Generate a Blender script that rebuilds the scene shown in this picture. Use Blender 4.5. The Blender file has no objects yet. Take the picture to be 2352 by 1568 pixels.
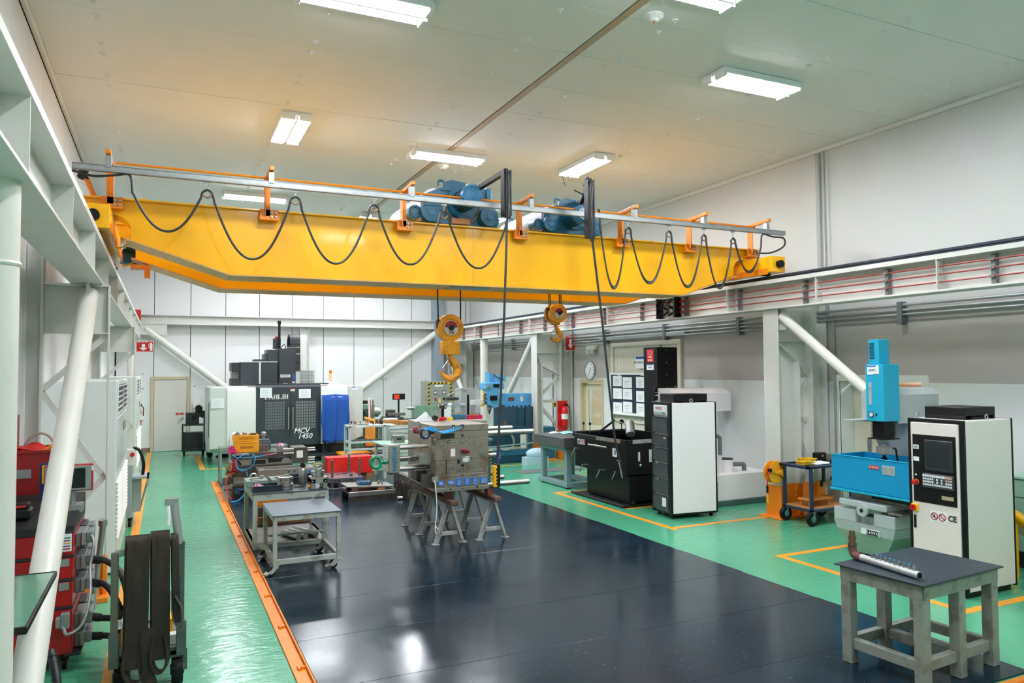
import bpy, math, random
from mathutils import Vector, Matrix
random.seed(7)
sc = bpy.context.scene
COL = sc.collection
PI = math.pi
# ---------------------------------------------------------------- camera, world, exposure
cam = bpy.data.cameras.new('camera'); camo = bpy.data.objects.new('camera', cam); COL.objects.link(camo)
cam.sensor_width = 36.0; cam.lens = 1703.0 / 2352.0 * 36.0; cam.clip_start = 0.05; cam.clip_end = 200
_yw, _pt, _rl = math.radians(25.2), math.radians(2.15), math.radians(-0.41)
_f = Vector((math.sin(_yw)*math.cos(_pt), math.cos(_yw)*math.cos(_pt), math.sin(_pt)))
_r = Vector((math.cos(_yw), -math.sin(_yw), 0)); _u = _r.cross(_f)
_r2 = math.cos(_rl)*_r + math.sin(_rl)*_u; _u2 = -math.sin(_rl)*_r + math.cos(_rl)*_u
camo.matrix_world = Matrix(((_r2.x, _u2.x, -_f.x, 0.0), (_r2.y, _u2.y, -_f.y, 0.0), (_r2.z, _u2.z, -_f.z, 2.4), (0, 0, 0, 1)))
sc.camera = camo
wd = bpy.data.worlds.new('world'); sc.world = wd; wd.use_nodes = True
wd.node_tree.nodes['Background'].inputs[0].default_value = (0.9, 0.95, 1.0, 1)
wd.node_tree.nodes['Background'].inputs[1].default_value = 0.05
sc.view_settings.view_transform = 'Standard'; sc.view_settings.look = 'None'
sc.view_settings.exposure = 0.0; sc.view_settings.gamma = 1.0; sc.view_settings.use_curve_mapping = False
TUBE = 120.0      # strength of the fluorescent tubes
# ---------------------------------------------------------------- materials
def lin(c):
    if isinstance(c, str):
        c = [int(c[i:i+2], 16)/255 for i in (0, 2, 4)]
    return tuple((v/12.92 if v <= .04045 else ((v+.055)/1.055)**2.4) for v in c) + (1.0,)
MATS = {}
def M(name, col, rough=.5, metal=0.0, var=.0, scale=6.0, dark=None, bump=0.0, bscale=40.0, emit=0.0, coat=0.0, alpha=1.0, stretch=None, trans=0.0, spec=.5, thr=(.45, .7)):
    """paint/metal/rubber with noise mottling (dark = second colour) and fine relief"""
    if name in MATS: return MATS[name]
    m = bpy.data.materials.new(name); m.use_nodes = True; nt = m.node_tree; N = nt.nodes; L = nt.links
    p = N['Principled BSDF']; c = lin(col)
    p.inputs['Base Color'].default_value = c; p.inputs['Roughness'].default_value = rough; p.inputs['Metallic'].default_value = metal
    p.inputs['Specular IOR Level'].default_value = spec
    if coat: p.inputs['Coat Weight'].default_value = coat; p.inputs['Coat Roughness'].default_value = .08
    if trans: p.inputs['Transmission Weight'].default_value = trans
    if alpha < 1: p.inputs['Alpha'].default_value = alpha
    if emit: p.inputs['Emission Color'].default_value = c; p.inputs['Emission Strength'].default_value = emit
    if var or bump:
        tc = N.new('ShaderNodeTexCoord'); mp = N.new('ShaderNodeMapping')
        if stretch: mp.inputs['Scale'].default_value = stretch
        L.new(tc.outputs['Object'], mp.inputs['Vector'])
    if var:
        nz = N.new('ShaderNodeTexNoise'); nz.inputs['Scale'].default_value = scale; nz.inputs['Detail'].default_value = 6; nz.inputs['Roughness'].default_value = .65
        L.new(mp.outputs[0], nz.inputs['Vector'])
        rp = N.new('ShaderNodeValToRGB'); rp.color_ramp.elements[0].position = thr[0]; rp.color_ramp.elements[1].position = thr[1]
        d = lin(dark) if dark is not None else tuple(v*.55 for v in c[:3]) + (1.0,)
        rp.color_ramp.elements[0].color = c
        rp.color_ramp.elements[1].color = tuple(c[i]*(1-var)+d[i]*var for i in range(3)) + (1.0,)
        L.new(nz.outputs['Fac'], rp.inputs['Fac']); L.new(rp.outputs['Color'], p.inputs['Base Color'])
        mr = N.new('ShaderNodeMapRange'); mr.inputs['To Min'].default_value = max(.03, rough-.08); mr.inputs['To Max'].default_value = min(1, rough+.12)
        L.new(nz.outputs['Fac'], mr.inputs['Value']); L.new(mr.outputs[0], p.inputs['Roughness'])
    if bump:
        nb = N.new('ShaderNodeTexNoise'); nb.inputs['Scale'].default_value = bscale; nb.inputs['Detail'].default_value = 3
        L.new(mp.outputs[0], nb.inputs['Vector'])
        bp = N.new('ShaderNodeBump'); bp.inputs['Strength'].default_value = bump; bp.inputs['Distance'].default_value = .01
        L.new(nb.outputs['Fac'], bp.inputs['Height']); L.new(bp.outputs[0], p.inputs['Normal'])
    MATS[name] = m
    return m
# ---------------------------------------------------------------- mesh builder
def frame(d, up=None):
    d = Vector(d).normalized(); up = Vector(up) if up else (Vector((0, 0, 1)) if abs(d.z) < .95 else Vector((0, 1, 0)))
    s = d.cross(up)
    if s.length < 1e-6: s = d.cross(Vector((1, 0, 0)))
    s.normalize(); return d, s, s.cross(d)
MW = {}
class MB:
    def __init__(s): s.v = []; s.f = []
    def add(s, vs, fs):
        o = len(s.v); s.v += [tuple(x) for x in vs]; s.f += [tuple(i+o for i in f) for f in fs]; return s
    def hexa(s, c):   # 8 corners: bottom ring then top ring
        return s.add(c, [(3, 2, 1, 0), (4, 5, 6, 7), (0, 1, 5, 4), (1, 2, 6, 5), (2, 3, 7, 6), (3, 0, 4, 7)])
    def box(s, x0, x1, y0, y1, z0, z1, b=0.0, rz=0.0, T=None):
        if x0 > x1: x0, x1 = x1, x0
        if y0 > y1: y0, y1 = y1, y0
        if z0 > z1: z0, z1 = z1, z0
        if b <= 0:
            vs = [(x0, y0, z0), (x1, y0, z0), (x1, y1, z0), (x0, y1, z0), (x0, y0, z1), (x1, y0, z1), (x1, y1, z1), (x0, y1, z1)]
            fs = [(3, 2, 1, 0), (4, 5, 6, 7), (0, 1, 5, 4), (1, 2, 6, 5), (2, 3, 7, 6), (3, 0, 4, 7)]
        else:
            b = min(b, (x1-x0)*.45, (y1-y0)*.45, (z1-z0)*.45); vs = []; idx = {}
            lo = (x0, y0, z0); hi = (x1, y1, z1)
            for a in range(8):
                sg = [(a >> k) & 1 for k in range(3)]
                for ax in range(3):     # vertex lying on the face of axis ax
                    p = []
                    for k in range(3):
                        e = hi[k] if sg[k] else lo[k]
                        p.append(e if k == ax else (e-b if sg[k] else e+b))
                    idx[a, ax] = len(vs); vs.append(tuple(p))
            fs = []
            for ax in range(3):
                u, w = (ax+1) % 3, (ax+2) % 3
                for side in (0, 1):
                    q = [(side << ax) | (i << u) | (j << w) for i, j in ((0, 0), (1, 0), (1, 1), (0, 1))]
                    ff = [idx[a, ax] for a in q]; fs.append(tuple(ff if side else ff[::-1]))
                for i in (0, 1):
                    for j in (0, 1):      # edge along ax
                        a0 = (i << u) | (j << w); a1 = a0 | (1 << ax)
                        ff = [idx[a0, u], idx[a1, u], idx[a1, w], idx[a0, w]]
                        fs.append(tuple(ff if (i ^ j) == 0 else ff[::-1]))
            for a in range(8):
                ff = [idx[a, 0], idx[a, 1], idx[a, 2]]
                par = bin(a).count('1') % 2
                fs.append(tuple(ff if par else ff[::-1]))
        if rz or T:
            cx, cy = (x0+x1)/2, (y0+y1)/2; c_, s_ = math.cos(rz), math.sin(rz)
            vs = [(cx+(x-cx)*c_-(y-cy)*s_, cy+(x-cx)*s_+(y-cy)*c_, z) for x, y, z in vs]
            if T: vs = [tuple(T @ Vector(q)) for q in vs]
        return s.add(vs, fs)
    def bar(s, p, q, w, h, up=None, b=0.0):
        p, q = Vector(p), Vector(q); d, sd, u = frame(q-p, up); n = (q-p).length
        T = Matrix(((d.x, sd.x, u.x, p.x), (d.y, sd.y, u.y, p.y), (d.z, sd.z, u.z, p.z), (0, 0, 0, 1)))
        return s.box(0, n, -w/2, w/2, -h/2, h/2, b, 0, T)
    def angle(s, p, q, w, t, up=None):   # L section
        p, q = Vector(p), Vector(q); d, sd, u = frame(q-p, up)
        s.bar(p+sd*0, q+sd*0, t, w, up); s.bar(p+sd*w/2-u*(w/2-t/2), q+sd*w/2-u*(w/2-t/2), w, t, up); return s
    def cyl(s, p, q, r, n=16, r2=None, cap=True):
        p, q = Vector(p), Vector(q); d, a, b_ = frame(q-p); r2 = r if r2 is None else r2; vs = []; 
        for c, rr in ((p, r), (q, r2)):
            for i in range(n):
                t = 2*PI*i/n; vs.append(c + a*rr*math.cos(t) + b_*rr*math.sin(t))
        fs = [(i, i+n, (i+1) % n+n, (i+1) % n) for i in range(n)]
        if cap: fs += [tuple(range(n)), tuple(range(2*n-1, n-1, -1))]
        return s.add(vs, fs)
    def lathe(s, prof, c, ax=(0, 0, 1), n=20):   # prof: (radius, height along ax)
        c = Vector(c); d, a, b_ = frame(ax); vs = []; m = len(prof)
        for r, h in prof:
            for i in range(n):
                t = 2*PI*i/n; vs.append(c + d*h + a*r*math.cos(t) + b_*r*math.sin(t))
        fs = []
        for k in range(m-1):
            for i in range(n):
                j = (i+1) % n; fs.append((k*n+i, (k+1)*n+i, (k+1)*n+j, k*n+j))
        if prof[0][0] > 1e-5: fs.append(tuple(range(n)))
        if prof[-1][0] > 1e-5: fs.append(tuple(range(m*n-1, (m-1)*n-1, -1)))
        return s.add(vs, fs)
    def ring(s, c, ax, R, r, n=24, m=8, a0=0.0, a1=2*PI, sy=1.0):
        c = Vector(c); d, a, b_ = frame(ax); vs = []; full = abs(a1-a0-2*PI) < 1e-6; k = n if full else n+1
        for i in range(k):
            t = a0+(a1-a0)*i/n; e = a*math.cos(t)+b_*math.sin(t)*sy
            for j in range(m):
                q = 2*PI*j/m; vs.append(c + e*R + e*r*math.cos(q) + d*r*math.sin(q))
        fs = []
        for i in range(n):
            i2 = (i+1) % k
            for j in range(m):
                j2 = (j+1) % m; fs.append((i*m+j, i*m+j2, i2*m+j2, i2*m+j))
        if not full: fs += [tuple(range(m)), tuple(range(n*m+m-1, n*m-1, -1))]
        return s.add(vs, fs)
    def tube(s, pts, r, n=8, closed=False):
        pts = [Vector(p) for p in pts]; m = len(pts); vs = []; ref = None
        for i, p in enumerate(pts):
            a = pts[max(i-1, 0)]; b_ = pts[min(i+1, m-1)]; d = (b_-a)
            d = d.normalized() if d.length > 1e-9 else Vector((0, 0, 1))
            if ref is None: _, ref, _ = frame(d)
            ref = ref - d*ref.dot(d)
            if ref.length < 1e-5: _, ref, _ = frame(d)
            ref.normalize(); o = d.cross(ref)
            for j in range(n):
                t = 2*PI*j/n; vs.append(p + ref*r*math.cos(t) + o*r*math.sin(t))
        fs = [(i*n+j, i*n+(j+1) % n, (i+1)*n+(j+1) % n, (i+1)*n+j) for i in range(m-1) for j in range(n)]
        fs += [tuple(range(n-1, -1, -1)), tuple(range((m-1)*n, m*n))]
        return s.add(vs, fs)
    def strip(s, pts, wdir, w, t):   # flat belt along pts
        pts = [Vector(p) for p in pts]; wd_ = Vector(wdir).normalized(); m = len(pts); vs = []
        for i, p in enumerate(pts):
            d = (pts[min(i+1, m-1)]-pts[max(i-1, 0)]).normalized(); nn = d.cross(wd_).normalized()
            for a, b_ in ((-1, -1), (1, -1), (1, 1), (-1, 1)): vs.append(p+wd_*w/2*a+nn*t/2*b_)
        fs = [(i*4+j, i*4+(j+1) % 4, i*4+4+(j+1) % 4, i*4+4+j) for i in range(m-1) for j in range(4)]
        fs += [(3, 2, 1, 0), tuple((m-1)*4+j for j in range(4))]
        return s.add(vs, fs)
    def prism(s, poly, ax, a, b_):   # poly in the two other axes (in xyz order), swept along ax from a to b_
        n = len(poly); vs = []
        for h in (a, b_):
            for u, w in poly: vs.append((h, u, w) if ax == 'x' else (u, h, w) if ax == 'y' else (u, w, h))
        ar = sum(poly[i][0]*poly[(i+1) % n][1]-poly[(i+1) % n][0]*poly[i][1] for i in range(n))
        fs = [tuple(range(n-1, -1, -1)), tuple(range(n, 2*n))] + [(i, (i+1) % n, (i+1) % n+n, i+n) for i in range(n)]
        flip = (ar < 0) ^ (ax == 'y') ^ (b_ < a)
        if flip: fs = [f[::-1] for f in fs]
        return s.add(vs, fs)
    def ball(s, c, r, n=14, m=8, sz=(1, 1, 1)):
        c = Vector(c); vs = [(c.x, c.y, c.z-r*sz[2])]
        for k in range(1, m):
            t = PI*k/m
            for i in range(n):
                a = 2*PI*i/n; vs.append((c.x+r*sz[0]*math.sin(t)*math.cos(a), c.y+r*sz[1]*math.sin(t)*math.sin(a), c.z-r*sz[2]*math.cos(t)))
        vs.append((c.x, c.y, c.z+r*sz[2])); e = len(vs)-1; fs = []
        for i in range(n):
            j = (i+1) % n; fs.append((0, 1+j, 1+i)); fs.append((e, e-n+i, e-n+j))
            for k in range(m-2): fs.append((1+k*n+i, 1+k*n+j, 1+(k+1)*n+j, 1+(k+1)*n+i))
        return s.add(vs, fs)
    def xf(s, T):
        s.v = [tuple(T @ Vector(q)) for q in s.v]; return s
    def obj(s, name, mat, parent=None, smooth=True, loc=None):
        me = bpy.data.meshes.new(name)
        inv = MW[parent.name].inverted() if parent is not None else None
        if loc is not None and parent is None: inv = Matrix.Translation(loc).inverted()
        vs = [inv @ Vector(q) for q in s.v] if inv is not None else s.v
        me.from_pydata(vs, [], s.f); me.materials.append(mat)
        if smooth:
            me.polygons.foreach_set('use_smooth', [True]*len(me.polygons)); me.set_sharp_from_angle(angle=math.radians(38))
        o = bpy.data.objects.new(name, me); COL.objects.link(o)
        if parent is not None: o.parent = parent; MW[o.name] = MW[parent.name]
        else:
            if loc is not None: o.location = loc
            MW[o.name] = Matrix.Translation(loc) if loc is not None else Matrix()
        return o
def tag(o, label, cat=None, group=None):
    o['label'] = label
    if cat: o['category'] = cat
    if group: o['group'] = group
    return o
def thing(name, label, cat, loc=(0, 0, 0), rz=0.0, group=None):
    o = bpy.data.objects.new(name, None); COL.objects.link(o); o.empty_display_size = .1
    o.location = loc; o.rotation_euler = (0, 0, rz)
    MW[o.name] = Matrix.Translation(loc) @ Matrix.Rotation(rz, 4, 'Z')
    return tag(o, label, cat, group)
def struct(name, b, mat, label=None, parent=None, smooth=True):
    o = b.obj(name, mat, parent, smooth)
    if parent is None:
        o['kind'] = 'structure'
        if label: o['label'] = label
    return o
def kids(o): return [c for c in list(bpy.data.objects) if c.parent == o]
def dup(root, loc, rz=None, label=None, group=None, ch=None):
    """copy of a thing with its parts and sub-parts"""
    r = root.copy(); COL.objects.link(r); r.location = loc
    if rz is not None: r.rotation_euler = (0, 0, rz)
    MW[r.name] = Matrix.Translation(loc) @ Matrix.Rotation(r.rotation_euler.z, 4, 'Z')
    if label: r['label'] = label
    if group: r['group'] = group
    for c in (ch if ch is not None else kids(root)):
        k = c.copy(); COL.objects.link(k); k.parent = r; MW[k.name] = MW[r.name]
        for g in kids(c):
            d = g.copy(); COL.objects.link(d); d.parent = k; MW[d.name] = MW[r.name]
    return r
def piece(me_obj, name, parent, T):
    """another piece sharing the mesh of me_obj, placed by matrix T in world space"""
    o = bpy.data.objects.new(name, me_obj.data); COL.objects.link(o); o.parent = parent
    o.matrix_local = MW[parent.name].inverted() @ T @ MW[parent.name]; MW[o.name] = T @ MW[parent.name]
    return o
def text(name, body, size, mat, parent, at, face='-y', shear=0.0, ext=.001, bold=0.0, sx=1.0, spin=0.0):
    cu = bpy.data.curves.new('txt', 'FONT'); cu.body = body; cu.size = size; cu.shear = shear; cu.extrude = ext; cu.offset = bold
    cu.align_x = 'CENTER'; cu.align_y = 'CENTER'; cu.resolution_u = 2
    to = bpy.data.objects.new('txt', cu); COL.objects.link(to)
    dg = bpy.context.evaluated_depsgraph_get(); dg.update(); me = bpy.data.meshes.new_from_object(to.evaluated_get(dg))
    bpy.data.objects.remove(to); bpy.data.curves.remove(cu)
    R = {'-y': Matrix.Rotation(PI/2, 4, 'X'), '-x': Matrix.Rotation(-PI/2, 4, 'Z') @ Matrix.Rotation(PI/2, 4, 'X'),
         '+x': Matrix.Rotation(PI/2, 4, 'Z') @ Matrix.Rotation(PI/2, 4, 'X'), 'z': Matrix()}[face] if isinstance(face, str) else face
    T = Matrix.Translation(at) @ R @ Matrix.Rotation(spin, 4, 'Z') @ Matrix.Diagonal((sx, 1, 1, 1))
    if parent is not None: T = MW[parent.name].inverted() @ T
    me.transform(T); me.materials.clear(); me.materials.append(mat); me.name = name
    o = bpy.data.objects.new(name, me); COL.objects.link(o)
    if parent is not None: o.parent = parent; MW[o.name] = MW[parent.name]
    return o
def catenary(p, q, sag, n=14):
    p, q = Vector(p), Vector(q)
    return [p.lerp(q, i/n) + Vector((0, 0, -sag*4*(i/n)*(1-i/n))) for i in range(n+1)]
def bez(pts, n=8):
    """smooth curve through pts (Catmull-Rom)"""
    P = [Vector(p) for p in pts]; P = [P[0]*2-P[1]] + P + [P[-1]*2-P[-2]]; out = []
    for i in range(1, len(P)-2):
        for k in range(n):
            t = k/n; a, b_, c, d = P[i-1:i+3]
            out.append(.5*((2*b_)+(c-a)*t+(2*a-5*b_+4*c-d)*t*t+(3*b_-3*c+d-a)*t**3))
    out.append(P[-2]); return out
# ---------------------------------------------------------------- palette
WALL = M('wall_panel_white', 'e8e7e7', .45, var=.08, scale=1.5, dark='d9d8d6')
BEAM = M('steel_painted_white', 'd2d2cc', .38, var=.25, scale=3, dark='b9b7ad')
CEIL = M('ceiling_panel_cream', 'e7e6e3', .5, var=.18, scale=1.2, dark='dad8cd')
DARKGAP = M('dark_gap', '3a3833', .8)
YEL = M('crane_yellow', 'ffb800', .28, var=.1, scale=2, dark='f09a00', coat=.25)
ORG = M('orange_paint', 'f08a12', .4, var=.3, scale=8, dark='c86a10')
LINE = M('floor_line_orange', 'f2a024', .4, var=.35, scale=9, dark='c98a3a')
BLK = M('black_paint', '0d0e10', .4, var=.2, scale=5, dark='191b1e', spec=.35)
RUB = M('black_rubber', '101113', .6, spec=.3)
CABLE = M('cable_grey', '2a2d31', .5)
GALV = M('galvanised_steel', 'a9adad', .45, metal=.7, var=.3, scale=12, dark='7f8484')
STEEL = M('bright_steel', 'bab8b4', .38, metal=1.0, var=.25, scale=10, dark='8c8882')
STEELD = M('machined_steel', '9a948c', .42, metal=.9, var=.6, scale=7, dark='5a5048')
CHROME = M('chrome', 'c8c8c8', .24, metal=1.0)
WHITE = M('white_paint', 'e8e8e3', .4, var=.06, scale=3)
PAPER = M('paper_white', 'eef2f4', .7)
REDP = M('red_paint', 'c01818', .35, var=.15, scale=6)
BLUEM = M('hoist_blue', '1b5f80', .4, var=.4, scale=8, dark='12435c')
GLASSD = M('dark_screen', '20282a', .12)
WHITE_E = M('tube_glow', 'f6f9ff', .5, emit=TUBE)
INK = M('ink_dark', '1a2230', .6)
INKB = M('ink_blue', '2a62a8', .6)
WHT = M('letter_white', 'f2f2f0', .5)
# ================================================================ ROOM SHELL
XL, XR, YF, YB, ZC = -1.3, 10.0, -5.0, 24.85, 6.08
# green epoxy floor with trowel waves and scuffs
def floor_mat():
    m = M('epoxy_green', '53aa85', .15, var=.35, scale=.9, dark='3f9672', coat=.0); nt = m.node_tree; N, L = nt.nodes, nt.links; p = N['Principled BSDF']
    tc = N.new('ShaderNodeTexCoord'); mp = N.new('ShaderNodeMapping'); mp.inputs['Scale'].default_value = (2.2, 6.5, 1)
    L.new(tc.outputs['Object'], mp.inputs[0])
    n1 = N.new('ShaderNodeTexNoise'); n1.inputs['Scale'].default_value = 2.4; n1.inputs['Detail'].default_value = 5; n1.inputs['Distortion'].default_value = .6
    L.new(mp.outputs[0], n1.inputs['Vector'])
    bp = N.new('ShaderNodeBump'); bp.inputs['Strength'].default_value = .45; bp.inputs['Distance'].default_value = .014
    L.new(n1.outputs['Fac'], bp.inputs['Height']); L.new(bp.outputs[0], p.inputs['Normal'])
    # worn dark scuffs
    n2 = N.new('ShaderNodeTexNoise'); n2.inputs['Scale'].default_value = 5; n2.inputs['Detail'].default_value = 9; n2.inputs['Roughness'].default_value = .7
    L.new(mp.outputs[0], n2.inputs['Vector'])
    r = N.new('ShaderNodeValToRGB'); r.color_ramp.elements[0].position = .66; r.color_ramp.elements[1].position = .72
    L.new(n2.outputs['Fac'], r.inputs['Fac'])
    mx = N.new('ShaderNodeMix'); mx.data_type = 'RGBA'; mx.inputs[7].default_value = lin('2c6a55')
    src = p.inputs['Base Color'].links[0].from_socket
    L.new(r.outputs['Color'], mx.inputs[0]); L.new(src, mx.inputs[6]); L.new(mx.outputs[2], p.inputs['Base Color'])
    return m
def mat_mat():
    m = M('mat_rubber_blueblack', '0e202e', .16, var=.6, scale=1.3, dark='1c3040', spec=.36, thr=(.35, .75)); nt = m.node_tree; N, L = nt.nodes, nt.links; p = N['Principled BSDF']
    tc = N.new('ShaderNodeTexCoord'); mp = N.new('ShaderNodeMapping'); mp.inputs['Scale'].default_value = (1.0, 3.5, 1)
    L.new(tc.outputs['Object'], mp.inputs[0])
    n1 = N.new('ShaderNodeTexNoise'); n1.inputs['Scale'].default_value = 1.1; n1.inputs['Detail'].default_value = 3
    L.new(mp.outputs[0], n1.inputs['Vector'])
    bp = N.new('ShaderNodeBump'); bp.inputs['Strength'].default_value = .07; bp.inputs['Distance'].default_value = .012
    L.new(n1.outputs['Fac'], bp.inputs['Height']); L.new(bp.outputs[0], p.inputs['Normal'])
    # pale specks and scratches of wear
    n2 = N.new('ShaderNodeTexNoise'); n2.inputs['Scale'].default_value = 22; n2.inputs['Detail'].default_value = 6
    L.new(mp.outputs[0], n2.inputs['Vector'])
    r = N.new('ShaderNodeValToRGB'); r.color_ramp.elements[0].position = .68; r.color_ramp.elements[1].position = .8
    L.new(n2.outputs['Fac'], r.inputs['Fac'])
    mx = N.new('ShaderNodeMix'); mx.data_type = 'RGBA'; mx.inputs[7].default_value = lin('8a9096')
    src = p.inputs['Base Color'].links[0].from_socket
    L.new(r.outputs['Color'], mx.inputs[0]); L.new(src, mx.inputs[6]); L.new(mx.outputs[2], p.inputs['Base Color'])
    return m
FLOORM, MATM = floor_mat(), mat_mat()
floor = struct('floor', MB().box(XL-.2, XR+5.2, YF-.2, YB+.2, -.2, 0), FLOORM, 'glossy green epoxy workshop floor')
# rubber mats, one sheet per strip between the seams
ys = [3.62, 4.62, 5.72, 6.82, 7.92, 9.0, 10.1, 11.2, 12.3, 13.4, 14.5, 15.6, 16.6, 17.45]
for a, c in zip(ys, ys[1:]):
    xr = 6.17 + .006*math.sin(a*3)
    sh = MB().box(1.09, xr, a+.0015, c-.0015, 0, .013+.0008*math.sin(a*5), .0015).obj('mat_sheet', MATM, floor)
def line(x0, x1, y0, y1): MB().box(x0, x1, y0, y1, 0, .0025).obj('painted_line', LINE, floor, False)
line(-.41, -.29, 4.2, 24.7); line(-.62, -.41, 21.0, 21.12); line(-.62, -.41, 17.3, 17.42); line(-.62, -.41, 11.2, 11.32)
line(.84, .96, 19.75, 23.3); line(.96, 1.6, 19.75, 19.87); line(.3, .42, 23.5, 23.62)
line(6.88, 6.98, 9.02, 12.8); line(6.98, 8.86, 9.1, 9.2); line(6.98, 7.9, 12.7, 12.8); line(7.2, 8.9, 10.72, 10.82)
line(7.08, 7.18, 4.72, 7.24); line(7.18, 8.4, 7.14, 7.24); line(7.18, 8.9, 4.72, 4.82); line(6.4, 9.0, 16.85, 16.93)
# steel curb along the mats
t1 = struct('trim_1', MB().box(.955, 1.06, 5.0, 17.45, 0, .012, .003), ORG, 'orange steel edging plate along the left side of the black mats')
MB().box(1.062, 1.078, 3.5, 17.45, 0, .035, .003).obj('edge_lip', ORG, t1)
MB().box(.955, 1.06, 3.5, 4.96, 0, .012, .003).obj('edge_plate', ORG, t1)
c0 = MB().box(-.025, .0, -.03, .03, .012, .03, .004).cyl((.02, 0, .012), (.02, 0, .03), .018, 8).xf(Matrix.Translation((1.02, 6.2, 0))).obj('bolt_clip', ORG, t1)
for k in range(1, 11): piece(c0, 'bolt_clip', t1, Matrix.Translation((0, 1.06*k, 0)))
t2 = struct('trim_2', MB().box(1.08, 6.6, 3.5, 3.56, 0, .035, .003), ORG, 'orange steel edging bar at the near end of the black mats')
MB().box(1.08, 6.6, 3.38, 3.5, 0, .012, .003).obj('edge_plate', ORG, t2)
# ---------------------------------------------------------------- walls
W2 = M('wall_plaster_white', 'dcdedb', .55, var=.12, scale=1.2, dark='cbcdc9', bump=.05, bscale=30)
def band_mat():   # two paint colours: white dado up to 2.14 m, grey-beige band above it, white again over the runway beam
    m = M('wall_right_paint', 'e6eaea', .5); nt = m.node_tree; N, L = nt.nodes, nt.links; p = N['Principled BSDF']
    tc = N.new('ShaderNodeTexCoord'); sp = N.new('ShaderNodeSeparateXYZ'); L.new(tc.outputs['Object'], sp.inputs[0])
    r = N.new('ShaderNodeValToRGB'); r.color_ramp.interpolation = 'CONSTANT'; e = r.color_ramp.elements
    e[0].position = 0; e[0].color = lin('e8eceb'); e[1].position = 2.14/6.08; e[1].color = lin('bdb6b1'); k = e.new(3.3/6.08); k.color = lin('dcdddb')
    mr = N.new('ShaderNodeMapRange'); mr.inputs['From Max'].default_value = 6.08; L.new(sp.outputs['Z'], mr.inputs['Value']); L.new(mr.outputs[0], r.inputs['Fac'])
    nz = N.new('ShaderNodeTexNoise'); nz.inputs['Scale'].default_value = 1.1; nz.inputs['Detail'].default_value = 5; L.new(tc.outputs['Object'], nz.inputs['Vector'])
    mx = N.new('ShaderNodeMix'); mx.data_type = 'RGBA'; mx.blend_type = 'MULTIPLY'; mx.inputs[0].default_value = .16
    L.new(r.outputs['Color'], mx.inputs[6]); L.new(nz.outputs['Color'], mx.inputs[7]); L.new(mx.outputs[2], p.inputs['Base Color'])
    return m
WR = band_mat()
w = MB()
for y0, y1, z0, z1 in ((YF, 7.25, 0, ZC), (7.25, 8.7, 2.17, ZC), (8.7, 15.95, 0, ZC), (15.95, 16.95, 2.05, ZC), (16.95, YB, 0, ZC)):
    w.box(XR, XR+.3, y0, y1, z0, z1)
wr = struct('wall_right', w, WR, 'long right wall, white below and grey above', smooth=False)
MB().box(XR-.006, XR, YF, 7.0, 2.135, 2.15).obj('paint_edge', WHITE, wr)
wl = struct('wall_left', MB().box(XL-.2, XL-.02, YF, YB, 0, ZC), DARKGAP, 'left wall of cream sheet panels', smooth=False)
p0 = MB().box(XL-.02, XL, .004, .996, 0, 6.0, .003).xf(Matrix.Translation((0, YF, 0))).obj('wall_panel', WALL, wl)
for k in range(1, 30): piece(p0, 'wall_panel', wl, Matrix.Translation((0, k*1.0, 0)))
wb = struct('wall_back', MB().box(XL, XR, YB, YB+.2, 0, ZC), DARKGAP, 'back wall of white insulated panels', smooth=False)
p0 = MB().box(.004, .996, YB-.02, YB, 0, ZC, .003).xf(Matrix.Translation((XL+.04, 0, 0))).obj('wall_panel', WALL, wb)
for k in range(1, 11): piece(p0, 'wall_panel', wb, Matrix.Translation((k*1.01, 0, 0)))
MB().box(9.86, XR, YB-.02, YB, 0, ZC).obj('wall_panel', WALL, wb)
b0 = MB().lathe([(.025, 0), (.025, .01), (0, .02)], (-.55, YB-.02, 1.9), (0, -1, 0), 8).obj('panel_bolt', GALV, wb)
for x, z in ((-.55, .95), (.88, 1.95), (2.0, 2.06), (6.75, 2.1), (6.9, 2.1), (8.95, 2.1), (-.55, 2.35)): piece(b0, 'panel_bolt', wb, Matrix.Translation((x+.55, 0, z-1.9)))
wf = struct('wall_front', MB().box(XL, XR, YF-.2, YF, 0, ZC), WALL, 'front wall behind the viewer', smooth=False)
struct('baseboard_back', MB().box(XL, -.32, YB-.045, YB-.02, 0, .13, .004).box(.78, 9.9, YB-.045, YB-.02, 0, .13, .004), M('baseboard_brown', '8a6f5c', .6), 'brown baseboard along the back wall')
# ---------------------------------------------------------------- ceiling: panels, seams, bolts, centre strip
ce = struct('ceiling', MB().box(XL-.2, XR+.3, YF-.2, YB+.2, ZC+.02, ZC+.2), DARKGAP, 'flat cream panelled ceiling', smooth=False)
pa = MB().box(XL+.02, 4.27, .003, 1.032, ZC, ZC+.02, .003).xf(Matrix.Translation((0, YF, 0))).obj('ceiling_panel', CEIL, ce)
pb = MB().box(4.38, XR-.01, .003, 1.032, ZC, ZC+.02, .003).xf(Matrix.Translation((0, YF, 0))).obj('ceiling_panel', CEIL, ce)
for k in range(1, 29):
    dz = random.uniform(-.003, .003)
    piece(pa, 'ceiling_panel', ce, Matrix.Translation((0, k*1.035, dz))); piece(pb, 'ceiling_panel', ce, Matrix.Translation((0, k*1.035, -dz)))
st = MB().box(4.285, 4.37, .002, 1.033, ZC-.004, ZC+.01, .002).xf(Matrix.Translation((0, YF, 0))).obj('joint_strip', M('joint_strip_tan', 'b49a7c', .4, var=.5, scale=1.0, dark='9aa5a0'), ce)
for k in range(1, 29): piece(st, 'joint_strip', ce, Matrix.Translation((0, k*1.035, 0)))
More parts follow.
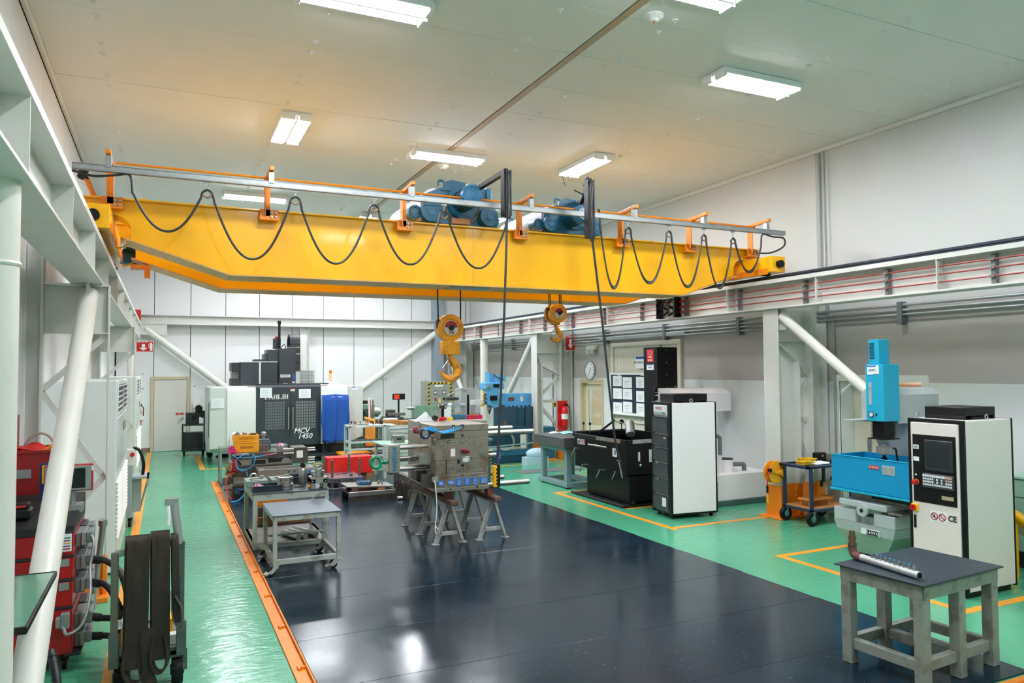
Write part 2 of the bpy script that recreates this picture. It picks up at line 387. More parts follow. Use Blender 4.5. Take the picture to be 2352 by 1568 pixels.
bo = MB().lathe([(.035, 0), (.032, -.012), (.014, -.016), (.012, -.03), (0, -.032)], (0, 0, ZC), (0, 0, 1), 8)
bo.v = [(x, y, z) for x, y, z in bo.v]
first = None
for x in (-.66, 1.51, 3.65, 4.87, 7.12, 9.3):
    for k in range(8, 29):
        for d in (-.15, .15):
            y = YF+k*1.035+d
            if first is None: first = bo.xf(Matrix.Translation((x, y, 0))).obj('ceiling_bolt', CEIL, ce); fx, fy = x, y
            else: piece(first, 'ceiling_bolt', ce, Matrix.Translation((x-fx, y-fy, 0)))
struct('trim_3', MB().box(XR-.05, XR, YF, YB, ZC-.07, ZC, .006), CEIL, 'cream cove strip between right wall and ceiling')
struct('trim_4', MB().box(XL, XL+.05, YF, YB, ZC-.06, ZC, .006), CEIL, 'cream cove strip between left wall and ceiling')
tp = struct('trim_5', MB().box(9.95, XR, 8.98, 9.06, 3.3, 6.0, .01), M('strip_grey', 'b5b6b4', .5), 'narrow grey vertical strip up the right wall above the beam')
MB().cyl((9.94, 8.86, 3.3), (9.94, 8.86, 6.0), .015, 8).obj('conduit', GALV, tp)
# ---------------------------------------------------------------- doors
DOORP = M('door_beige', 'd9d3cd', .45, var=.08, scale=2); FRAMEP = M('door_frame_tan', 'cbbd9c', .45, var=.1, scale=3)
d1 = struct('door_1', MB().box(-.235, .66, YB-.05, YB-.021, .01, 2.15, .004), DOORP, 'plain beige door in the back wall')
MB().box(-.33, -.245, YB-.07, YB-.021, 0, 2.25, .005).box(.67, .755, YB-.07, YB-.021, 0, 2.25, .005).box(-.245, .67, YB-.07, YB-.021, 2.16, 2.25, .005).obj('door_frame', FRAMEP, d1)
MB().cyl((.56, YB-.05, 1.0), (.56, YB-.1, 1.0), .03, 12).bar((.57, YB-.1, 1.0), (.43, YB-.1, .93), .025, .02).obj('door_handle', GALV, d1)
sg = MB().box(.36, .58, YB-.056, YB-.05, 1.09, 1.15).obj('door_sign', REDP, d1); text('lettering', 'JALE', .05, WHT, d1, (.47, YB-.058, 1.12))
tag(sg, 'small red sign')
d2 = struct('door_2', MB().box(XR+.1, XR+.14, 16.0, 16.9, 0, .95).box(XR+.1, XR+.14, 16.0, 16.12, .95, 1.85).box(XR+.1, XR+.14, 16.78, 16.9, .95, 1.85).box(XR+.1, XR+.14, 16.0, 16.9, 1.85, 2.0), M('door_cream', 'e0d9c2', .45), 'cream glazed door set back in the right wall')
MB().box(XR-.02, XR+.16, 15.88, 15.97, 0, 2.13, .006).box(XR-.02, XR+.16, 16.93, 17.02, 0, 2.13, .006).box(XR-.02, XR+.16, 15.97, 16.93, 2.03, 2.13, .006).obj('door_frame', FRAMEP, d2)
GLASS = M('clear_glass', 'f2f6f4', .02, trans=1.0)
MB().box(XR+.115, XR+.125, 16.12, 16.78, .95, 1.85).obj('door_pane', GLASS, d2)
# room behind door_2 and the sliding door
PEACH = M('wall_peach', 'ecd8c2', .6, var=.1, scale=1)
wa = struct('wall_annex', MB().box(XR+4.0, XR+4.2, 5.0, 20.0, 0, 3.2).box(XR+.3, XR+4.0, 19.8, 20.0, 0, 3.2).box(XR+.3, XR+4.0, 5.0, 5.2, 0, 3.2).box(XR+.3, XR+4.0, 12.2, 12.3, 0, 3.2), PEACH, 'peach coloured walls of the annex seen through the openings', smooth=False)
struct('ceiling_annex', MB().box(XR+.3, XR+4.2, 5.0, 20.0, 3.2, 3.3), PEACH, 'low peach ceiling of the annex', smooth=False)
for z in (1.75, 2.0): MB().box(XR+3.97, XR+4.0, 5.3, 12.0, z, z+.03).obj('wall_rail', M('rail_tan', 'c9976e', .5), wa)
d3 = struct('door_3', MB().box(XR+.31, XR+.37, 8.28, 9.6, .02, 2.14, .006), M('door_slide_cream', 'e2ddc8', .5, var=.08), 'sliding cream door half open in the right wall')
MB().box(XR+.295, XR+.31, 8.36, 8.44, .9, 1.25, .004).box(XR+.27, XR+.31, 8.38, 8.42, 1.0, 1.03).box(XR+.27, XR+.31, 8.38, 8.42, 1.15, 1.18).obj('latch', GALV, d3)
MB().box(XR-.02, XR+.02, 8.7, 8.82, 0, 2.27, .005).box(XR-.02, XR+.02, 7.13, 7.25, 0, 2.27, .005).box(XR-.02, XR+.02, 7.25, 8.7, 2.17, 2.27, .005).obj('door_frame', WHITE, d3)
# corrugated shutter behind the notice board
RIB = M('shutter_cream', 'd9d5c6', .45, var=.1)
w1 = struct('window_1', MB().box(XR-.07, XR, 12.72, 12.82, .2, 3.02, .006).box(XR-.07, XR, 15.33, 15.43, .2, 3.02, .006).box(XR-.07, XR, 12.82, 15.33, 2.92, 3.02, .006).box(XR-.05, XR, 12.82, 15.33, 1.12, 1.2, .006), RIB, 'corrugated cream shutter panel behind the notice board')
sl = MB().prism([(XR-.03, 0), (XR-.012, .03), (XR-.012, .1), (XR-.03, .13), (XR, .13), (XR, 0)], 'z', .2, 2.93).xf(Matrix.Translation((0, 12.82, 0))).obj('shutter_slat', RIB, w1)
for k in range(1, 19): piece(sl, 'shutter_slat', w1, Matrix.Translation((0, .132*k, 0)))
MB().box(XR-.12, XR, 12.5, 15.9, 3.1, 3.17, .006).obj('lintel_rail', GALV, w1)
# ---------------------------------------------------------------- runway beams
def runway(name, xin, sx, label):
    """I-beam with stiffeners; xin is the X of the flange edge facing the hall, sx points outwards"""
    a, c = xin, xin+sx*.3; mid = xin+sx*.15
    r = struct(name, MB().box(a, c, -4.9, YB-.25, 3.745, 3.81, .004), BEAM, label)
    MB().box(mid-.008, mid+.008, -4.9, YB-.25, 3.36, 3.745).obj('web', BEAM, r)
    MB().box(a, c, -4.9, YB-.25, 3.335, 3.362, .004).obj('bottom_flange', BEAM, r)
    s0 = MB().box(a+sx*.006, mid-sx*.008, -.006, .006, 3.362, 3.745).xf(Matrix.Translation((0, .38, 0))).obj('stiffener', BEAM, r)
    for k in range(-2, 13):
        if k: piece(s0, 'stiffener', r, Matrix.Translation((0, 1.92*k, 0)))
    MB().box(mid-.035, mid+.035, -4.9, YB-.3, 3.81, 3.825).box(mid-.012, mid+.012, -4.9, YB-.3, 3.82, 3.86).box(mid-.03, mid+.03, -4.9, YB-.3, 3.855, 3.89, .006).obj('crane_rail', M('rail_dark', '3c4350', .4, metal=.6), r)
    return r, mid
rl, ml = runway('runway_beam', -.59, -1, 'white painted crane runway beam along the left wall')
rr, mr_ = runway('runway_beam', 8.8, 1, 'white painted crane runway beam along the right wall carrying red conductor bars')
hk = MB().box(-.92, -.89, -.02, .02, 3.76, 3.83).box(-.92, -.86, -.02, .02, 3.82, 3.835).xf(Matrix.Translation((0, 2.0, 0))).obj('rail_clip', GALV, rl)
for k in range(1, 24): piece(hk, 'rail_clip', rl, Matrix.Translation((0, .6*k+(.35 if k % 2 else 0), 0)))
CB = M('conductor_red', '9c3a34', .4, var=.4, scale=5, dark='6e3030')
cbar = rr
for z in (3.46, 3.56, 3.66): MB().cyl((8.85, -2, z), (8.85, YB-.6, z), .011, 6).obj('conductor_rod', CB, cbar)
MB().cyl((8.83, -2, 3.73), (8.83, YB-.6, 3.73), .006, 6).obj('wire', GALV, cbar)
bk = MB().box(8.865, 8.93, -.025, .025, 3.37, 3.74).box(8.83, 8.87, -.03, .03, 3.445, 3.475).box(8.83, 8.87, -.03, .03, 3.545, 3.575).box(8.83, 8.87, -.03, .03, 3.645, 3.675).xf(Matrix.Translation((0, 8.33-1.43*5, 0))).obj('bracket', M('bracket_grey', '6e6f70', .5, var=.4), cbar)
for k in range(-4, 11): piece(bk, 'bracket', cbar, Matrix.Translation((0, 1.43*(k+5), 0)))
# ---------------------------------------------------------------- columns
OP = M('column_orange', 'f0881a', .4, var=.3, scale=4, dark='c96c12')
def column_right(y, label, xw=9.34):
    r = struct('crane_column', MB().box(8.87, 8.892, y-.16, y+.16, .52, 3.335, .003), BEAM, label)
    MB().box(8.892, xw, y-.008, y+.008, .52, 3.335).box(xw, xw+.02, y-.14, y+.14, .52, 2.5).prism([(xw, 2.47), (9.62, 2.24), (9.62, 3.335), (xw, 3.335)], 'y', y-.008, y+.008).obj('web', BEAM, r)
    MB().box(8.892, 9.62, y-.1, y+.1, 2.82, 2.835).bar((8.9, y, 2.82), (xw, y, 2.5), .012, .2, (0, 1, 0)).bar((xw, y, 2.5), (9.6, y, 2.24), .012, .2, (0, 1, 0)).obj('gusset', BEAM, r)
    for a, c in (((9.6, 2.2), (xw+.03, 1.72)), ((xw+.03, 1.55), (9.6, 1.55)), ((xw+.03, 1.4), (9.6, .85)), ((9.6, .8), (xw+.03, .3))):
        MB().bar((a[0], y, a[1]), (c[0], y, c[1]), .08, .06, (0, 1, 0)).obj('lattice_bar', BEAM, r)
    MB().box(9.6, 9.62, y-.16, y+.16, .52, 3.6, .003).box(9.62, 9.93, y-.007, y+.007, .52, 3.6).box(9.93, 9.95, y-.16, y+.16, .52, 3.6, .003).obj('building_column', BEAM, r)
    MB().box(8.87, 8.892, y-.16, y+.16, 0, .52, .003).box(8.892, xw, y-.008, y+.008, 0, .52).box(xw, xw+.02, y-.14, y+.14, 0, .52).box(9.6, 9.62, y-.16, y+.16, 0, .52).box(9.62, 9.93, y-.007, y+.007, 0, .52).box(8.78, 9.45, y-.24, y+.24, 0, .03, .004).obj('painted_base', OP, r)
    return r
column_right(9.05, 'white lattice crane column beside the blue cart with orange base')
column_right(17.5, 'white lattice crane column behind the granite table carrying the extinguisher', 9.04)
column_right(1.05, 'white lattice crane column at the near end of the right runway')
def column_left(y, label):
    r = struct('crane_column', MB().box(-.545, -.525, y-.05, y+.05, 0.45, 3.335, .003), BEAM, label)
    MB().box(-1.14, -.545, y-.006, y+.006, 2.82, 3.335).obj('web', BEAM, r)
    MB().box(-1.16, -.53, y-.06, y+.06, 2.81, 2.825).box(-1.16, -.53, y-.06, y+.06, 3.32, 3.335).obj('gusset', BEAM, r)
    for a, c in (((-.55, 2.8), (-1.14, 2.22)), ((-1.14, 2.2), (-.58, 1.3)), ((-.55, 1.3), (-1.14, .6)), ((-1.14, .6), (-.55, .12))):
        MB().bar((a[0], y, a[1]), (c[0], y, c[1]), .06, .035, (0, 1, 0)).obj('lattice_bar', BEAM, r)
    MB().box(-1.16, -1.135, y-.08, y+.08, 0, 3.75, .003).box(-1.29, -1.16, y-.006, y+.006, 0, 3.75).obj('building_column', BEAM, r)
    MB().box(-.56, -.52, y-.055, y+.055, 0, .45, .003).box(-.9, -.5, y-.2, y+.12, 0, .05, .004).box(-.75, -.545, y-.006, y+.006, .05, .45).cyl((-.6, y-.12, .05), (-.6, y-.12, .16), .012, 8).obj('painted_base', OP, r)
    MB().box(-1.0, -.6, y-.12, y+.12, 3.31, 3.335, .003).obj('cap_plate', BEAM, r)
    return r
column_left(9.1, 'white lattice crane column behind the red control cabinet on the left')
column_left(17.05, 'white lattice crane column at the extinguisher sign on the left')
def post(name, b, label): return struct(name, b, BEAM, label)
# struts: round posts and diagonal pipes of the braced bays
PIPE = M('pipe_cream_white', 'dedcd4', .3, var=.35, scale=2.5, dark='c9c5b8')
s = struct('strut_post', MB().cyl((-.745, 4.3, 0), (-.745, 4.3, 3.335), .105, 28), PIPE, 'thick cream pipe post at the left edge of the view')
MB().ring((-.745, 4.3, 2.93), (0, 0, 1), .104, .012, 28, 6).obj('weld_seam', PIPE, s)
def brace(p, q, r, label):
    s = struct('brace_pipe', MB().cyl(p, q, r, 24), PIPE, label); d = (Vector(q)-Vector(p)).normalized(); P = Vector(p)
    MB().ball(p, r*.99, 20, 10).obj('end_cap', PIPE, s)
    return s
s = brace((-.72, 9.0, 3.22), (-.72, 4.62, .05), .09, 'cream diagonal pipe brace leaning down from the left crane column')
MB().box(-.735, -.705, 8.85, 9.0, 3.15, 3.335).obj('gusset', BEAM, s)
s = brace((8.95, 8.85, 3.2), (8.95, 4.62, .05), .075, 'white diagonal pipe brace running down behind the turquoise machine')
MB().box(8.94, 8.96, 8.78, 9.0, 3.0, 3.335).obj('gusset', BEAM, s)
struct('strut_post', MB().cyl((8.95, 21.05, 0), (8.95, 21.05, 3.335), .12, 20), PIPE, 'round white post behind the light blue milling machine')
brace((8.95, 17.7, 3.2), (8.95, 20.9, .1), .075, 'white diagonal pipe brace right of the light blue milling machine')
brace((8.95, 24.4, 3.1), (8.95, 21.2, .1), .075, 'white diagonal pipe brace in the far right corner')
struct('strut_post', MB().cyl((-.74, 20.9, 0), (-.74, 20.9, 3.335), .08, 16), PIPE, 'slim round post below the extinguisher sign')
# back wall frame
bf = struct('tie_beam', MB().box(-.9, 8.8, 24.4, 24.7, 4.075, 4.1, .003).box(-.9, 8.8, 24.52, 24.56, 3.84, 4.08).box(-.9, 8.8, 24.4, 24.7, 3.815, 3.84, .003), BEAM, 'white steel beam across the back wall')
MB().box(-.75, .1, 24.42, 24.44, 3.5, 3.83).obj('gusset', BEAM, bf)
ps = struct('strut_post', MB().box(3.99, 4.0, 24.45, 24.7, 0, 3.815).box(4.25, 4.26, 24.45, 24.7, 0, 3.815).box(4.0, 4.25, 24.57, 24.585, 0, 3.815), BEAM, 'white steel post behind the black machining centre')
brace((-.45, 24.5, 3.66), (2.6, 24.5, 1.2), .11, 'white diagonal pipe brace above the back door')
brace((8.65, 24.5, 3.72), (5.3, 24.5, 1.3), .11, 'white diagonal pipe brace right of the machining centre')
gp = struct('corner_post', MB().box(8.53, 8.81, 24.3, 24.8, 0, 6.0, .004), M('post_bluegrey', '8d99a3', .5, var=.15), 'blue-grey steel post in the back right corner')
struct('corner_column', MB().box(9.0, 9.02, 24.3, 24.6, 0, 3.33).box(9.02, 9.6, 24.44, 24.46, 2.6, 3.33).box(9.6, 9.62, 24.2, 24.7, 0, 3.6).box(9.62, 9.96, 24.44, 24.46, 0, 3.6), BEAM, 'white lattice column in the back right corner')
bx = struct('wall_bracket', MB().box(9.6, 9.97, 8.86, 9.28, 3.6, 3.86, .005), BEAM, 'cream box bracket on top of the column at the right wall')
# conduits on the right wall
for i, (z, r, lab) in enumerate(((3.31, .022, 'uppermost'), (3.235, .022, 'second'), (3.17, .016, 'third'), (3.1, .016, 'lowest'))):
    y0 = -4 if i < 3 else 9.4
    cd = struct('conduit', MB().cyl((9.9, y0, z), (9.9, 24.6, z), r, 8), GALV, lab+' of the steel conduits along the right wall')
uc = MB().box(9.86, 9.98, -.04, .04, 3.02, 3.36, .004).xf(Matrix.Translation((0, 7.48, 0)))
uc = struct('conduit_hanger', uc, M('strut_grey', '7d8284', .4, metal=.5), 'steel channel hanger on the conduits')
for k, y in enumerate((5.0, 10.9, 13.2, 15.6, 18.6, 21.0)):
    o = uc.copy(); COL.objects.link(o); o.location.y += y-7.48; o['label'] = 'steel channel hanger on the right wall conduits'
MB().cyl((9.93, 19.4, .3), (9.93, 19.4, 3.1), .02, 8).obj('drop_conduit', GALV, uc)
MB().cyl((9.95, 8.75, .4), (9.95, 8.75, 3.2), .018, 8).obj('drop_conduit', GALV, uc)
# ================================================================ LIGHTS
HOUS = M('lamp_housing', 'eef0f0', .35)
def ceiling_light(x, y, rz, label):
    t = thing('ceiling_light', label, 'lamp', (x, y, 6.0), rz, 'fluorescent ceiling lights')
    def put(b, n, m): b.xf(MW[t.name]); return b.obj(n, m, t)
    put(MB().box(-.64, .64, -.21, .21, .03, .08, .006).box(-.6, .6, -.21, -.198, 0, .03).box(-.6, .6, .198, .21, 0, .03).prism([(-.03, .035), (.03, .035), (.012, -.02), (-.012, -.02)], 'x', -.6, .6), 'housing', HOUS)  # side skirts added to keep direct tube light off the ceiling
    for s_ in (-1, 1):
        put(MB().box(-.655, -.6, s_*.12-.09, s_*.12+.09, -.03, .06, .004), 'end_cap', HOUS); put(MB().box(.6, .655, s_*.12-.09, s_*.12+.09, -.03, .06, .004), 'end_cap', HOUS)
        put(MB().box(-.6, .6, s_*.115-.07, s_*.115+.07, -.012, .028, .012), 'tube', WHITE_E)
    return t
ch_ = None
for i, (x, y, a, lab) in enumerate([(1.77, 7.1, 0, 'fluorescent ceiling light at the top left of the view'), (6.8, 7.15, 0, 'fluorescent ceiling light at the upper right of the view'),
        (4.45, 5.55, 0, 'fluorescent ceiling light cut by the top edge of the view'), (1.7, 11.35, PI/2, 'lengthwise fluorescent light above the left half of the crane'),
        (4.35, 11.8, 0, 'fluorescent light across the centre seam above the hoists'), (6.8, 11.3, PI/2, 'lengthwise fluorescent light above the right hoist'),
        (1.7, 16.2, 0, 'fluorescent light seen just over the crane girder on the left')]):
    t = ceiling_light(x, y, a, lab) if ch_ is None else dup(ch_, (x, y, 6.0), a, lab)
    if ch_ is None: ch_ = t
for x, y, a in ((6.8, 16.2, 0), (4.35, 17.6, PI/2), (1.7, 21.2, PI/2), (6.8, 21.2, PI/2), (4.35, 22.9, 0), (1.77, 2.4, PI/2), (6.8, 2.4, PI/2), (4.4, -1.0, 0)):
    dup(ch_, (x, y, 6.0), a, 'fluorescent ceiling light of the hall hidden from this view')
al = thing('ceiling_light', 'fluorescent light in the peach annex', 'lamp', (12.0, 9.0, 3.15))
MB().box(11.9, 12.1, 7.6, 9.0, 3.12, 3.18).obj('tube', WHITE_E, al)
MB().box(11.85, 12.15, 7.55, 9.05, 3.17, 3.2).obj('housing', HOUS, al)
al = thing('ceiling_light', 'fluorescent light behind the glazed door', 'lamp', (12.0, 16.5, 3.15))
MB().box(11.9, 12.1, 15.6, 17.0, 3.12, 3.18).obj('tube', WHITE_E, al); MB().box(11.85, 12.15, 15.55, 17.05, 3.17, 3.2).obj('housing', HOUS, al)
for x, y, lab in ((4.6, 6.24, 'round white smoke detector nearest the top edge beside the ceiling seam'), (4.54, 12.5, 'round white smoke detector behind the crosswise light over the hoists'), (1.25, 18.9, 'round white smoke detector over the left end of the crane')):
    t = thing('smoke_detector', lab, 'detector', (x, y, ZC), 0, 'smoke detectors on the ceiling')
    MB().lathe([(.1, ZC), (.1, ZC-.02), (.085, ZC-.035), (.05, ZC-.045), (.05, ZC-.06), (.035, ZC-.07), (0, ZC-.07)], (x, y, 0), (0, 0, 1), 20).obj('base', WHITE, t)
    MB().cyl((x, y, ZC-.07), (x, y, ZC-.078), .012, 8).obj('lamp', REDP, t)
# ================================================================ OVERHEAD CRANE
crane = thing('overhead_crane', 'yellow double girder overhead crane spanning the hall between the two runway beams', 'crane', (4.13, 10.5, 3.56))
def girder(y0, y1, col):
    prof = [(-.86, 4.37), (-.86, 4.2), (-.52, 4.2)] + [(-.52+.17*math.sin(t*PI/10), 4.03+.17*math.cos(t*PI/10)) for t in range(0, 6)] + [(-.35, 3.92), (.72, 3.575), (7.5, 3.575), (8.58, 3.93)] + \
           [(8.75-.17*math.cos(t*PI/10), 4.03+.17*math.sin(t*PI/10)) for t in range(0, 6)] + [(9.12, 4.2), (9.12, 4.37)]
    g = MB().prism([(x, z) for x, z in prof], 'y', y0+.05, y1-.05).obj('girder', YEL, crane)
    MB().box(-.87, 9.13, y0, y1, 4.37, 4.39, .003).obj('top_flange', YEL, g)
    fb = MB(); pts = [(-.40, 3.925), (.72, 3.565), (7.5, 3.565), (8.62, 3.925)]
    for (xa, za), (xb, zb) in zip(pts, pts[1:]): fb.bar((xa, (y0+y1)/2, za), (xb, (y0+y1)/2, zb), y1-y0, .018, (0, 0, 1))
    fb.obj('bottom_flange', M('crane_flange_tan', 'd9a95a', .4, var=.3), g)
    MB().ring((-.52, (y0+y1)/2, 4.03), (0, 1, 0), .18, .01, 8, 6, -PI/2, 0).obj('notch_rim', YEL, g)
    MB().box(-.8, 9.05, (y0+y1)/2-.025, (y0+y1)/2+.025, 4.39, 4.43, .004).obj('trolley_rail', M('rail_dark', '3c4350'), g)
    w = MB().box(1.98, 1.984, y0+.046, y0+.05, 3.6, 4.36)
    for x in (3.9, 5.9): w.box(x, x+.004, y0+.046, y0+.05, 3.6, 4.36)
    w.obj('weld_seam', YEL, g)
    return g
girder(9.5, 10.06, YEL); g2 = girder(11.1, 11.66, YEL)
MB().box(3.6, 4.2, 9.62, 9.95, 3.545, 3.556).obj('inspection_plate', GALV, crane)
for x in (-.68, 8.95):
    e = MB().box(x-.15, x+.15, 8.92, 12.2, 3.93, 4.19, .008).obj('end_truck', YEL, crane)
    MB().cyl((x, 8.92, 4.06), (x, 8.85, 4.06), .06, 16).obj('bumper', RUB, e)
    for y in (9.2, 11.9): MB().cyl((x-.05, y, 4.02), (x+.05, y, 4.02), .125, 20).obj('wheel', BLK, e)
    sg_ = 1 if x < 0 else -1
    MB().box(x+sg_*.15, x+sg_*.17, 9.0, 12.1, 3.9, 4.0).obj('side_plate', ORG, e)
    MB().ring((x+sg_*.15, 9.2, 4.04), (1, 0, 0), .07, .01, 16, 6).obj('bearing_cap', YEL, e)
    MB().cyl((x+sg_*.15, 11.5, 4.0), (x+sg_*.45, 11.5, 3.95), .11, 16).box(x+sg_*.2, x+sg_*.4, 11.44, 11.56, 4.02, 4.12).obj('travel_motor', BLUEM, e)
MB().box(-.41, -.17, 11.1, 11.3, 3.79, 3.84).box(-.24, -.17, 11.08, 11.2, 3.67, 3.8).obj('cable_bracket', ORG, crane)
MB().bar((-.72, 9.62, 4.38), (-.82, 9.6, 4.62), .05, .05).obj('switch_post', ORG, crane)
MB().cyl((-.84, 9.56, 4.6), (-.82, 9.6, 4.72), .06, 14).obj('limit_switch', BLK, crane)
MB().prism([(-.32, 4.39), (-.17, 4.39), (-.17, 4.52), (-.22, 4.57), (-.27, 4.57), (-.32, 4.52)], 'y', 10.3, 10.33).obj('stop_plate', YEL, crane)
MB().prism([(8.6, 4.39), (8.72, 4.39), (8.72, 4.5), (8.66, 4.55), (8.6, 4.5)], 'y', 10.3, 10.33).obj('stop_plate', YEL, crane)
# festoon posts, arms, rod and track
pxs = [-.56, 1.14, 2.87, 4.58, 6.3, 7.6, 8.88]
for x in pxs:
    p = MB().box(x-.035, x+.035, 9.44, 9.5, 4.3, 4.77, .003).box(x-.035, x-.028, 9.38, 9.44, 4.3, 4.77).obj('festoon_post', ORG, crane)
    MB().box(x-.09, x+.13, 9.42, 9.52, 4.25, 4.27).box(x-.09, x+.13, 9.44, 9.46, 4.26, 4.38).obj('foot_plate', ORG, p)
    bt = MB()
    for dx in (.05, .1):
        for z in (4.29, 4.34): bt.cyl((x+dx, 9.41, z), (x+dx, 9.45, z), .014, 6)
    bt.obj('bolts', GALV, p)
    MB().bar((x+.0, 9.5, 4.76), (x, 9.02, 4.79), .05, .05, b=.004).obj('arm', ORG, p)
    MB().box(x-.03, x+.03, 9.06, 9.14, 4.62, 4.75).obj('track_clamp', GALV, p)
MB().cyl((-.5, 9.38, 4.755), (8.9, 9.38, 4.735), .014, 6).obj('tie_rod', ORG, crane)
MB().box(-.9, 9.27, 9.07, 9.085, 4.58, 4.64).box(-.9, 9.27, 9.115, 9.13, 4.58, 4.64).box(-.9, 9.27, 9.07, 9.13, 4.635, 4.645).box(-.9, 9.27, 9.07, 9.09, 4.575, 4.583).box(-.9, 9.27, 9.11, 9.13, 4.575, 4.583).obj('festoon_track', GALV, crane)
# current collector under the right end
cc = MB()
for i in range(7):
    x = 8.72+.02*(i % 3); y = 11.35+.07*i
    cc.tube(bez([(x, y, 3.72), (x-.05, y+.06, 3.6), (x+.03, y-.05, 3.5), (x-.02, y+.08, 3.4)], 4), .01, 5)
cc.box(8.7, 8.86, 11.3, 11.34, 3.36, 3.75).box(8.7, 8.86, 11.85, 11.88, 3.36, 3.75)
cc.obj('current_collector', BLK, crane)
for z in (3.45, 3.55, 3.65): MB().box(8.8, 8.87, 11.2, 11.28, z-.015, z+.02).obj('collector_shoe', REDP, crane)
# festoon cables (one per loop) with their cable trolleys
fest = thing('festoon_cable', 'dark grey festoon cable in deep loops from the track left of the first hoist', 'cable', (1.4, 9.1, 4.58))
def loop(a, c, zb, par, r=.014, dy=0):
    (xa, za), (xc, zc) = a, c; w = xc-xa; xm = (xa+xc)/2; zt = (za+zc)/2; d = zt-zb
    pts = [(xa, 9.1+dy, za-.02), (xa+min(.05, w*.06), 9.1+dy, za-.055)]
    for k in range(0, 15):
        t = k/14*PI; x = xm-w/2*.84*math.cos(t)*(1-.03*math.sin(t)); z = zb+(d-.17)*(abs(math.cos(t))**2.1)
        pts.append((x, 9.1+dy, z))
    pts.append((xc-min(.05, w*.06), 9.1+dy, zc-.055)); pts.append((xc, 9.1+dy, zc-.02))
    MB().tube(bez(pts, 3), r, 7).obj('cable_loop', CABLE, par)
hl = [(-.39, 4.6), (.44, 4.5), (1.42, 4.51), (2.38, 4.5), (3.31, 4.49), (4.27, 4.5)]
bl = [3.97, 3.71, 3.71, 3.75, 3.75]
for i in range(5): loop(hl[i], hl[i+1], bl[i], fest)
MB().tube(bez([(-.9, 9.1, 4.56), (-.7, 9.1, 4.52), (-.5, 9.1, 4.55), (-.39, 9.1, 4.575)], 5), .014, 7).obj('cable_loop', CABLE, fest)
def cable_trolley(x, z, par, parts=True):
    MB().cyl((x-.025, 9.09, 4.6), (x-.025, 9.11, 4.6), .018, 10).cyl((x+.025, 9.09, 4.6), (x+.025, 9.11, 4.6), .018, 10).box(x-.04, x+.04, 9.095, 9.105, 4.55, 4.6).ring((x, 9.1, 4.535), (0, 1, 0), .014, .004, 10, 5).cyl((x, 9.1, 4.52), (x, 9.1, z-.03), .006, 6).obj('trolley', GALV, par)
    MB().ring((x, 9.1, z-.06), (0, 1, 0), .05, .012, 12, 6, PI, 2*PI).obj('saddle', M('saddle_brown', '8a6a4a', .5), par)
for x, z in hl[1:5]: cable_trolley(x, z, fest)
fest2 = thing('festoon_cable', 'flat black festoon cables hanging in narrow loops right of the second hoist', 'cable', (7.3, 9.1, 4.58))
hr = [(5.66, 4.72), (6.18, 4.5), (6.92, 4.5), (7.59, 4.49), (8.17, 4.48), (8.8, 4.58)]; br = [3.56, 3.66, 3.63, 3.64, 3.92]
for i in range(5):
    loop(hr[i], hr[i+1], br[i], fest2, .012, -.012)
    loop((hr[i][0]+.012, hr[i][1]), (hr[i+1][0]+.02, hr[i+1][1]), br[i]+.03, fest2, .012, .014)
for x, z in hr[1:5]: cable_trolley(x, z, fest2)
MB().tube(bez([(8.8, 9.1, 4.58), (9.0, 9.1, 4.54), (9.25, 9.1, 4.53), (9.27, 9.12, 4.4), (9.1, 9.25, 4.3), (8.98, 9.5, 4.33)], 6), .014, 7).obj('cable_loop', CABLE, fest2)
MB().box(8.9, 8.98, 9.48, 9.6, 4.29, 4.38, .006).obj('plug', BLK, fest2)
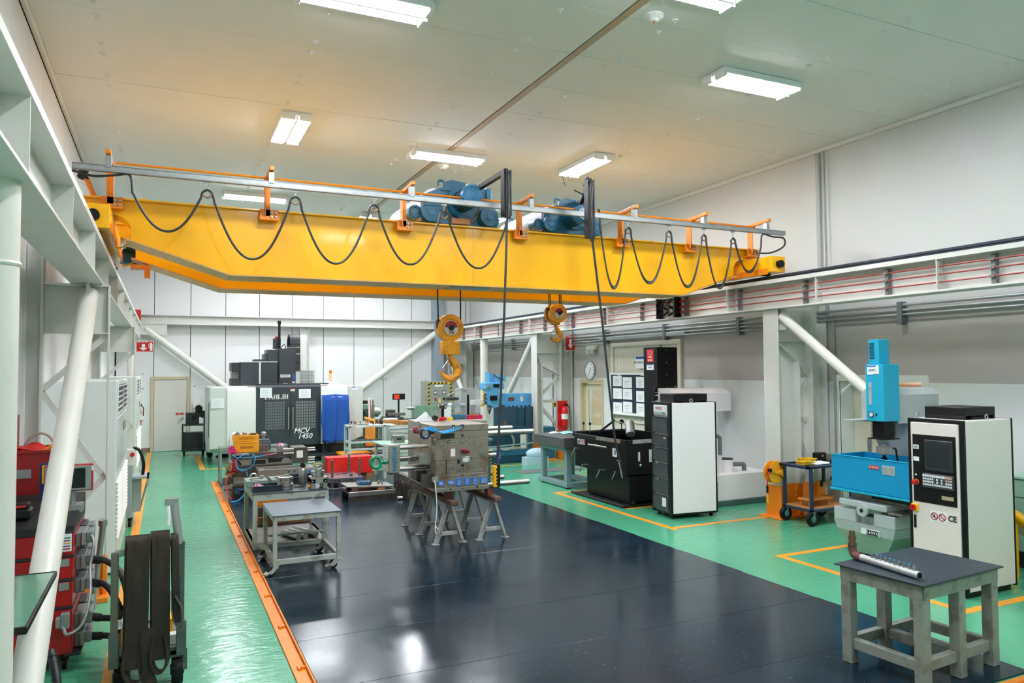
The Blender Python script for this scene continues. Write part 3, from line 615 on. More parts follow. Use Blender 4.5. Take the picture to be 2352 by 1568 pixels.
# ---------------------------------------------------------------- hoist trolleys
HBL = M('hoist_blue_light', '23719a', .42, var=.3, scale=8, dark='1a5878')
def fins(b, c, r, r2, y0, y1, n=22):
    for i in range(n):
        t = 2*PI*i/n; e = Vector((math.cos(t), 0, math.sin(t)))
        b.bar(Vector((c[0], (y0+y1)/2, c[1]))+e*r*.96, Vector((c[0], (y0+y1)/2, c[1]))+e*r2, .015, y1-y0, (0, 1, 0))
    return b
def hoist(x, label, s=1.0, logo=False):
    h = thing('hoist_trolley', label, 'hoist', (x, 10.5, 4.43))
    X = lambda v: x+v*s; Z = lambda v: 4.43+v*s
    for k, (ya, yb) in enumerate(((9.74, 9.78), (11.38, 11.42))):
        pl = MB().prism([(X(-.62), Z(.02)), (X(.62), Z(.02)), (X(.66), Z(.14)), (X(.5), Z(.3)), (X(.4), Z(.52)), (X(.1), Z(.56)), (X(-.1), Z(.55)), (X(-.3), Z(.5)), (X(-.5), Z(.4)), (X(-.52), Z(.02))], 'y', ya, yb).obj('side_plate', BLUEM, h)
        MB().box(X(-.6), X(.3), ya-.004, ya, Z(.34), Z(.345)).obj('fold_line', BLUEM, pl)
        MB().prism([(X(-.24), Z(.48)), (X(-.2), Z(.6)), (X(-.08), Z(.64)), (X(.12), Z(.62)), (X(.12), Z(.5))], 'y', ya-.02, ya).ring((X(-.24), ya-.01, Z(.57)), (0, 1, 0), .05*s, .018, 12, 6, -.4, PI*1.2).obj('lifting_lug', BLUEM, pl)
        for wx in (-.42, .46):
            yy = ya-.1
            w = MB().lathe([(.05, 0), (.14*s, .005), (.14*s, .03), (.12*s, .04), (.12*s, .09), (.135*s, .1)], (X(wx), yy, Z(.155)), (0, 1, 0), 22).obj('wheel', BLUEM, h)
            MB().cyl((X(wx), yy-.012, Z(.155)), (X(wx), yy, Z(.155)), .05*s, 14).cyl((X(wx), yy-.02, Z(.155)), (X(wx), yy-.012, Z(.155)), .016, 8).obj('hub', HBL, w)
    mx, mz = (-.03, .27) if logo else (.06, .345)
    # hoist motor poking over the near girder
    m = MB().cyl((X(mx), 9.36, Z(mz)), (X(mx), 9.74, Z(mz)), .125*s, 26).obj('hoist_motor', BLUEM, h)
    fins(MB(), (X(mx), Z(mz)), .125*s, .155*s, 9.4, 9.7, 28).obj('cooling_fins', BLUEM, m)
    MB().lathe([(.08*s, 0), (.14*s, .02), (.155*s, .05), (.155*s, .1)], (X(mx), 9.28, Z(mz)), (0, 1, 0), 26).obj('fan_cover', HBL, m)
    g = MB()
    for i in range(24):
        t = 2*PI*i/24; e = Vector((math.cos(t), 0, math.sin(t))); c = Vector((X(mx), 9.283, Z(mz)))
        g.bar(c+e*.045*s, c+e*.135*s+Vector((0, .01, 0)), .006, .012, (0, 1, 0))
    g.obj('fan_grille', BLUEM, m)
    if logo: MB().ring((X(mx), 9.275, Z(mz)), (0, 1, 0), .085*s, .007, 20, 6).bar((X(mx-.05), 9.275, Z(mz-.07)), (X(mx), 9.275, Z(mz+.08)), .011, .01).bar((X(mx+.05), 9.275, Z(mz-.07)), (X(mx), 9.275, Z(mz+.08)), .011, .01).obj('fan_emblem', WHT, m)
    MB().lathe([(.24*s, 0), (.24*s, .03), (.18*s, .05)], (X(.08), 9.7, Z(.34)), (0, 1, 0), 26).obj('motor_flange', BLUEM, h)
    if not logo: MB().ring((X(.08), 9.73, Z(.3)), (0, 1, 0), .26*s, .012, 20, 6, PI, 2*PI).box(X(-.1), X(.18), 9.69, 9.72, Z(.02), Z(.1)).obj('oil_stain_plate', M('rust_brown', '9a6a3c', .5), h)
    MB().box(X(.2), X(.46), 9.8, 10.2, Z(.46), Z(.64), .01).obj('junction_box', HBL, h)
    MB().box(X(.48), X(.56), 9.8, 10.5, Z(.25), Z(.6), .01).obj('control_panel', HBL, h)
    # drum between the girders, lighter grey, and far wheels
    d = MB().cyl((X(-.3), 9.8, Z(.3)), (X(-.3), 11.38, Z(.3)), .22*s, 24).obj('rope_drum', M('drum_grey', 'b9bfc6', .35, metal=.4, var=.2), h)
    MB().cyl((X(.1), 9.8, Z(.35)), (X(.1), 11.38, Z(.35)), .14*s, 18).obj('gear_tube', BLUEM, h)
    MB().box(X(-.5), X(-.3), 10.9, 11.36, Z(-.0), Z(.3), .01).cyl((X(-.72), 11.2, Z(.2)), (X(-.5), 11.2, Z(.2)), .1, 16).obj('travel_motor', BLUEM, h)
    MB().cyl((X(-.62), 9.72, Z(.14)), (X(-.62), 9.9, Z(.14)), .1*s, 18).ring((X(-.62), 9.715, Z(.14)), (0, 1, 0), .07*s, .008, 16, 6).obj('travel_gear', BLUEM, h)
    # arm that drags the festoon cable
    MB().bar((X(.25), 9.75, 4.95), (4.05 if not logo else 5.32, 8.74, 5.0), .06, .07, b=.004).box(X(.22), X(.3), 9.7, 9.8, Z(.5), 4.99).obj('tow_arm', BLK, h)
    return h
h1 = hoist(3.74, 'blue rope hoist trolley on the crane girders on the left, above the ten tonne hook', 1.0)
h2 = hoist(5.56, 'blue rope hoist trolley on the crane girders on the right, above the five tonne hook', .86, True)
for h, x in ((h1, 3.94), (h2, 5.77)): MB().box(x-.25, x+.25, 10.45, 10.75, 4.52, 4.57, .004).obj('rope_guide', BLUEM, h)
for h, x, zt, zb in ((h1, 4.05, 5.01, 4.4), (h2, 5.32, 5.01, 4.2)):
    MB().box(x-.055, x-.045, 8.7, 8.8, zb, zt, .002).box(x-.055, x+.055, 8.795, 8.805, zb, zt).box(x+.03, x+.055, 8.7, 8.71, zb, zt).obj('cable_channel', BLK, h)
    for k in (-.02, 0, .025): MB().tube(bez([(x+k, 8.7, zb-.05), (x+k*1.3, 8.68, (zb+zt)/2), (x+k, 8.7, zt-.06), (x+k*.5, 8.78, zt-.02), (x+k+.01, 8.85, zt-.3)], 6), .011, 6).obj('tow_cable', CABLE, h)
MB().tube(bez([(5.5, 9.2, 5.05), (5.42, 9.0, 5.1), (5.4, 8.9, 5.08), (5.5, 9.1, 5.02), (5.55, 9.3, 5.0)], 6), .012, 6).tube([(5.25, 9.3, 5.05), (5.17, 9.28, 5.22)], .004, 5).tube(bez([(5.4, 9.3, 5.0), (5.5, 9.2, 4.9), (5.62, 9.3, 4.75)], 5), .01, 6).obj('tied_cable', CABLE, h2)
# ---------------------------------------------------------------- hook blocks
HOOKY = M('hook_yellow', 'f2a410', .35, var=.6, scale=9, dark='b8781a', thr=(.5, .62))
HKR = M('hook_worn', 'e89a14', .4, var=.8, scale=8, dark='6a4a38', thr=(.5, .6))
def hook_block(x, zc, R, label, cap, two):
    y = 10.6
    t = thing('hook_block', label, 'hook', (x, y, zc))
    offs = (-.07, .07) if two else (0,)
    for o in offs:
        MB().lathe([(.05, -.05), (R*.6, -.05), (R*.7, -.065), (R, -.06), (R, .06), (R*.7, .065), (.05, .05)] if not two else [(.03, -.045), (R*.7, -.05), (R, -.04), (R, .04), (R*.7, .05), (.03, .045)], (x, y+o, zc), (0, 1, 0), 36).obj('sheave_cover', HOOKY, t)
    yf = y+offs[0]-.07
    d = MB().cyl((x, yf, zc), (x, yf+.02, zc), R*.56, 28).obj('face_plate', M('plate_pale', 'd8d5cc', .5), t)
    rr = MB(); n = 12
    rr.prism([(x+R*.2*math.cos(k*PI/n), zc+.005+R*.2*math.sin(k*PI/n)) for k in range(n+1)]+[(x+R*.5*math.cos(PI-k*PI/n), zc+.005+R*.5*math.sin(PI-k*PI/n)) for k in range(n+1)], 'y', yf-.003, yf)
    rr.obj('red_band', M('band_red', 'a81c34', .5), d)
    MB().cyl((x, yf-.03, zc), (x, yf, zc), R*.2, 16).obj('axle', BLK, d)
    text('lettering', cap, R*.36, M('band_red', 'a81c34'), d, (x, yf-.004, zc-R*.34))
    MB().box(x-R*1.01, x-R*.72, y-.05, y+.05, zc-.02, zc+R*.62, .01).obj('rope_slot', BLK, t)
    # swivel housing and hook
    b = zc-R
    if not two:
        MB().box(x-.14, x+.14, y-.08, y+.08, b-.2, b-.0, .008).box(x-.1, x+.06, y-.06, y+.06, b-.02, b+.04).obj('swivel_housing', HOOKY, t)
        top, hr, hz, tk = b-.2, .125, b-.44, .045
    else:
        MB().box(x-.06, x+.06, y-.06, y+.06, b-.03, b+.05, .008).obj('swivel_housing', HOOKY, t)
        top, hr, hz, tk = b-.02, .085, b-.2, .03
    hx = x
    k = MB(); pts = [(hx+.01, y, top+.02), (hx+.01, y, top-.05), (hx+.05, y, hz+hr*1.05)]; n = 16
    for i in range(n+1):
        a = PI*.42-i/n*PI*1.42; pts.append((hx+hr*math.cos(a), y, hz+hr*math.sin(a)))
    pts = bez(pts, 3); m_ = len(pts)
    ve = MB()
    for i in range(m_-1):
        f = i/m_; r0 = tk*(1.0+.55*math.sin(min(1, f*1.25)*PI))*(1 if f < .8 else 1-(f-.8)*2.6); f1 = (i+1)/m_; r1 = tk*(1.0+.55*math.sin(min(1, f1*1.25)*PI))*(1 if f1 < .8 else 1-(f1-.8)*2.6)
        ve.cyl(pts[i], pts[i+1], max(r0, .008), 12, max(r1, .008), cap=(i in (0, m_-2)))
    ve.obj('hook', HKR, t)
    MB().bar((hx+.0, y, top-.06), (hx-hr*.95, y, hz+.03), .03, .012).obj('safety_latch', STEEL, t)
    zt = 4.76; ropes = ((-R*.92, -.03), (-R*.82, .03), (R*.82, -.03), (R*.92, .03)) if not two else ((-R*.95, -.07), (-R*.45, .03), (R*.4, -.03), (R*.95, .07))
    for rx, ry in ropes: MB().cyl((x+rx, y+ry, zc), (x+rx*1.02-.04*(rx < 0), y+ry, zt), .011 if not two else .009, 6).obj('wire_rope', BLK, t)
    return t
hook_block(3.94, 3.035, .205, 'large yellow hook block marked 10t hanging on the left', '10t', False)
hook_block(5.77, 3.30, .155, 'smaller yellow twin sheave hook block marked 5t hanging on the right', '5t', True)
# ---------------------------------------------------------------- pendants
def pendant(label, top, bot, cw):
    t = thing('pendant_control', label, 'controller', bot)
    MB().tube(bez([top, Vector(top).lerp(Vector(bot), .35)+Vector((.01, 0, 0)), Vector(top).lerp(Vector(bot), .8), Vector(bot)+Vector((0, 0, .3))], 6), .016, 7).obj('cable', CABLE, t)
    return t
x, y, z = 3.868, 8.7, .9
pt = pendant('yellow and black crane pendant beside the steel mould block on trestles', (4.05, 8.72, 4.45), (x, y, z), 0)
MB().bar((x+.03, y, z+.5), (x+.005, y, z+.3), .035, .02).obj('strap', M('tape_blue', '2a4a9a', .6), pt)
MB().box(x-.04, x+.035, y-.035, y+.035, z, z+.3, .012).obj('body', BLK, pt)
MB().box(x-.055, x-.01, y-.045, y+.03, z+.005, z+.28, .01).obj('front_cover', YEL, pt)
for k in range(5): MB().cyl((x-.02, y-.05, z+.05+.045*k), (x-.02, y-.042, z+.05+.045*k), .013, 10).obj('button', BLK, pt)
x, y, z = 5.72, 8.7, .86
p2 = pendant('black crane pendant hanging in front of the black spark erosion tank', (5.33, 8.72, 4.25), (x, y, z), 0)
MB().box(x-.035, x+.035, y-.03, y+.03, z, z+.28, .012).obj('body', BLK, p2)
MB().bar((x-.03, y-.035, z+.26), (x+.02, y-.035, z+.03), .02, .01).obj('trim', STEEL, p2)
# ================================================================ RIGHT SIDE
def B(t, n, m, *boxes, b=.004):
    """one part made of plain boxes (x0,x1,y0,y1,z0,z1)"""
    mb = MB()
    for q in boxes: mb.box(*q, b)
    return mb.obj(n, m, t)
def castor(t, x, y, z, r=.03, m=RUB):
    c = MB().cyl((x-.012, y, r), (x+.012, y, r), r, 12).obj('castor_wheel', m, t)
    MB().box(x-.02, x+.02, y-.02, y+.02, r*1.4, z).obj('fork', GALV, c)
    return c
CAB = M('cabinet_cream', 'e8dfda', .45, var=.06, scale=3); CABW = M('cabinet_white', 'f4eff0', .45, var=.03, scale=2)
KEY = M('key_white', 'e6e8ea', .5)
# ---------------------------------------------------------------- control cabinet
t = thing('control_cabinet', 'cream control cabinet with screen and keypad right of the turquoise machine', 'cabinet', (7.9, 5.3, 0))
X0, X1, Y0, Y1, Z0, Z1 = 7.49, 8.31, 4.98, 5.61, .07, 1.83
B(t, 'body', CAB, (X0+.03, X1-.02, Y0, Y1, Z0, Z1), b=.006)
B(t, 'plinth', BLK, (X0+.05, X1-.04, Y0+.04, Y1-.04, 0, Z0))
B(t, 'door_seal', BLK, (X0, X0+.035, Y0-.004, Y0+.045, Z0, Z1+.004), (X0, X0+.035, Y1-.035, Y1+.004, Z0, Z1+.004), (X0, X0+.035, Y0+.045, Y1-.035, Z1-.035, Z1+.004), (X1-.02, X1, Y0-.006, Y1, Z0-.02, Z1+.004))
d = B(t, 'door', CAB, (X0-.012, X0+.02, Y0+.05, Y1-.04, Z0+.02, Z1-.04))
pn = B(t, 'control_panel', BLK, (X0-.02, X0-.01, Y0+.075, Y1-.065, .93, 1.66), b=.003)
B(pn, 'screen_bezel', M('bezel_dark', '2b2f33', .4), (X0-.032, X0-.018, Y0+.1, Y0+.42, 1.28, 1.61), b=.006)
B(pn, 'screen', GLASSD, (X0-.034, X0-.03, Y0+.13, Y0+.395, 1.32, 1.58), b=.001)
kb = MB().box(X0-.05, X0-.015, Y0+.095, Y0+.44, 1.1, 1.25, .006).obj('keypad', M('keypad_grey', '3c4248', .5), t)
rr_ = random.Random(4)
for r in range(4):
    for c in range(13):
        if r in (1, 2) and c in (5, 7, 9) and rr_.random() < .5: continue
        yk = Y0+.43-.0255*c; zk = 1.225-.03*r
        B(kb, 'key', KEY if (c < 10 or r > 1) else M('key_salmon', 'd9b2a6', .5), (X0-.056, X0-.048, yk-.02, yk-.003 if r else yk-.001, zk-.01, zk+.01 if r else zk+.014), b=.001)
for z in (1.5, 1.37): B(pn, 'label_plate', PAPER, (X0-.024, X0-.019, Y1-.14, Y1-.075, z, z+.045), b=.001)
B(pn, 'maker_plate', M('plate_brass', 'b8a988', .4), (X0-.024, X0-.019, Y0+.11, Y0+.24, .99, 1.03), b=.001)
for k in range(3): B(pn, 'panel_text', INK, (X0-.0255, X0-.024, Y1-.13+.002*k, Y1-.085, 1.51+.01*k, 1.514+.01*k), b=0)
es = MB().lathe([(.028, 0), (.028, .012), (.016, .012), (.016, .028), (.03, .03), (.03, .042), (.02, .048), (0, .05)], (X0-.018, Y1-.1, 1.14), (-1, 0, 0), 18).obj('emergency_stop', REDP, t)
MB().cyl((X0-.018, Y1-.1, 1.14), (X0-.026, Y1-.1, 1.14), .032, 18).obj('collar', YEL, es)
MB().cyl((X0-.018, Y1-.1, 1.22), (X0-.026, Y1-.1, 1.22), .01, 10).obj('pilot_lamp', KEY, t)
ms = B(t, 'main_switch', YEL, (X0-.03, X0-.01, Y1-.115, Y1-.035, .82, .9))
MB().cyl((X0-.03, Y1-.065, .86), (X0-.05, Y1-.065, .86), .032, 16).box(X0-.065, X0-.05, Y1-.073, Y1-.057, .83, .89).obj('switch_knob', REDP, ms)
B(t, 'door_handle', BLK, (X0-.022, X0-.01, Y1-.085, Y1-.055, .64, .78)); 
st_ = B(t, 'warning_sticker', PAPER, (X0-.0135, X0-.0115, Y0+.2, Y0+.38, .74, .86), b=0)
for yy in (Y0+.335, Y0+.245):
    MB().ring((X0-.015, yy, .8), (1, 0, 0), .036, .005, 24, 5).bar((X0-.015, yy+.026, .826), (X0-.015, yy-.026, .774), .006, .008).obj('no_symbol', M('sign_red', 'b8203c', .5), st_)
MB().lathe([(0, -.015), (.013, -.005), (.008, .01), (0, .022)], (X0-.014, Y0+.335, .8), (0, 0, 1), 8).obj('flame_symbol', INK, st_)
text('lettering', 'CE', .085, INK, t, (X0-.013, Y0+.135, .8), '-x', bold=.003, sx=.9)
ft = B(t, 'roof_fan_box', BLK, (X0+.16, X1-.14, Y0+.09, Y1-.09, Z1+.04, Z1+.13)); B(t, 'fan_box_feet', BLK, (X0+.16, X0+.19, Y0+.09, Y1-.09, Z1, Z1+.04), (X1-.17, X1-.14, Y0+.09, Y1-.09, Z1, Z1+.04), (X0+.3, X1-.3, Y0+.1, Y1-.1, Z1, Z1+.03))
for p in ((X0+.45, Y0+.04), (X0+.1, Y1-.05)): MB().ring((p[0], p[1], Z1+.03), (0, 1, 0), .022, .007, 14, 6).obj('lifting_eye', GALV, t)
# ---------------------------------------------------------------- steel bench with the manifold (near right)
WORN = M('worn_grey_paint', '8d918a', .45, var=.7, scale=9, dark='6d675c', thr=(.5, .62)); WORNL = M('worn_light_grey', 'aab0a9', .45, var=.7, scale=11, dark='7c756a', thr=(.52, .62))
SHEET = M('rubber_sheet_slate', '28313a', .45, var=.4, scale=5, dark='36424c', spec=.35)
t = thing('steel_bench', 'heavy grey steel bench with dark rubber top, nearest on the right', 'table', (5.55, 4.1, .013), math.radians(4.3))
T0 = MW[t.name] @ Matrix.Rotation(0, 4, 'Z')
def pt_(b, n, m): return b.xf(T0).obj(n, m, t)
hx, hy = .5, .35
pt_(MB().box(-hx-.035, hx+.035, -hy-.03, hy+.03, .772, .784, .003), 'rubber_top', SHEET)
pt_(MB().box(-hx, hx, -hy, -hy+.012, .66, .77, .003).box(-hx, hx, hy-.012, hy, .66, .77, .003).box(-hx, -hx+.012, -hy, hy, .66, .77, .003).box(hx-.012, hx, -hy, hy, .66, .77, .003).box(-hx, hx, -hy, hy, .75, .772), 'apron', WORN)
for x in (-hx, -.045, hx-.09):
    for y in (-hy, hy-.09): pt_(MB().box(x+.002, x+.088, y+.002, y+.088, 0, .75, .004), 'leg', WORN)
for y in (-hy, hy-.09):
    pt_(MB().box(-hx+.09, -.045, y+.03, y+.09, .12, .2, .003), 'stretcher', WORN); pt_(MB().box(.045, hx-.09, y+.03, y+.09, .12, .2, .003), 'stretcher', WORN)
for x in (-hx, -.045, hx-.09): pt_(MB().box(x+.02, x+.08, -hy+.09, hy-.09, .12, .2, .003), 'stretcher', WORN)
# manifold lying on the bench
zt = .797
m = thing('pipe_manifold', 'silver pipe manifold with two rows of small fittings on the near right bench', 'pipe', (5.25, 4.1, zt))
a, c = Vector((5.23, 4.37, zt+.032)), Vector((5.16, 3.8, zt+.032)); dr = (c-a).normalized()
MB().cyl(a, c, .03, 18).obj('pipe', M('pipe_silver', 'c9ccd0', .35, metal=.6, var=.5, scale=12, dark='8e8a88'), m); MB().cyl(c, c+dr*.002, .024, 14).obj('bore', BLK, m)
MB().tube(bez([a-dr*.0, a-dr*.05, a-dr*.085+Vector((0, 0, .012)), a-dr*.1+Vector((0, 0, .05)), a-dr*.1+Vector((0, 0, .09))], 5), .034, 12).obj('elbow', M('rust_pipe', '6a4640', .6, var=.5, scale=14), m)
e = a-dr*.1; MB().lathe([(.036, .08), (.036, .1), (.028, .1), (.028, .13), (.032, .13), (.032, .16), (.024, .16), (.024, .2), (0, .2)], e, (0, 0, 1), 12).obj('brass_coupling', M('brass_dark', '8a7358', .35, metal=.8), m)
FB = M('fitting_blue', '3d7fae', .4)
fit_ = None
for r in (0, 1):
    for k in range(10):
        q = a+dr*(.1+.045*k+.02*r)+Vector((.012-.028*r+.01, 0, .026)); 
        b_ = MB().cyl(q, q+Vector((0, 0, .022)), .009, 8).cyl(q+Vector((0, 0, .022)), q+Vector((0, 0, .03)), .011, 8)
        f = b_.obj('fitting', STEEL, m)
        if (k+r) % 3 != 1: MB().cyl(q+Vector((0, 0, .03)), q+Vector((0, 0, .036)), .009, 8).obj('collet', FB, f)
# ---------------------------------------------------------------- turquoise spark erosion machine
TEAL = M('machine_turquoise', '12a9cf', .38, var=.05, scale=2); TEALB = M('tank_blue', '0f97cc', .35, var=.06, scale=2)
GRYM = M('machine_grey', 'b4bcbe', .42, var=.12, scale=3); GRNW = M('machine_greengrey', '93ad9c', .45, var=.1)
t = thing('spark_erosion_machine', 'turquoise and grey spark erosion machine with open blue tank', 'machine', (8.5, 6.6, 0))
def loft(b, rings):   # rings of 4 corners
    o = len(b.v)
    for r in rings: b.v += [tuple(q) for q in r]
    n = len(rings)
    for k in range(n-1):
        for i in range(4): b.f.append((o+k*4+i, o+k*4+(i+1) % 4, o+(k+1)*4+(i+1) % 4, o+(k+1)*4+i))
    b.f.append((o+3, o+2, o+1, o)); b.f.append(tuple(o+(n-1)*4+i for i in range(4))); return b
def rect(x0, x1, y0, y1, z): return [(x0, y0, z), (x1, y0, z), (x1, y1, z), (x0, y1, z)]
loft(MB(), [rect(8.1, 9.2, 6.42, 6.92, .03), rect(8.02, 9.25, 6.24, 7.06, .3)]).obj('base_casting', GRNW, t)
loft(MB(), [rect(8.02, 9.25, 6.24, 7.06, .3), rect(8.0, 9.25, 6.2, 7.1, .42)]).box(8.0, 9.25, 6.2, 6.5, .42, .58, .01).box(8.0, 9.25, 6.76, 7.1, .42, .58, .01).box(8.1, 9.25, 6.5, 6.76, .42, .5).obj('base_upper', GRYM, t)
B(t, 'base_foot', BLK, (8.15, 9.15, 6.5, 6.85, 0, .03))
B(t, 'saddle', GRYM, (7.98, 9.0, 6.3, 7.0, .62, .7), (8.04, 9.0, 6.42, 6.9, .56, .63), b=.012); B(t, 'way_cover', STEELD, (8.0, 8.9, 6.1, 6.3, .6, .63))
hw = MB().cyl((7.94, 6.62, .6), (7.98, 6.62, .6), .075, 22).obj('handwheel', GRYM, t); MB().cyl((7.935, 6.62, .6), (7.94, 6.62, .6), .025, 12).obj('hub', BLK, hw)
np_ = B(t, 'name_plate', PAPER, (7.995, 8.022, 6.42, 6.68, .3, .37), b=.001); B(np_, 'name_field', INK, (7.992, 7.996, 6.43, 6.6, .305, .365), b=0); text('lettering', 'E-HWA', .052, WHT, np_, (7.99, 6.515, .335), '-x')
B(t, 'table', STEELD, (8.15, 8.8, 6.15, 6.95, .7, .8)); B(t, 'table_rail', BLK, (8.1, 8.7, 6.05, 6.6, .74, .78))
B(t, 'tank_tray', TEAL, (7.97, 8.85, 5.94, 7.13, .8, .825))
tk = B(t, 'tank_front', TEALB, (8.0, 8.012, 5.96, 7.12, .83, 1.255)); B(t, 'tank_wall', TEALB, (8.012, 8.6, 7.1, 7.12, .83, 1.255), (8.6, 8.62, 5.96, 7.12, .83, 1.255), (8.012, 8.6, 5.96, 5.98, .83, 1.255), (8.012, 8.6, 5.98, 7.1, .83, .85))
B(t, 'tank_rim', TEAL, (7.99, 8.01, 5.95, 7.13, 1.25, 1.262)); B(t, 'tank_hinge', BLK, (7.99, 8.0, 7.115, 7.14, .9, .96), (7.99, 8.0, 7.115, 7.14, 1.12, 1.18), (7.99, 8.0, 5.94, 5.965, .92, 1.15))
b1 = B(tk, 'maker_badge', M('badge_red', 'd0252c', .4), (7.994, 8.0, 6.4, 6.54, 1.13, 1.175), b=.001); text('lettering', 'MECCA', .028, WHT, tk, (7.993, 6.455, 1.152), '-x', shear=.2); text('lettering', 'R', .03, WHT, tk, (7.993, 6.52, 1.153), '-x', bold=.001)
B(tk, 'instruction_plate', M('plate_aluminium', 'c3c9cc', .4, metal=.3), (7.996, 8.0, 6.18, 6.355, 1.08, 1.19), b=.001)
for k in range(6): B(tk, 'plate_text', M('print_grey', '8d949a', .6), (7.9945, 7.996, 6.275, 6.345, 1.095+.014*k, 1.1+.014*k), (7.9945, 7.996, 6.19, 6.26, 1.095+.014*k, 1.1+.014*k), b=0)
hd = B(t, 'head', TEAL, (8.12, 8.41, 6.4, 6.66, 1.715, 2.43)); h2_ = B(t, 'head_motor_cover', TEAL, (8.15, 8.34, 6.48, 6.63, 2.43, 2.745))
for k in range(13): B(h2_, 'vent_slot', BLK, (8.147, 8.151, 6.545, 6.615, 2.5+.016*k, 2.507+.016*k), b=0)
sl_ = B(hd, 'scale_window', M('window_grey', 'a9b2b5', .25), (8.114, 8.121, 6.57, 6.615, 1.92, 2.2), b=.001); B(sl_, 'window_line', INK, (8.1125, 8.114, 6.57, 6.615, 2.12, 2.123), b=0)
B(hd, 'label_sticker', PAPER, (8.115, 8.12, 6.46, 6.63, 2.3, 2.42), b=.001); B(hd, 'label_stripe', INKB, (8.113, 8.115, 6.5, 6.63, 2.4, 2.415), (8.113, 8.115, 6.46, 6.54, 2.305, 2.312), b=0); text('lettering', 'EDM 1', .042, INK, hd, (8.113, 6.545, 2.355), '-x')
g = MB().cyl((8.12, 6.58, 1.8), (8.108, 6.58, 1.8), .032, 20).obj('gauge', PAPER, hd); MB().ring((8.108, 6.58, 1.8), (1, 0, 0), .033, .005, 20, 5).obj('gauge_rim', BLK, hd); B(hd, 'gauge_switch', BLK, (8.11, 8.12, 6.5, 6.515, 1.785, 1.815), b=0); MB().bar((8.107, 6.58, 1.8), (8.107, 6.566, 1.815), .003, .003).obj('gauge_needle', INK, hd)
bl_ = MB(); 
for k in range(12):
    z = 1.5+.018*k; bl_.box(8.155, 8.375, 6.43, 6.63, z, z+.005, .002).box(8.17, 8.36, 6.445, 6.615, z+.005, z+.018)
bl_.obj('bellows', BLK, t)
B(t, 'head_flange', BLK, (8.13, 8.41, 6.4, 6.66, 1.485, 1.5)); MB().lathe([(.05, 0), (.05, .02), (.095, .02), (.095, .1), (.06, .11), (.085, .16), (.085, .2)], (8.265, 6.53, 1.29), (0, 0, 1), 20).obj('chuck', STEEL, t); MB().lathe([(0, 0), (.012, .01), (.02, .05), (.035, .06), (.035, .12), (.02, .13), (.02, .17)], (8.265, 6.53, 1.13), (0, 0, 1), 14).obj('electrode_holder', BLK, t)
MB().tube(bez([(8.36, 6.5, 1.36), (8.4, 6.47, 1.36), (8.41, 6.46, 1.25), (8.43, 6.45, 1.05)], 5), .012, 7).obj('flushing_hose', BLK, t)
ar = MB().prism([(6.43, 1.68), (6.97, 1.68), (6.97, 2.04), (6.9, 2.12), (6.5, 2.12), (6.43, 2.04)], 'x', 8.41, 9.2).obj('ram', GRYM, t); loft(MB(), [rect(8.75, 9.3, 6.4, 7.0, .5), rect(8.68, 9.25, 6.45, 6.95, 1.7)]).obj('column', GRYM, t); B(t, 'ram_shelf', GRYM, (8.1, 8.6, 6.8, 7.0, 1.7, 1.715))
MB().box(9.19, 9.22, 6.6, 6.66, 1.5, 2.0).cyl((9.2, 6.6, 1.98), (9.23, 6.6, 1.98), .04, 14).box(8.98, 9.3, 6.36, 6.42, 1.86, 1.88).obj('limit_bracket', BLK, ar)
# ---------------------------------------------------------------- green machine at the right edge, orange guard pipe
t = thing('machine_cabinet', 'pale green machine housing cut by the right edge of the view', 'machine', (9.5, 4.6, 0))
GRNP = M('machine_palegreen', '86a894', .45, var=.1); B(t, 'body', GRNP, (9.2, 9.98, 3.6, 5.6, .2, 1.06), b=.015); B(t, 'lid', M('lid_green', '9fc4ae', .4), (9.18, 9.98, 3.58, 5.62, 1.06, 1.09)); B(t, 'seam', BLK, (9.196, 9.2, 3.6, 5.6, .84, .845), b=0); B(t, 'plinth', BLK, (9.25, 9.98, 3.7, 5.55, 0, .2))
t = thing('guard_pipe', 'orange guard pipe sloping to the floor at the right edge', 'barrier', (8.9, 4.9, 0))
MB().cyl((8.78, 5.3, .72), (9.05, 4.6, .22), .06, 18).obj('pipe', YEL, t); MB().cyl((9.05, 4.6, .22), (9.05, 4.6, 0), .06, 18).cyl((8.78, 5.3, .72), (8.78, 5.3, 0), .06, 18).obj('pipe_leg', YEL, t)
# ---------------------------------------------------------------- navy cart in front of the column
NAVY = M('cart_navy', '1c3050', .4, var=.15)
t = thing('tool_cart', 'dark blue two tier cart on rubber wheels beside the orange based column', 'cart', (9.3, 8.56, 0))
CX0, CX1, CY0, CY1 = 8.8, 9.75, 8.27, 8.84
for x in (CX0, CX1-.045):
    for y in (CY0, CY1-.045): B(t, 'post', NAVY, (x+.06 if x == CX0 else x, x+.105 if x == CX0 else x+.045, y, y+.045, .22, .89))
B(t, 'top_frame', NAVY, (CX0, CX1, CY0, CY0+.045, .86, .905), (CX0, CX1, CY1-.045, CY1, .86, .905), (CX0, CX0+.045, CY0, CY1, .86, .905), (CX1-.045, CX1, CY0, CY1, .86, .905), (CX0, CX1, CY0, CY1, .87, .885))
B(t, 'lower_shelf', M('shelf_wood', 'c98a52', .5, var=.3), (CX0+.08, CX1, CY0+.03, CY1-.03, .245, .265)); B(t, 'lower_frame', NAVY, (CX0+.06, CX1, CY0, CY0+.04, .205, .25), (CX0+.06, CX1, CY1-.04, CY1, .205, .25), (CX0+.06, CX0+.1, CY0, CY1, .205, .25), (CX1-.04, CX1, CY0, CY1, .205, .25))
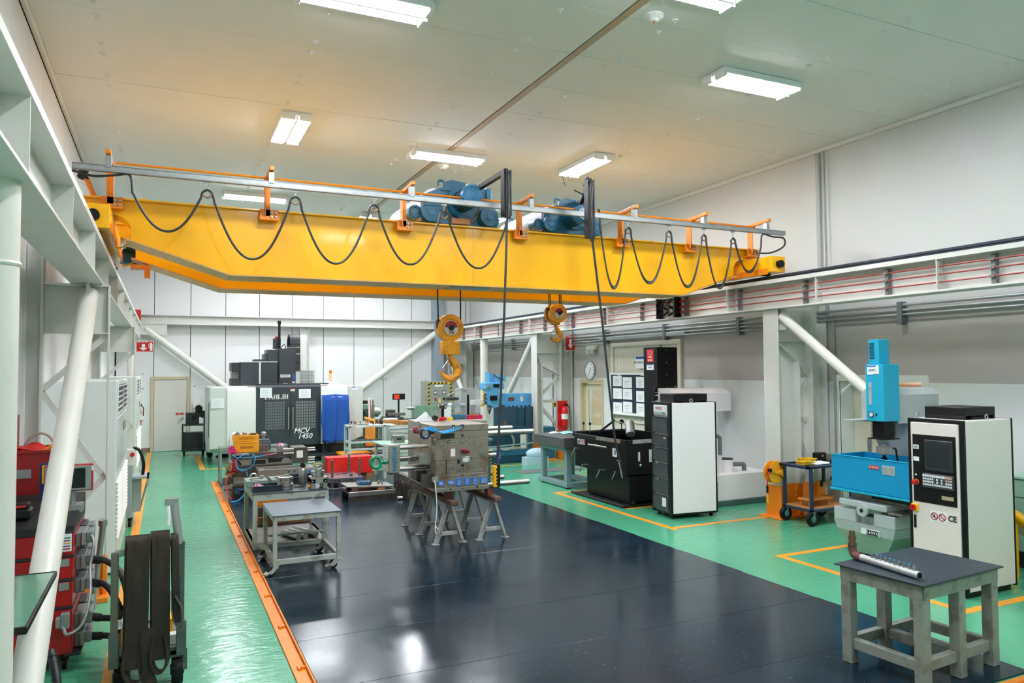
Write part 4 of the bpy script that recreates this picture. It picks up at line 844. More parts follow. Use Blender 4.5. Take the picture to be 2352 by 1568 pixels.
for x in (CX0+.09, CX1-.08):
    for y in (CY0+.02, CY1-.02):
        w = MB().lathe([(.05, -.03), (.1, -.032), (.11, -.015), (.11, .015), (.1, .032), (.05, .03)], (x, y, .11), (0, 1, 0), 22).obj('wheel', RUB, t); MB().cyl((x, y-.033, .11), (x, y+.033, .11), .05, 14).bar((x, y-.04, .11), (x, y-.04, .22), .04, .008, (1, 0, 0)).obj('hub', M('hub_green', '5a8a80', .4), w)
YTR = M('tray_yellow', 'f2c21a', .45)
def tray(x0, x1, y0, y1, z0, h, label, m=YTR, name='tray', cat='tray', wall=.008, group=None):
    q = thing(name, label, cat, ((x0+x1)/2, (y0+y1)/2, z0), 0, group)
    B(q, 'bottom', m, (x0+wall, x1-wall, y0+wall, y1-wall, z0, z0+wall), b=0); B(q, 'side_wall', m, (x0, x1, y0, y0+wall, z0, z0+h), (x0, x1, y1-wall, y1, z0, z0+h), (x0, x0+wall, y0+wall, y1-wall, z0, z0+h), (x1-wall, x1, y0+wall, y1-wall, z0, z0+h), b=.002)
    B(q, 'rim', m, (x0-.008, x1+.008, y0-.008, y0, z0+h-.012, z0+h), (x0-.008, x1+.008, y1, y1+.008, z0+h-.012, z0+h), (x0-.008, x0, y0, y1, z0+h-.012, z0+h), (x1, x1+.008, y0, y1, z0+h-.012, z0+h), b=.002)
    return q
q = tray(8.86, 9.08, 8.4, 8.56, .907, .05, 'left yellow tray on the navy cart'); B(q, 'slot', M('slot_dark', '8a6a10', .6), *[(8.857, 8.86, 8.42+.02*k, 8.43+.02*k, .92, .945) for k in range(7)], b=0)
q = tray(9.1, 9.32, 8.58, 8.76, .907, .06, 'right yellow tray on the navy cart')
def rag(name, label, pos, size, m, seed, cat='rag', h=.04, parent=None):
    """crumpled cloth: a folded grid draped over nothing"""
    r = random.Random(seed); n = 16; vs = []; 
    for i in range(n+1):
        for j in range(n+1):
            u, v = i/n-.5, j/n-.5; k = 1-min(1, (u*u+v*v)*3.2)
            z = h*k*(.45+.55*abs(math.sin(u*17+seed)*math.cos(v*13+seed*2)))+h*.25*math.sin(u*31+v*23+seed)*k+.004
            s_ = 1-.12*math.sin((u+v)*9+seed)
            vs.append((pos[0]+u*size[0]*s_, pos[1]+v*size[1]*s_, pos[2]+max(.003, z)))
    fs = [(i*(n+1)+j, (i+1)*(n+1)+j, (i+1)*(n+1)+j+1, i*(n+1)+j+1) for i in range(n) for j in range(n)]
    b = MB().add(vs, fs); o = b.obj(name, m, parent, True, pos if parent is None else None)
    sd = o.modifiers.new('thickness', 'SOLIDIFY'); sd.thickness = .004; sd.offset = 1
    if parent is None: tag(o, label, cat)
    return o
rag('rag', 'crumpled white rags between the yellow trays on the navy cart', (9.2, 8.42, .907), (.34, .22), PAPER, 3)
q = thing('tool_case', 'small black case standing at the back of the navy cart', 'case', (9.55, 8.74, .907)); B(q, 'body', BLK, (9.46, 9.66, 8.68, 8.8, .907, 1.03), b=.012); B(q, 'latch', GALV, (9.54, 9.58, 8.675, 8.68, .97, 1.0), b=0)
q = thing('steel_fixture', 'steel fixture block with orange strip on the navy cart', 'fixture', (9.55, 8.42, .907)); B(q, 'block', STEELD, (9.45, 9.68, 8.34, 8.5, .907, .98), (9.45, 9.49, 8.34, 8.5, .98, 1.04), (9.62, 9.66, 8.34, 8.5, .98, 1.02)); B(q, 'orange_strip', ORG, (9.49, 9.68, 8.36, 8.48, .98, .992)); MB().cyl((9.53, 8.42, .992), (9.53, 8.42, 1.05), .012, 8).cyl((9.58, 8.4, .992), (9.58, 8.4, 1.03), .014, 8).obj('pin', STEEL, q)
WOOD = M('orange_wood', 'd9822e', .45, var=.35, scale=7, dark='b3621c')
q = thing('bench_fixture', 'orange wooden trestle stand on the lower shelf of the navy cart', 'stand', (9.12, 8.5, .265)); B(q, 'top', WOOD, (8.92, 9.4, 8.36, 8.6, .36, .385))
for x in (8.95, 9.33):
    for y in (8.38, 8.55): B(q, 'leg', WOOD, (x, x+.04, y, y+.035, .265, .36))
q = thing('clamp_fixture', 'orange block with toggle clamp standing on the lower shelf', 'fixture', (9.55, 8.65, .265)); B(q, 'base', WOOD, (9.36, 9.72, 8.62, 8.78, .265, .33), (9.3, 9.72, 8.6, 8.8, .33, .35)); B(q, 'upright', ORG, (9.44, 9.62, 8.68, 8.76, .35, .56)); MB().box(9.5, 9.54, 8.66, 8.68, .5, .6).cyl((9.52, 8.66, .58), (9.52, 8.64, .72), .012, 8).obj('toggle_clamp', BLK, q)
# ---------------------------------------------------------------- hose reel on the column
RY = M('reel_yellow', 'f0a818', .35, var=.15)
t = thing('hose_reel', 'yellow hose reel mounted low on the orange based column', 'reel', (8.75, 8.95, .75))
for y in (8.86, 8.97): MB().lathe([(.03, -.006), (.17, -.006), (.175, 0), (.17, .006), (.03, .006)], (8.76, y, .75), (0, 1, 0), 28).obj('flange', RY, t)
MB().cyl((8.76, 8.87, .75), (8.76, 8.96, .75), .12, 22).obj('wound_hose', M('hose_red', 'c8381e', .5), t); MB().bar((8.62, 8.84, .79), (8.88, 8.84, .73), .06, .02, (0, 1, 0)).box(8.84, 8.87, 8.82, 9.0, .68, .8).cyl((8.8, 8.8, .75), (8.8, 8.86, .75), .035, 12).obj('bracket', RY, t); B(t, 'hose_guide', BLK, (8.58, 8.63, 8.82, 8.87, .77, .82))
MB().tube(bez([(8.6, 8.845, .78), (8.56, 8.845, .68), (8.545, 8.845, .55)], 5), .01, 7).obj('hose', REDP, t)
nz_ = MB().cyl((8.545, 8.845, .56), (8.545, 8.845, .45), .018, 10).obj('swivel', BLK, t); MB().box(8.53, 8.56, 8.83, 8.86, .3, .45, .006).cyl((8.55, 8.845, .31), (8.575, 8.845, .22), .006, 6).obj('blow_gun', RY, t)
# ---------------------------------------------------------------- white coolant tank, filters, pipes by the right wall
t = thing('coolant_tank', 'low white coolant tank against the right wall behind the white cabinet', 'tank', (9.3, 10.8, 0))
B(t, 'body', CABW, (8.55, 9.93, 10.18, 11.6, .09, .54), b=.008); B(t, 'plinth', M('plinth_green', '44605a', .5), (8.5, 9.96, 10.14, 11.64, 0, .09))
for x, y in ((9.18, 10.5), (9.28, 11.2)):
    f = MB().cyl((x, y, .54), (x, y, .76), .12, 24).obj('filter', CABW, t); MB().lathe([(.125, .76), (.125, .775), (.1, .78), (0, .78)], (x, y, 0), (0, 0, 1), 24).obj('lid', BLK, f)
MB().cyl((9.0, 10.45, .54), (9.0, 10.45, .85), .033, 14).obj('riser_pipe', WHITE, t); PG = M('pvc_grey', '6f7376', .45)
MB().tube(bez([(9.0, 10.45, .85), (9.0, 10.45, 1.12), (8.98, 10.45, 1.17), (8.9, 10.45, 1.19), (8.6, 10.45, 1.19)], 5), .036, 12).obj('grey_pipe', PG, t)
MB().tube(bez([(9.3, 10.5, .66), (9.45, 10.45, .66), (9.53, 10.45, .65), (9.55, 10.45, .6), (9.55, 10.45, .54)], 5), .04, 12).obj('elbow_pipe', PG, t)
# ---------------------------------------------------------------- black spark erosion machine: tank, column, head
BL2 = M('machine_black', '08090b', .3, var=.15, scale=3, dark='101216', spec=.3); BL3 = M('machine_black_side', '0a0c0e', .35, spec=.3)
t = thing('spark_erosion_machine', 'black spark erosion machine with open work tank and tall black column', 'machine', (8.0, 11.6, 0))
MX0, MX1, MY0, MY1 = 7.25, 8.55, 10.8, 12.58
B(t, 'base', BL2, (7.38, 8.6, 10.86, 12.35, .04, .6), b=.008); B(t, 'drip_tray', BLK, (7.16, 8.5, 10.78, 12.6, .012, .03), (7.16, 7.18, 10.78, 12.6, .03, .05), (7.16, 8.5, 10.78, 10.8, .03, .05))
tk = B(t, 'tank_front', BL2, (MX0, MX0+.02, MY0+.05, MY1, .53, 1.1)); B(t, 'tank_side', BL3, (MX0+.05, MX1, MY0, MY0+.02, .1, 1.1), (MX0+.02, MX1, MY1-.02, MY1, .53, 1.1), (MX1-.02, MX1, MY0+.02, MY1, .53, 1.18), (MX0, MX0+.05, MY0, MY0+.05, .53, 1.1), (MX0+.02, MX1, MY0, MY1, .53, .56))
RIMM = M('rim_steel', 'b9bcbc', .2, metal=.9, var=.5, scale=6, dark='6a4038')
rim = MB(); rp = [(MX1, MY0-.02), (MX0+.08, MY0-.02), (MX0+.0, MY0+.0), (MX0-.03, MY0+.1), (MX0-.03, MY1), (MX0+.1, MY1+.02), (MX1, MY1+.02)]
for p, q in zip(rp, rp[1:]): rim.bar((p[0], p[1], 1.13), (q[0], q[1], 1.13), .04, .07, (0, 0, 1), .006)
rim.obj('tank_rim', BLK, t); MB().box(MX0-.056, MX0-.048, MY0+.1, MY0+.9, 1.1, 1.165).box(MX0+.1, MX0+.5, MY0-.046, MY0-.04, 1.1, 1.165).obj('rim_strip', RIMM, t)
B(t, 'machine_table', M('table_dark', '2a2c30', .4, metal=.4), (7.6, 8.4, 11.1, 12.2, .75, .83))
hb = MB().bar((MX0-.04, 11.35, .99), (MX0-.04, 12.0, .99), .035, .03, b=.006).obj('door_handle', CHROME, t)
for y, z in ((12.5, .86), (12.2, .58), (11.6, .55), (11.08, .58)):
    c = MB().cyl((MX0, y, z), (MX0-.06, y, z), .025, 10).bar((MX0-.05, y, z), (MX0-.08, y+.07, z-.13), .02, .02, b=.004).obj('clamp_handle', CHROME, t)
hs = B(tk, 'hazard_sticker', PAPER, (MX0-.003, MX0, 12.2, 12.47, .96, 1.06), b=0); B(hs, 'sticker_colour', FB, (MX0-.005, MX0-.003, 12.4, 12.46, .965, 1.03), b=0)
for y in (12.35, 12.25): MB().ring((MX0-.005, y, 1.01), (1, 0, 0), .038, .006, 18, 5).bar((MX0-.005, y+.025, 1.035), (MX0-.005, y-.025, .985), .005, .008).obj('no_symbol', M('sign_red', 'b8203c', .5), hs)
nt_ = B(tk, 'paper_note', PAPER, (MX0-.003, MX0, 11.1, 11.24, .84, .99), b=0); B(nt_, 'note_print', INKB, (MX0-.0045, MX0-.003, 11.13, 11.17, .88, .96), b=0)
for x, w_ in ((7.72, .2), (7.98, .14)):
    n_ = B(t, 'paper_note', PAPER, (x, x+w_, MY0-.003, MY0, .76, .98), b=0); B(n_, 'note_print', INKB, (x+.03, x+w_-.03, MY0-.0045, MY0-.003, .84, .85), (x+.03, x+w_-.04, MY0-.0045, MY0-.003, .8, .81), b=0)
B(t, 'level_gauge', GALV, (7.48, 7.53, MY0-.012, MY0, .78, .95)); B(t, 'level_window', PAPER, (7.49, 7.52, MY0-.014, MY0-.012, .8, .94), b=0); MB().ball((7.52, MY0-.02, .72), .03).obj('valve', CHROME, t)
B(t, 'corner_post', M('post_blue', '2a3a4a', .4), (7.38, 7.44, 10.83, 10.86, .05, .55))
for x, y, k in ((7.5, 12.66, 1), (7.55, 12.5, 0)):
    q = MB().cyl((x, y, 1.16), (x, y, 1.32), .008, 6).obj('lever', STEEL, t); MB().ball((x, y, 1.33), .028, 12, 8).obj('lever_knob', BLK, q)
B(t, 'rear_ledge', BLK, (7.3, 8.5, 12.6, 12.75, 1.1, 1.18))
lp = MB().bar((7.75, 12.5, 1.15), (8.0, 12.3, 1.4), .05, .04).obj('lamp_arm', BLK, t); MB().tube([(8.0, 12.3, 1.4), (8.15, 12.1, 1.3)], .01, 6).obj('lamp_rod', STEEL, t); MB().cyl((8.2, 12.1, 1.35), (8.12, 11.95, 1.14), .09, 18).obj('work_lamp', GALV, t)
MB().cyl((8.35, 12.6, 1.18), (8.35, 12.6, 1.3), .012, 6).lathe([(.05, -.01), (.05, .01)], (8.35, 12.6, 1.33), (0, 1, 0), 16).cyl((8.52, 12.62, 1.18), (8.52, 12.62, 1.32), .04, 10).obj('gauge', BLK, t)
co = B(t, 'column', BL2, (8.62, 9.1, 11.75, 12.2, .6, 2.81), b=.006); B(t, 'column_base', BL2, (8.56, 9.2, 11.7, 12.3, .04, .6))
MB().ring((8.86, 11.95, 2.83), (0, 1, 0), .025, .007, 14, 6).obj('lifting_eye', BLK, co)
for k in range(6): MB().cyl((8.84, 11.75, 1.55+.24*k), (8.84, 11.744, 1.55+.24*k), .01, 8).obj('screw', GALV, co)
ls = B(co, 'logo_sticker', M('badge_red', 'd0252c', .4), (8.615, 8.62, 11.86, 12.08, 2.52, 2.77), b=0); text('lettering', 'ZNC', .05, WHT, co, (8.613, 11.97, 2.62), '-x', bold=.001); text('lettering', 'MADOS', .04, WHT, co, (8.613, 11.97, 2.56), '-x', bold=.001); MB().ring((8.613, 11.97, 2.7), (1, 0, 0), .05, .004, 18, 5, sy=.6).obj('emblem', WHT, co)
l2 = B(co, 'number_sticker', PAPER, (8.615, 8.62, 11.86, 12.09, 2.37, 2.48), b=0); B(co, 'sticker_stripe', INKB, (8.613, 8.615, 11.88, 12.08, 2.46, 2.478), b=0); text('lettering', 'EDM 2', .042, INK, co, (8.613, 11.97, 2.415), '-x')
hd = MB().prism([(11.1, 1.58), (11.66, 1.58), (11.66, 1.95), (11.6, 2.02), (11.24, 2.02), (11.1, 1.92)], 'x', 8.5, 9.85).obj('servo_head', CABW, t)
for x in (8.78, 9.4): MB().ring((x, 11.4, 2.04), (0, 1, 0), .02, .006, 12, 6).obj('lifting_eye', GALV, hd)
cc = MB(); pth = [(8.46, 11.6, 1.5), (8.46, 11.6, 1.9)]+[(8.56-.1*math.cos(a*PI/8), 11.6, 1.93+.1*math.sin(a*PI/8)) for a in range(1, 8)]+[(8.66, 11.6, 1.9), (8.66, 11.6, 1.4)]
pp = bez(pth, 3)
for p, q in zip(pp[::1], pp[1::1]): cc.bar(p, Vector(p).lerp(Vector(q), .8), .1, .035, (0, 1, 0))
cc.obj('cable_chain', BLK, t)
for k in (0, .06): MB().tube(bez([(9.55+k, 11.3, 1.58), (9.52+k, 11.25, 1.3), (9.4+k, 11.2, 1.0), (9.2+k, 11.2, .8)], 6), .022, 7).obj('conduit_hose', BLK, t)
# ---------------------------------------------------------------- white generator cabinet
t = thing('generator_cabinet', 'tall white generator cabinet with dark drawer fronts on castors', 'cabinet', (7.7, 9.9, 0), math.radians(-6.2))
t.location = (7.298, 9.638, 0); MW[t.name] = Matrix.Translation((7.298, 9.638, 0)) @ Matrix.Rotation(math.radians(-6.2), 4, 'Z'); TT = MW[t.name]
def Q(n, m, *bx, b=.004, p=None):
    mb = MB()
    for q in bx: mb.box(*q, b)
    return mb.xf(TT).obj(n, m, p or t)
Q('body', CABW, (.03, .847, 0, .583, .09, 1.84), b=.006); Q('frame_edge', BLK, (0, .04, -.006, .07, .06, 1.85), (0, .04, .54, .59, .06, 1.85), (0, .04, .07, .54, 1.81, 1.85), (.835, .86, -.008, .59, .07, 1.85), (.03, .84, .01, .57, .06, .09)); Q('side_strip', INK, (.86, .866, -.006, .1, .07, .55))
DRW = M('drawer_slate', '3f474c', .4, var=.15)
zz_ = [.1, .36, .63, .88, 1.12, 1.34, 1.62]
for z0, z1 in zip(zz_, zz_[1:]):
    d_ = Q('drawer_front', DRW, (-.012, .01, .08, .53, z0+.012, z1-.02)); Q('drawer_lip', BLK, (-.022, -.006, .07, .545, z1-.022, z1-.006), p=d_)
for z in (.6, .86): MB().ring((-.02, .4, z-.02), (1, 0, 0), .03, .006, 12, 5, 0, PI).xf(TT).obj('drawer_badge', CHROME, t)
hp = Q('name_panel', PAPER, (-.008, .012, .09, .5, 1.64, 1.8)); Q('name_swoosh', M('swoosh_grey', 'aab4b8', .5), (-.0095, -.008, .1, .49, 1.65, 1.69), b=0, p=hp)
for s_, y_, z_, sz, mm in (('NOVOS', .33, 1.75, .055, M('sign_red', 'b8203c', .5)), ('NZD', .17, 1.67, .045, INK)): text('lettering', s_, sz, mm, hp, TT @ Vector((-.01, y_, z_)), (Matrix.Rotation(math.radians(-6.2), 4, 'Z') @ Matrix.Rotation(-PI/2, 4, 'Z') @ Matrix.Rotation(PI/2, 4, 'X')))
Q('code_plate', PAPER, (-.014, -.012, .13, .25, .18, .32), b=0); Q('roof_fan_box', BLK, (.12, .75, .08, .5, 1.87, 1.98)); Q('fan_box_feet', BLK, (.12, .15, .08, .5, 1.84, 1.87), (.72, .75, .08, .5, 1.84, 1.87), (.3, .6, .1, .48, 1.84, 1.87))
MB().ring((.42, .04, 1.875), (0, 1, 0), .025, .009, 14, 6).xf(TT).obj('lifting_eye', STEEL, t); Q('door_catch', KEY, (-.014, -.01, .12, .18, 1.27, 1.29), b=0)
for x in (.08, .78):
    for y in (.07, .5): MB().cyl((x-.015, y, .03), (x+.015, y, .03), .03, 12).box(x-.02, x+.02, y-.02, y+.02, .04, .08).xf(TT).obj('castor', RUB, t)
# ---------------------------------------------------------------- granite surface plate on steel stand
GRAN = M('granite_dark', '5d5f61', .45, var=.9, scale=120, dark='3a3c3e', thr=(.42, .6)); STT = M('stand_bluegrey', '7f9aa0', .42, var=.15, scale=4)
t = thing('surface_plate', 'dark granite surface plate on a blue-grey steel stand', 'table', (7.75, 13.7, 0))
B(t, 'granite_slab', GRAN, (7.25, 8.25, 13.0, 14.35, .82, 1.02), b=.008); B(t, 'stand_top', STT, (7.34, 8.15, 13.09, 14.27, .73, .81))
for x in (7.36, 8.03):
    for y in (13.1, 14.13): B(t, 'leg', STT, (x, x+.11, y, y+.11, .06, .74))
B(t, 'base_rail', STT, (7.33, 7.47, 13.05, 14.3, .02, .11)); B(t, 'base_rail', STT, (8.02, 8.16, 13.05, 14.3, .02, .11)); B(t, 'base_rail', STT, (7.47, 8.02, 13.05, 13.17, .02, .11)); B(t, 'base_rail', STT, (7.47, 8.02, 14.18, 14.3, .02, .11))
B(t, 'pad', RUB, (7.35, 7.45, 13.1, 13.2, 0, .02), (8.04, 8.14, 13.1, 13.2, 0, .02), (7.35, 7.45, 14.1, 14.2, 0, .02), (8.04, 8.14, 14.1, 14.2, 0, .02), b=0)
rag('rag', 'pale turquoise cloth lying on the granite surface plate', (7.85, 13.95, 1.02), (.35, .3), M('cloth_turquoise', '9fd3dd', .8), 8, h=.05)
rag('rag', 'white cloth lying beside the turquoise one on the granite plate', (7.6, 14.1, 1.02), (.2, .18), PAPER, 5, h=.035)
q = thing('marker_pen', 'white marker pen on the granite plate by the black tank', 'pen', (8.1, 13.3, 1.03)); MB().cyl((7.98, 13.3, 1.032), (8.2, 13.3, 1.032), .012, 10).obj('barrel', PAPER, q); MB().cyl((7.95, 13.3, 1.032), (7.985, 13.3, 1.032), .013, 10).obj('cap', INK, q)
# ---------------------------------------------------------------- wall fittings
t = thing('notice_board', 'dark navy notice board with white paper sheets on the right wall', 'board', (9.9, 14.7, 1.3)); NV = M('board_navy', '16263c', .6)
B(t, 'panel', NV, (9.88, 9.9, 13.3, 15.33, 1.36, 2.25)); B(t, 'frame', PAPER, (9.86, 9.92, 13.25, 15.38, 1.3, 1.36), (9.86, 9.92, 13.25, 15.38, 2.25, 2.3), (9.86, 9.92, 15.33, 15.38, 1.36, 2.25), (9.86, 9.92, 13.25, 13.3, 1.36, 2.25), b=.006)
rr_ = random.Random(2)
for c, (ya, w_) in enumerate(((15.25, .38), (14.83, .38), (14.28, .36), (13.75, .3))):
    for r in range(3):
        z = 1.98-.3*r+rr_.uniform(-.02, .02) if c < 2 else 1.97-.3*r+rr_.uniform(-.03, .02)
        s_ = B(t, 'paper_sheet', PAPER, (9.874, 9.88, ya-w_, ya, z-.02, z+.23), b=0)
        B(s_, 'print', M('print_grey', '8d949a', .6), *[(9.8725, 9.874, ya-w_*(.75 if k % 2 else .6), ya-w_*.2, z+.03+.035*k, z+.038+.035*k) for k in range(4)], b=0)
for y in (15.0, 14.05): B(t, 'heading_card', PAPER, (9.874, 9.88, y-.1, y+.05, 2.235, 2.265), b=0)
def wall_sign(name, label, y, z, w_, h, face, lines, cat='sign', x=10.0):
    q = thing(name, label, cat, (x-.01, y, z)); B(q, 'panel', PAPER, (x-.012, x, y-w_/2, y+w_/2, z-h/2, z+h/2), b=.002); B(q, 'stripe', INKB, (x-.014, x-.012, y-w_/2+.1*w_, y+w_/2-.01, z+h*.22, z+h*.42), (x-.014, x-.012, y-w_/2+.01, y-w_*.1, z-h*.46, z-h*.36), b=0)
    text('lettering', lines, h*.24, INK, q, (x-.014, y, z-h*.05), '-x'); return q
wall_sign('wall_sign', 'white sign with blue stripe above the notice board', 14.0, 2.55, .7, .3, 0, 'INFORMACION GENERAL', x=9.93)
wall_sign('wall_sign', 'small white and blue sign under the wall clock', 16.46, 2.16, .4, .14, 0, 'OFICINA')
t = thing('wall_clock', 'round white wall clock above the glazed door', 'clock', (9.97, 16.48, 2.35))
MB().lathe([(.25, 0), (.25, .04), (.225, .05), (.225, .03), (0, .03)], (10.0, 16.48, 2.35), (-1, 0, 0), 32).obj('case', GALV, t); MB().cyl((9.975, 16.48, 2.35), (9.965, 16.48, 2.35), .222, 32).obj('dial', PAPER, t)
for k in range(12):
    a = k*PI/6; MB().bar((9.963, 16.48+.17*math.sin(a), 2.35+.17*math.cos(a)), (9.963, 16.48+.2*math.sin(a), 2.35+.2*math.cos(a)), .018, .003, (1, 0, 0)).obj('hour_mark', INK, t)
MB().bar((9.961, 16.48, 2.35), (9.961, 16.42, 2.44), .012, .004).bar((9.961, 16.48, 2.35), (9.961, 16.56, 2.2), .009, .004).obj('hands', INK, t)
t = thing('emergency_light', 'white twin emergency light under the conduits on the right wall', 'lamp', (9.9, 16.3, 2.95)); B(t, 'body', WHITE, (9.86, 9.99, 16.1, 16.5, 2.88, 3.0), b=.02); 
for y in (16.2, 16.4): MB().lathe([(.03, 0), (.07, .05), (.07, .07), (0, .07)], (9.9, y, 2.86), (-.7, 0, -.7), 14).obj('lamp_head', WHITE, t)
def ext_sign(label, x, y, z, face, w_=.34, h=.34):
    q = thing('extinguisher_sign', label, 'sign', (x, y, z)); s_ = 1 if face == '-y' else -1
    if face == '-y':
        B(q, 'panel', PAPER, (x-w_/2, x+w_/2, y, y+.006, z-h/2, z+h/2), b=0); B(q, 'red_field', M('sign_field_red', 'c4161c', .45), (x-w_/2+.012, x+w_/2-.012, y-.002, y, z-h/2+.012, z+h/2-.012), b=0)
        text('lettering', 'EXTINTOR', h*.2, WHT, q, (x-w_*.12, y-.004, z+h*.38), '-y', sx=.85); MB().box(x-.03-w_*.08, x+.03-w_*.08, y-.004, y-.002, z-h*.15, z+h*.22).prism([(x-.08-w_*.08, z-h*.12), (x+.08-w_*.08, z-h*.12), (x-w_*.08, z-h*.38)], 'y', y-.004, y-.002).obj('arrow', WHT, q)
        MB().box(x+w_*.28, x+w_*.42, y-.004, y-.002, z-h*.38, z+h*.22).box(x+w_*.31, x+w_*.39, y-.004, y-.002, z+h*.22, z+h*.34).tube([(x+w_*.31, y-.003, z+h*.3), (x+w_*.22, y-.003, z+h*.2), (x+w_*.22, y-.003, z-h*.1)], .006, 5).obj('extinguisher_symbol', WHT, q)
    return q
ext_sign('square red EXTINTOR sign with arrow on the column above the wall extinguisher', 9.9, 17.3, 3.1, '-y', .4, .42)
RX = M('extinguisher_red', 'd01c1e', .3)
def extinguisher(x, y, z, label, board=True):
    q = thing('fire_extinguisher', label, 'extinguisher', (x, y, z))
    if board: B(q, 'back_board', RX, (x-.16, x+.14, y+.1, y+.12, z-.12, z+.68))
    MB().lathe([(.06, 0), (.085, .01), (.09, .04), (.09, .42), (.07, .49), (.03, .52), (.03, .55)], (x, y, z), (0, 0, 1), 22).obj('cylinder', RX, q); MB().box(x-.02, x+.1, y-.015, y+.015, z+.55, z+.6, .006).obj('valve', BLK, q)
    MB().tube(bez([(x+.06, y, z+.57), (x+.13, y-.02, z+.5), (x+.13, y-.03, z+.3)], 5), .012, 7).obj('hose', BLK, q); MB().cyl((x, y, z+.2), (x, y, z+.34), .0915, 22, cap=False).obj('label_band', PAPER, q)
    return q
extinguisher(9.62, 17.2, .88, 'red fire extinguisher on a red board at the far lattice column')
# ================================================================ MIDDLE: moulds, trestles, tables on the black mats
ZM = .014
MS = M('mould_steel', 'a39a8e', .36, metal=.75, var=.75, scale=5, dark='7a5a40', thr=(.5, .68)); MSD = M('mould_steel_dark', '6f6a66', .35, metal=.85, var=.5, scale=8, dark='45403c'); MSL = M('mould_steel_light', 'b4b0aa', .3, metal=.85, var=.4, scale=7, dark='85807a')
t = thing('injection_mould', 'large rusty steel mould block with pins on two trestles', 'mould', (3.73, 9.9, .74))
A0, A1, C0, C1 = 3.34, 4.12, 9.55, 10.27
zs = [.742, .8, .936, .981, 1.17, 1.459, 1.56, 1.645]
for i, (z0, z1) in enumerate(zip(zs, zs[1:])):
    dx = (.0, .004, .002, .003, .0, .003, .0)[i]
    MB().box(A0+dx, A1-dx, C0+dx, C1-dx, z0+.0015, z1-.0015, .004).obj('mould_plate', MS if i else MSL, t)
B(t, 'clamp_rail', MSL, (A0-.003, A1+.003, C0-.012, C0, .745, .8))
HOLE = M('bore_black', '121212', .5); RD = M('dot_red', 'c43a3a', .6); BD = M('dot_blue', '2a6f8e', .6)
hl_ = [(3.53, 1.438), (3.508, 1.405), (3.547, 1.405), (3.621, 1.404), (3.715, 1.403), (3.748, 1.403), (3.807, 1.424), (3.837, 1.438), (3.834, 1.402), (3.907, 1.402), (3.457, 1.358), (3.457, 1.26), (4.001, 1.354), (4.0, 1.254), (3.461, 1.11), (3.464, 1.065), (3.534, 1.009), (3.606, 1.048), (3.679, 1.045), (3.679, 1.008), (3.742, 1.048), (3.769, 1.046), (3.742, 1.008), (3.919, 1.044), (3.995, 1.107), (3.996, 1.065)]
for x, z in hl_:
    p = MB().ring((x, C0-.002, z), (0, 1, 0), .012, .0035, 14, 5).obj('port', STEEL, t); MB().cyl((x, C0-.0025, z), (x, C0, z), .0105, 12).obj('bore', HOLE, p)
for m_, l_ in ((RD, [(3.541, 1.374), (3.623, 1.37), (3.748, 1.372), (3.836, 1.373), (3.907, 1.374), (3.457, 1.323), (4.001, 1.323), (3.423, 1.059), (3.601, 1.069), (3.673, 1.069), (3.801, 1.044), (4.031, 1.057)]), (BD, [(3.556, 1.438), (3.506, 1.372), (3.708, 1.375), (3.783, 1.423), (3.457, 1.227), (4.002, 1.227), (3.423, 1.102), (3.534, 1.038), (3.648, 1.006), (3.706, 1.039), (3.878, 1.041), (4.032, 1.097)])):
    for x, z in l_: MB().cyl((x, C0-.003, z), (x, C0+.002, z), .0085, 10).obj('paint_dot', m_, t)
for x, z, r in ((3.731, 1.497, .017), (3.73, 1.088, .02), (3.73, .955, .01), (3.55, .78, .012), (3.73, .775, .008), (3.94, .785, .014)): MB().cyl((x, C0-.0135 if z < .8 else C0-.002, z), (x, C0+.004, z), r, 16).obj('bore', HOLE, t)
B(t, 'data_plate', M('plate_black', '1f2622', .4), (3.416, 3.614, C0-.004, C0, 1.469, 1.531), b=.001); B(t, 'paper_label', M('label_pink', 'e6d6d4', .7), (3.556, 3.622, C0-.003, C0, 1.219, 1.322), b=0); B(t, 'water_slot', HOLE, (3.655, 3.688, C0-.003, C0+.002, 1.115, 1.175), (3.49, 3.5, C0-.003, C0+.002, .985, 1.168), b=0)
sq = B(t, 'locking_plate', KEY, (3.729, 3.828, C0-.012, C0, 1.128, 1.209))
for x in (3.745, 3.812):
    for z in (1.145, 1.193): MB().cyl((x, C0-.014, z), (x, C0-.012, z), .008, 10).obj('screw', HOLE, sq)
MB().ring((3.755, C0-.045, 1.285), (.25, .35, 1), .05, .016, 20, 8).cyl((3.755, C0-.05, 1.28), (3.755, C0+.01, 1.285), .02, 12).obj('eye_bolt', M('eyebolt_red', '9c2f3c', .35), t)
BP = M('data_plate_blue', '2272c8', .4, var=.25, scale=60, dark='5ea0e4')
for x0, z0, x1, z1 in ((3.376, .837, 3.457, .9), (3.514, .842, 3.614, .895), (3.645, .818, 3.718, .919), (3.761, .818, 3.838, .919), (3.877, .818, 3.952, .915), (3.995, .824, 4.096, .907)):
    q = B(t, 'blue_plate', BP, (x0, x1, C0-.0055, C0, z0, z1), b=.001)
    for k in range(4): B(q, 'plate_text', WHT, (x0+.012, x1-.012-.01*(k % 2), C0-.0065, C0-.0055, z0+.012+(z1-z0-.02)/4*k, z0+.0145+(z1-z0-.02)/4*k), b=0)
for (y, z, x1, r) in ((9.66, 1.5, 4.86, .038), (10.12, 1.525, 4.74, .034), (9.66, .783, 4.79, .036), (10.12, .8, 4.6, .034)):
    p = MB().cyl((A1-.01, y, z), (x1, y, z), r, 20).cyl((x1, y, z), (x1+.012, y, z), r*.8, 20).obj('leader_pin', STEEL, t)
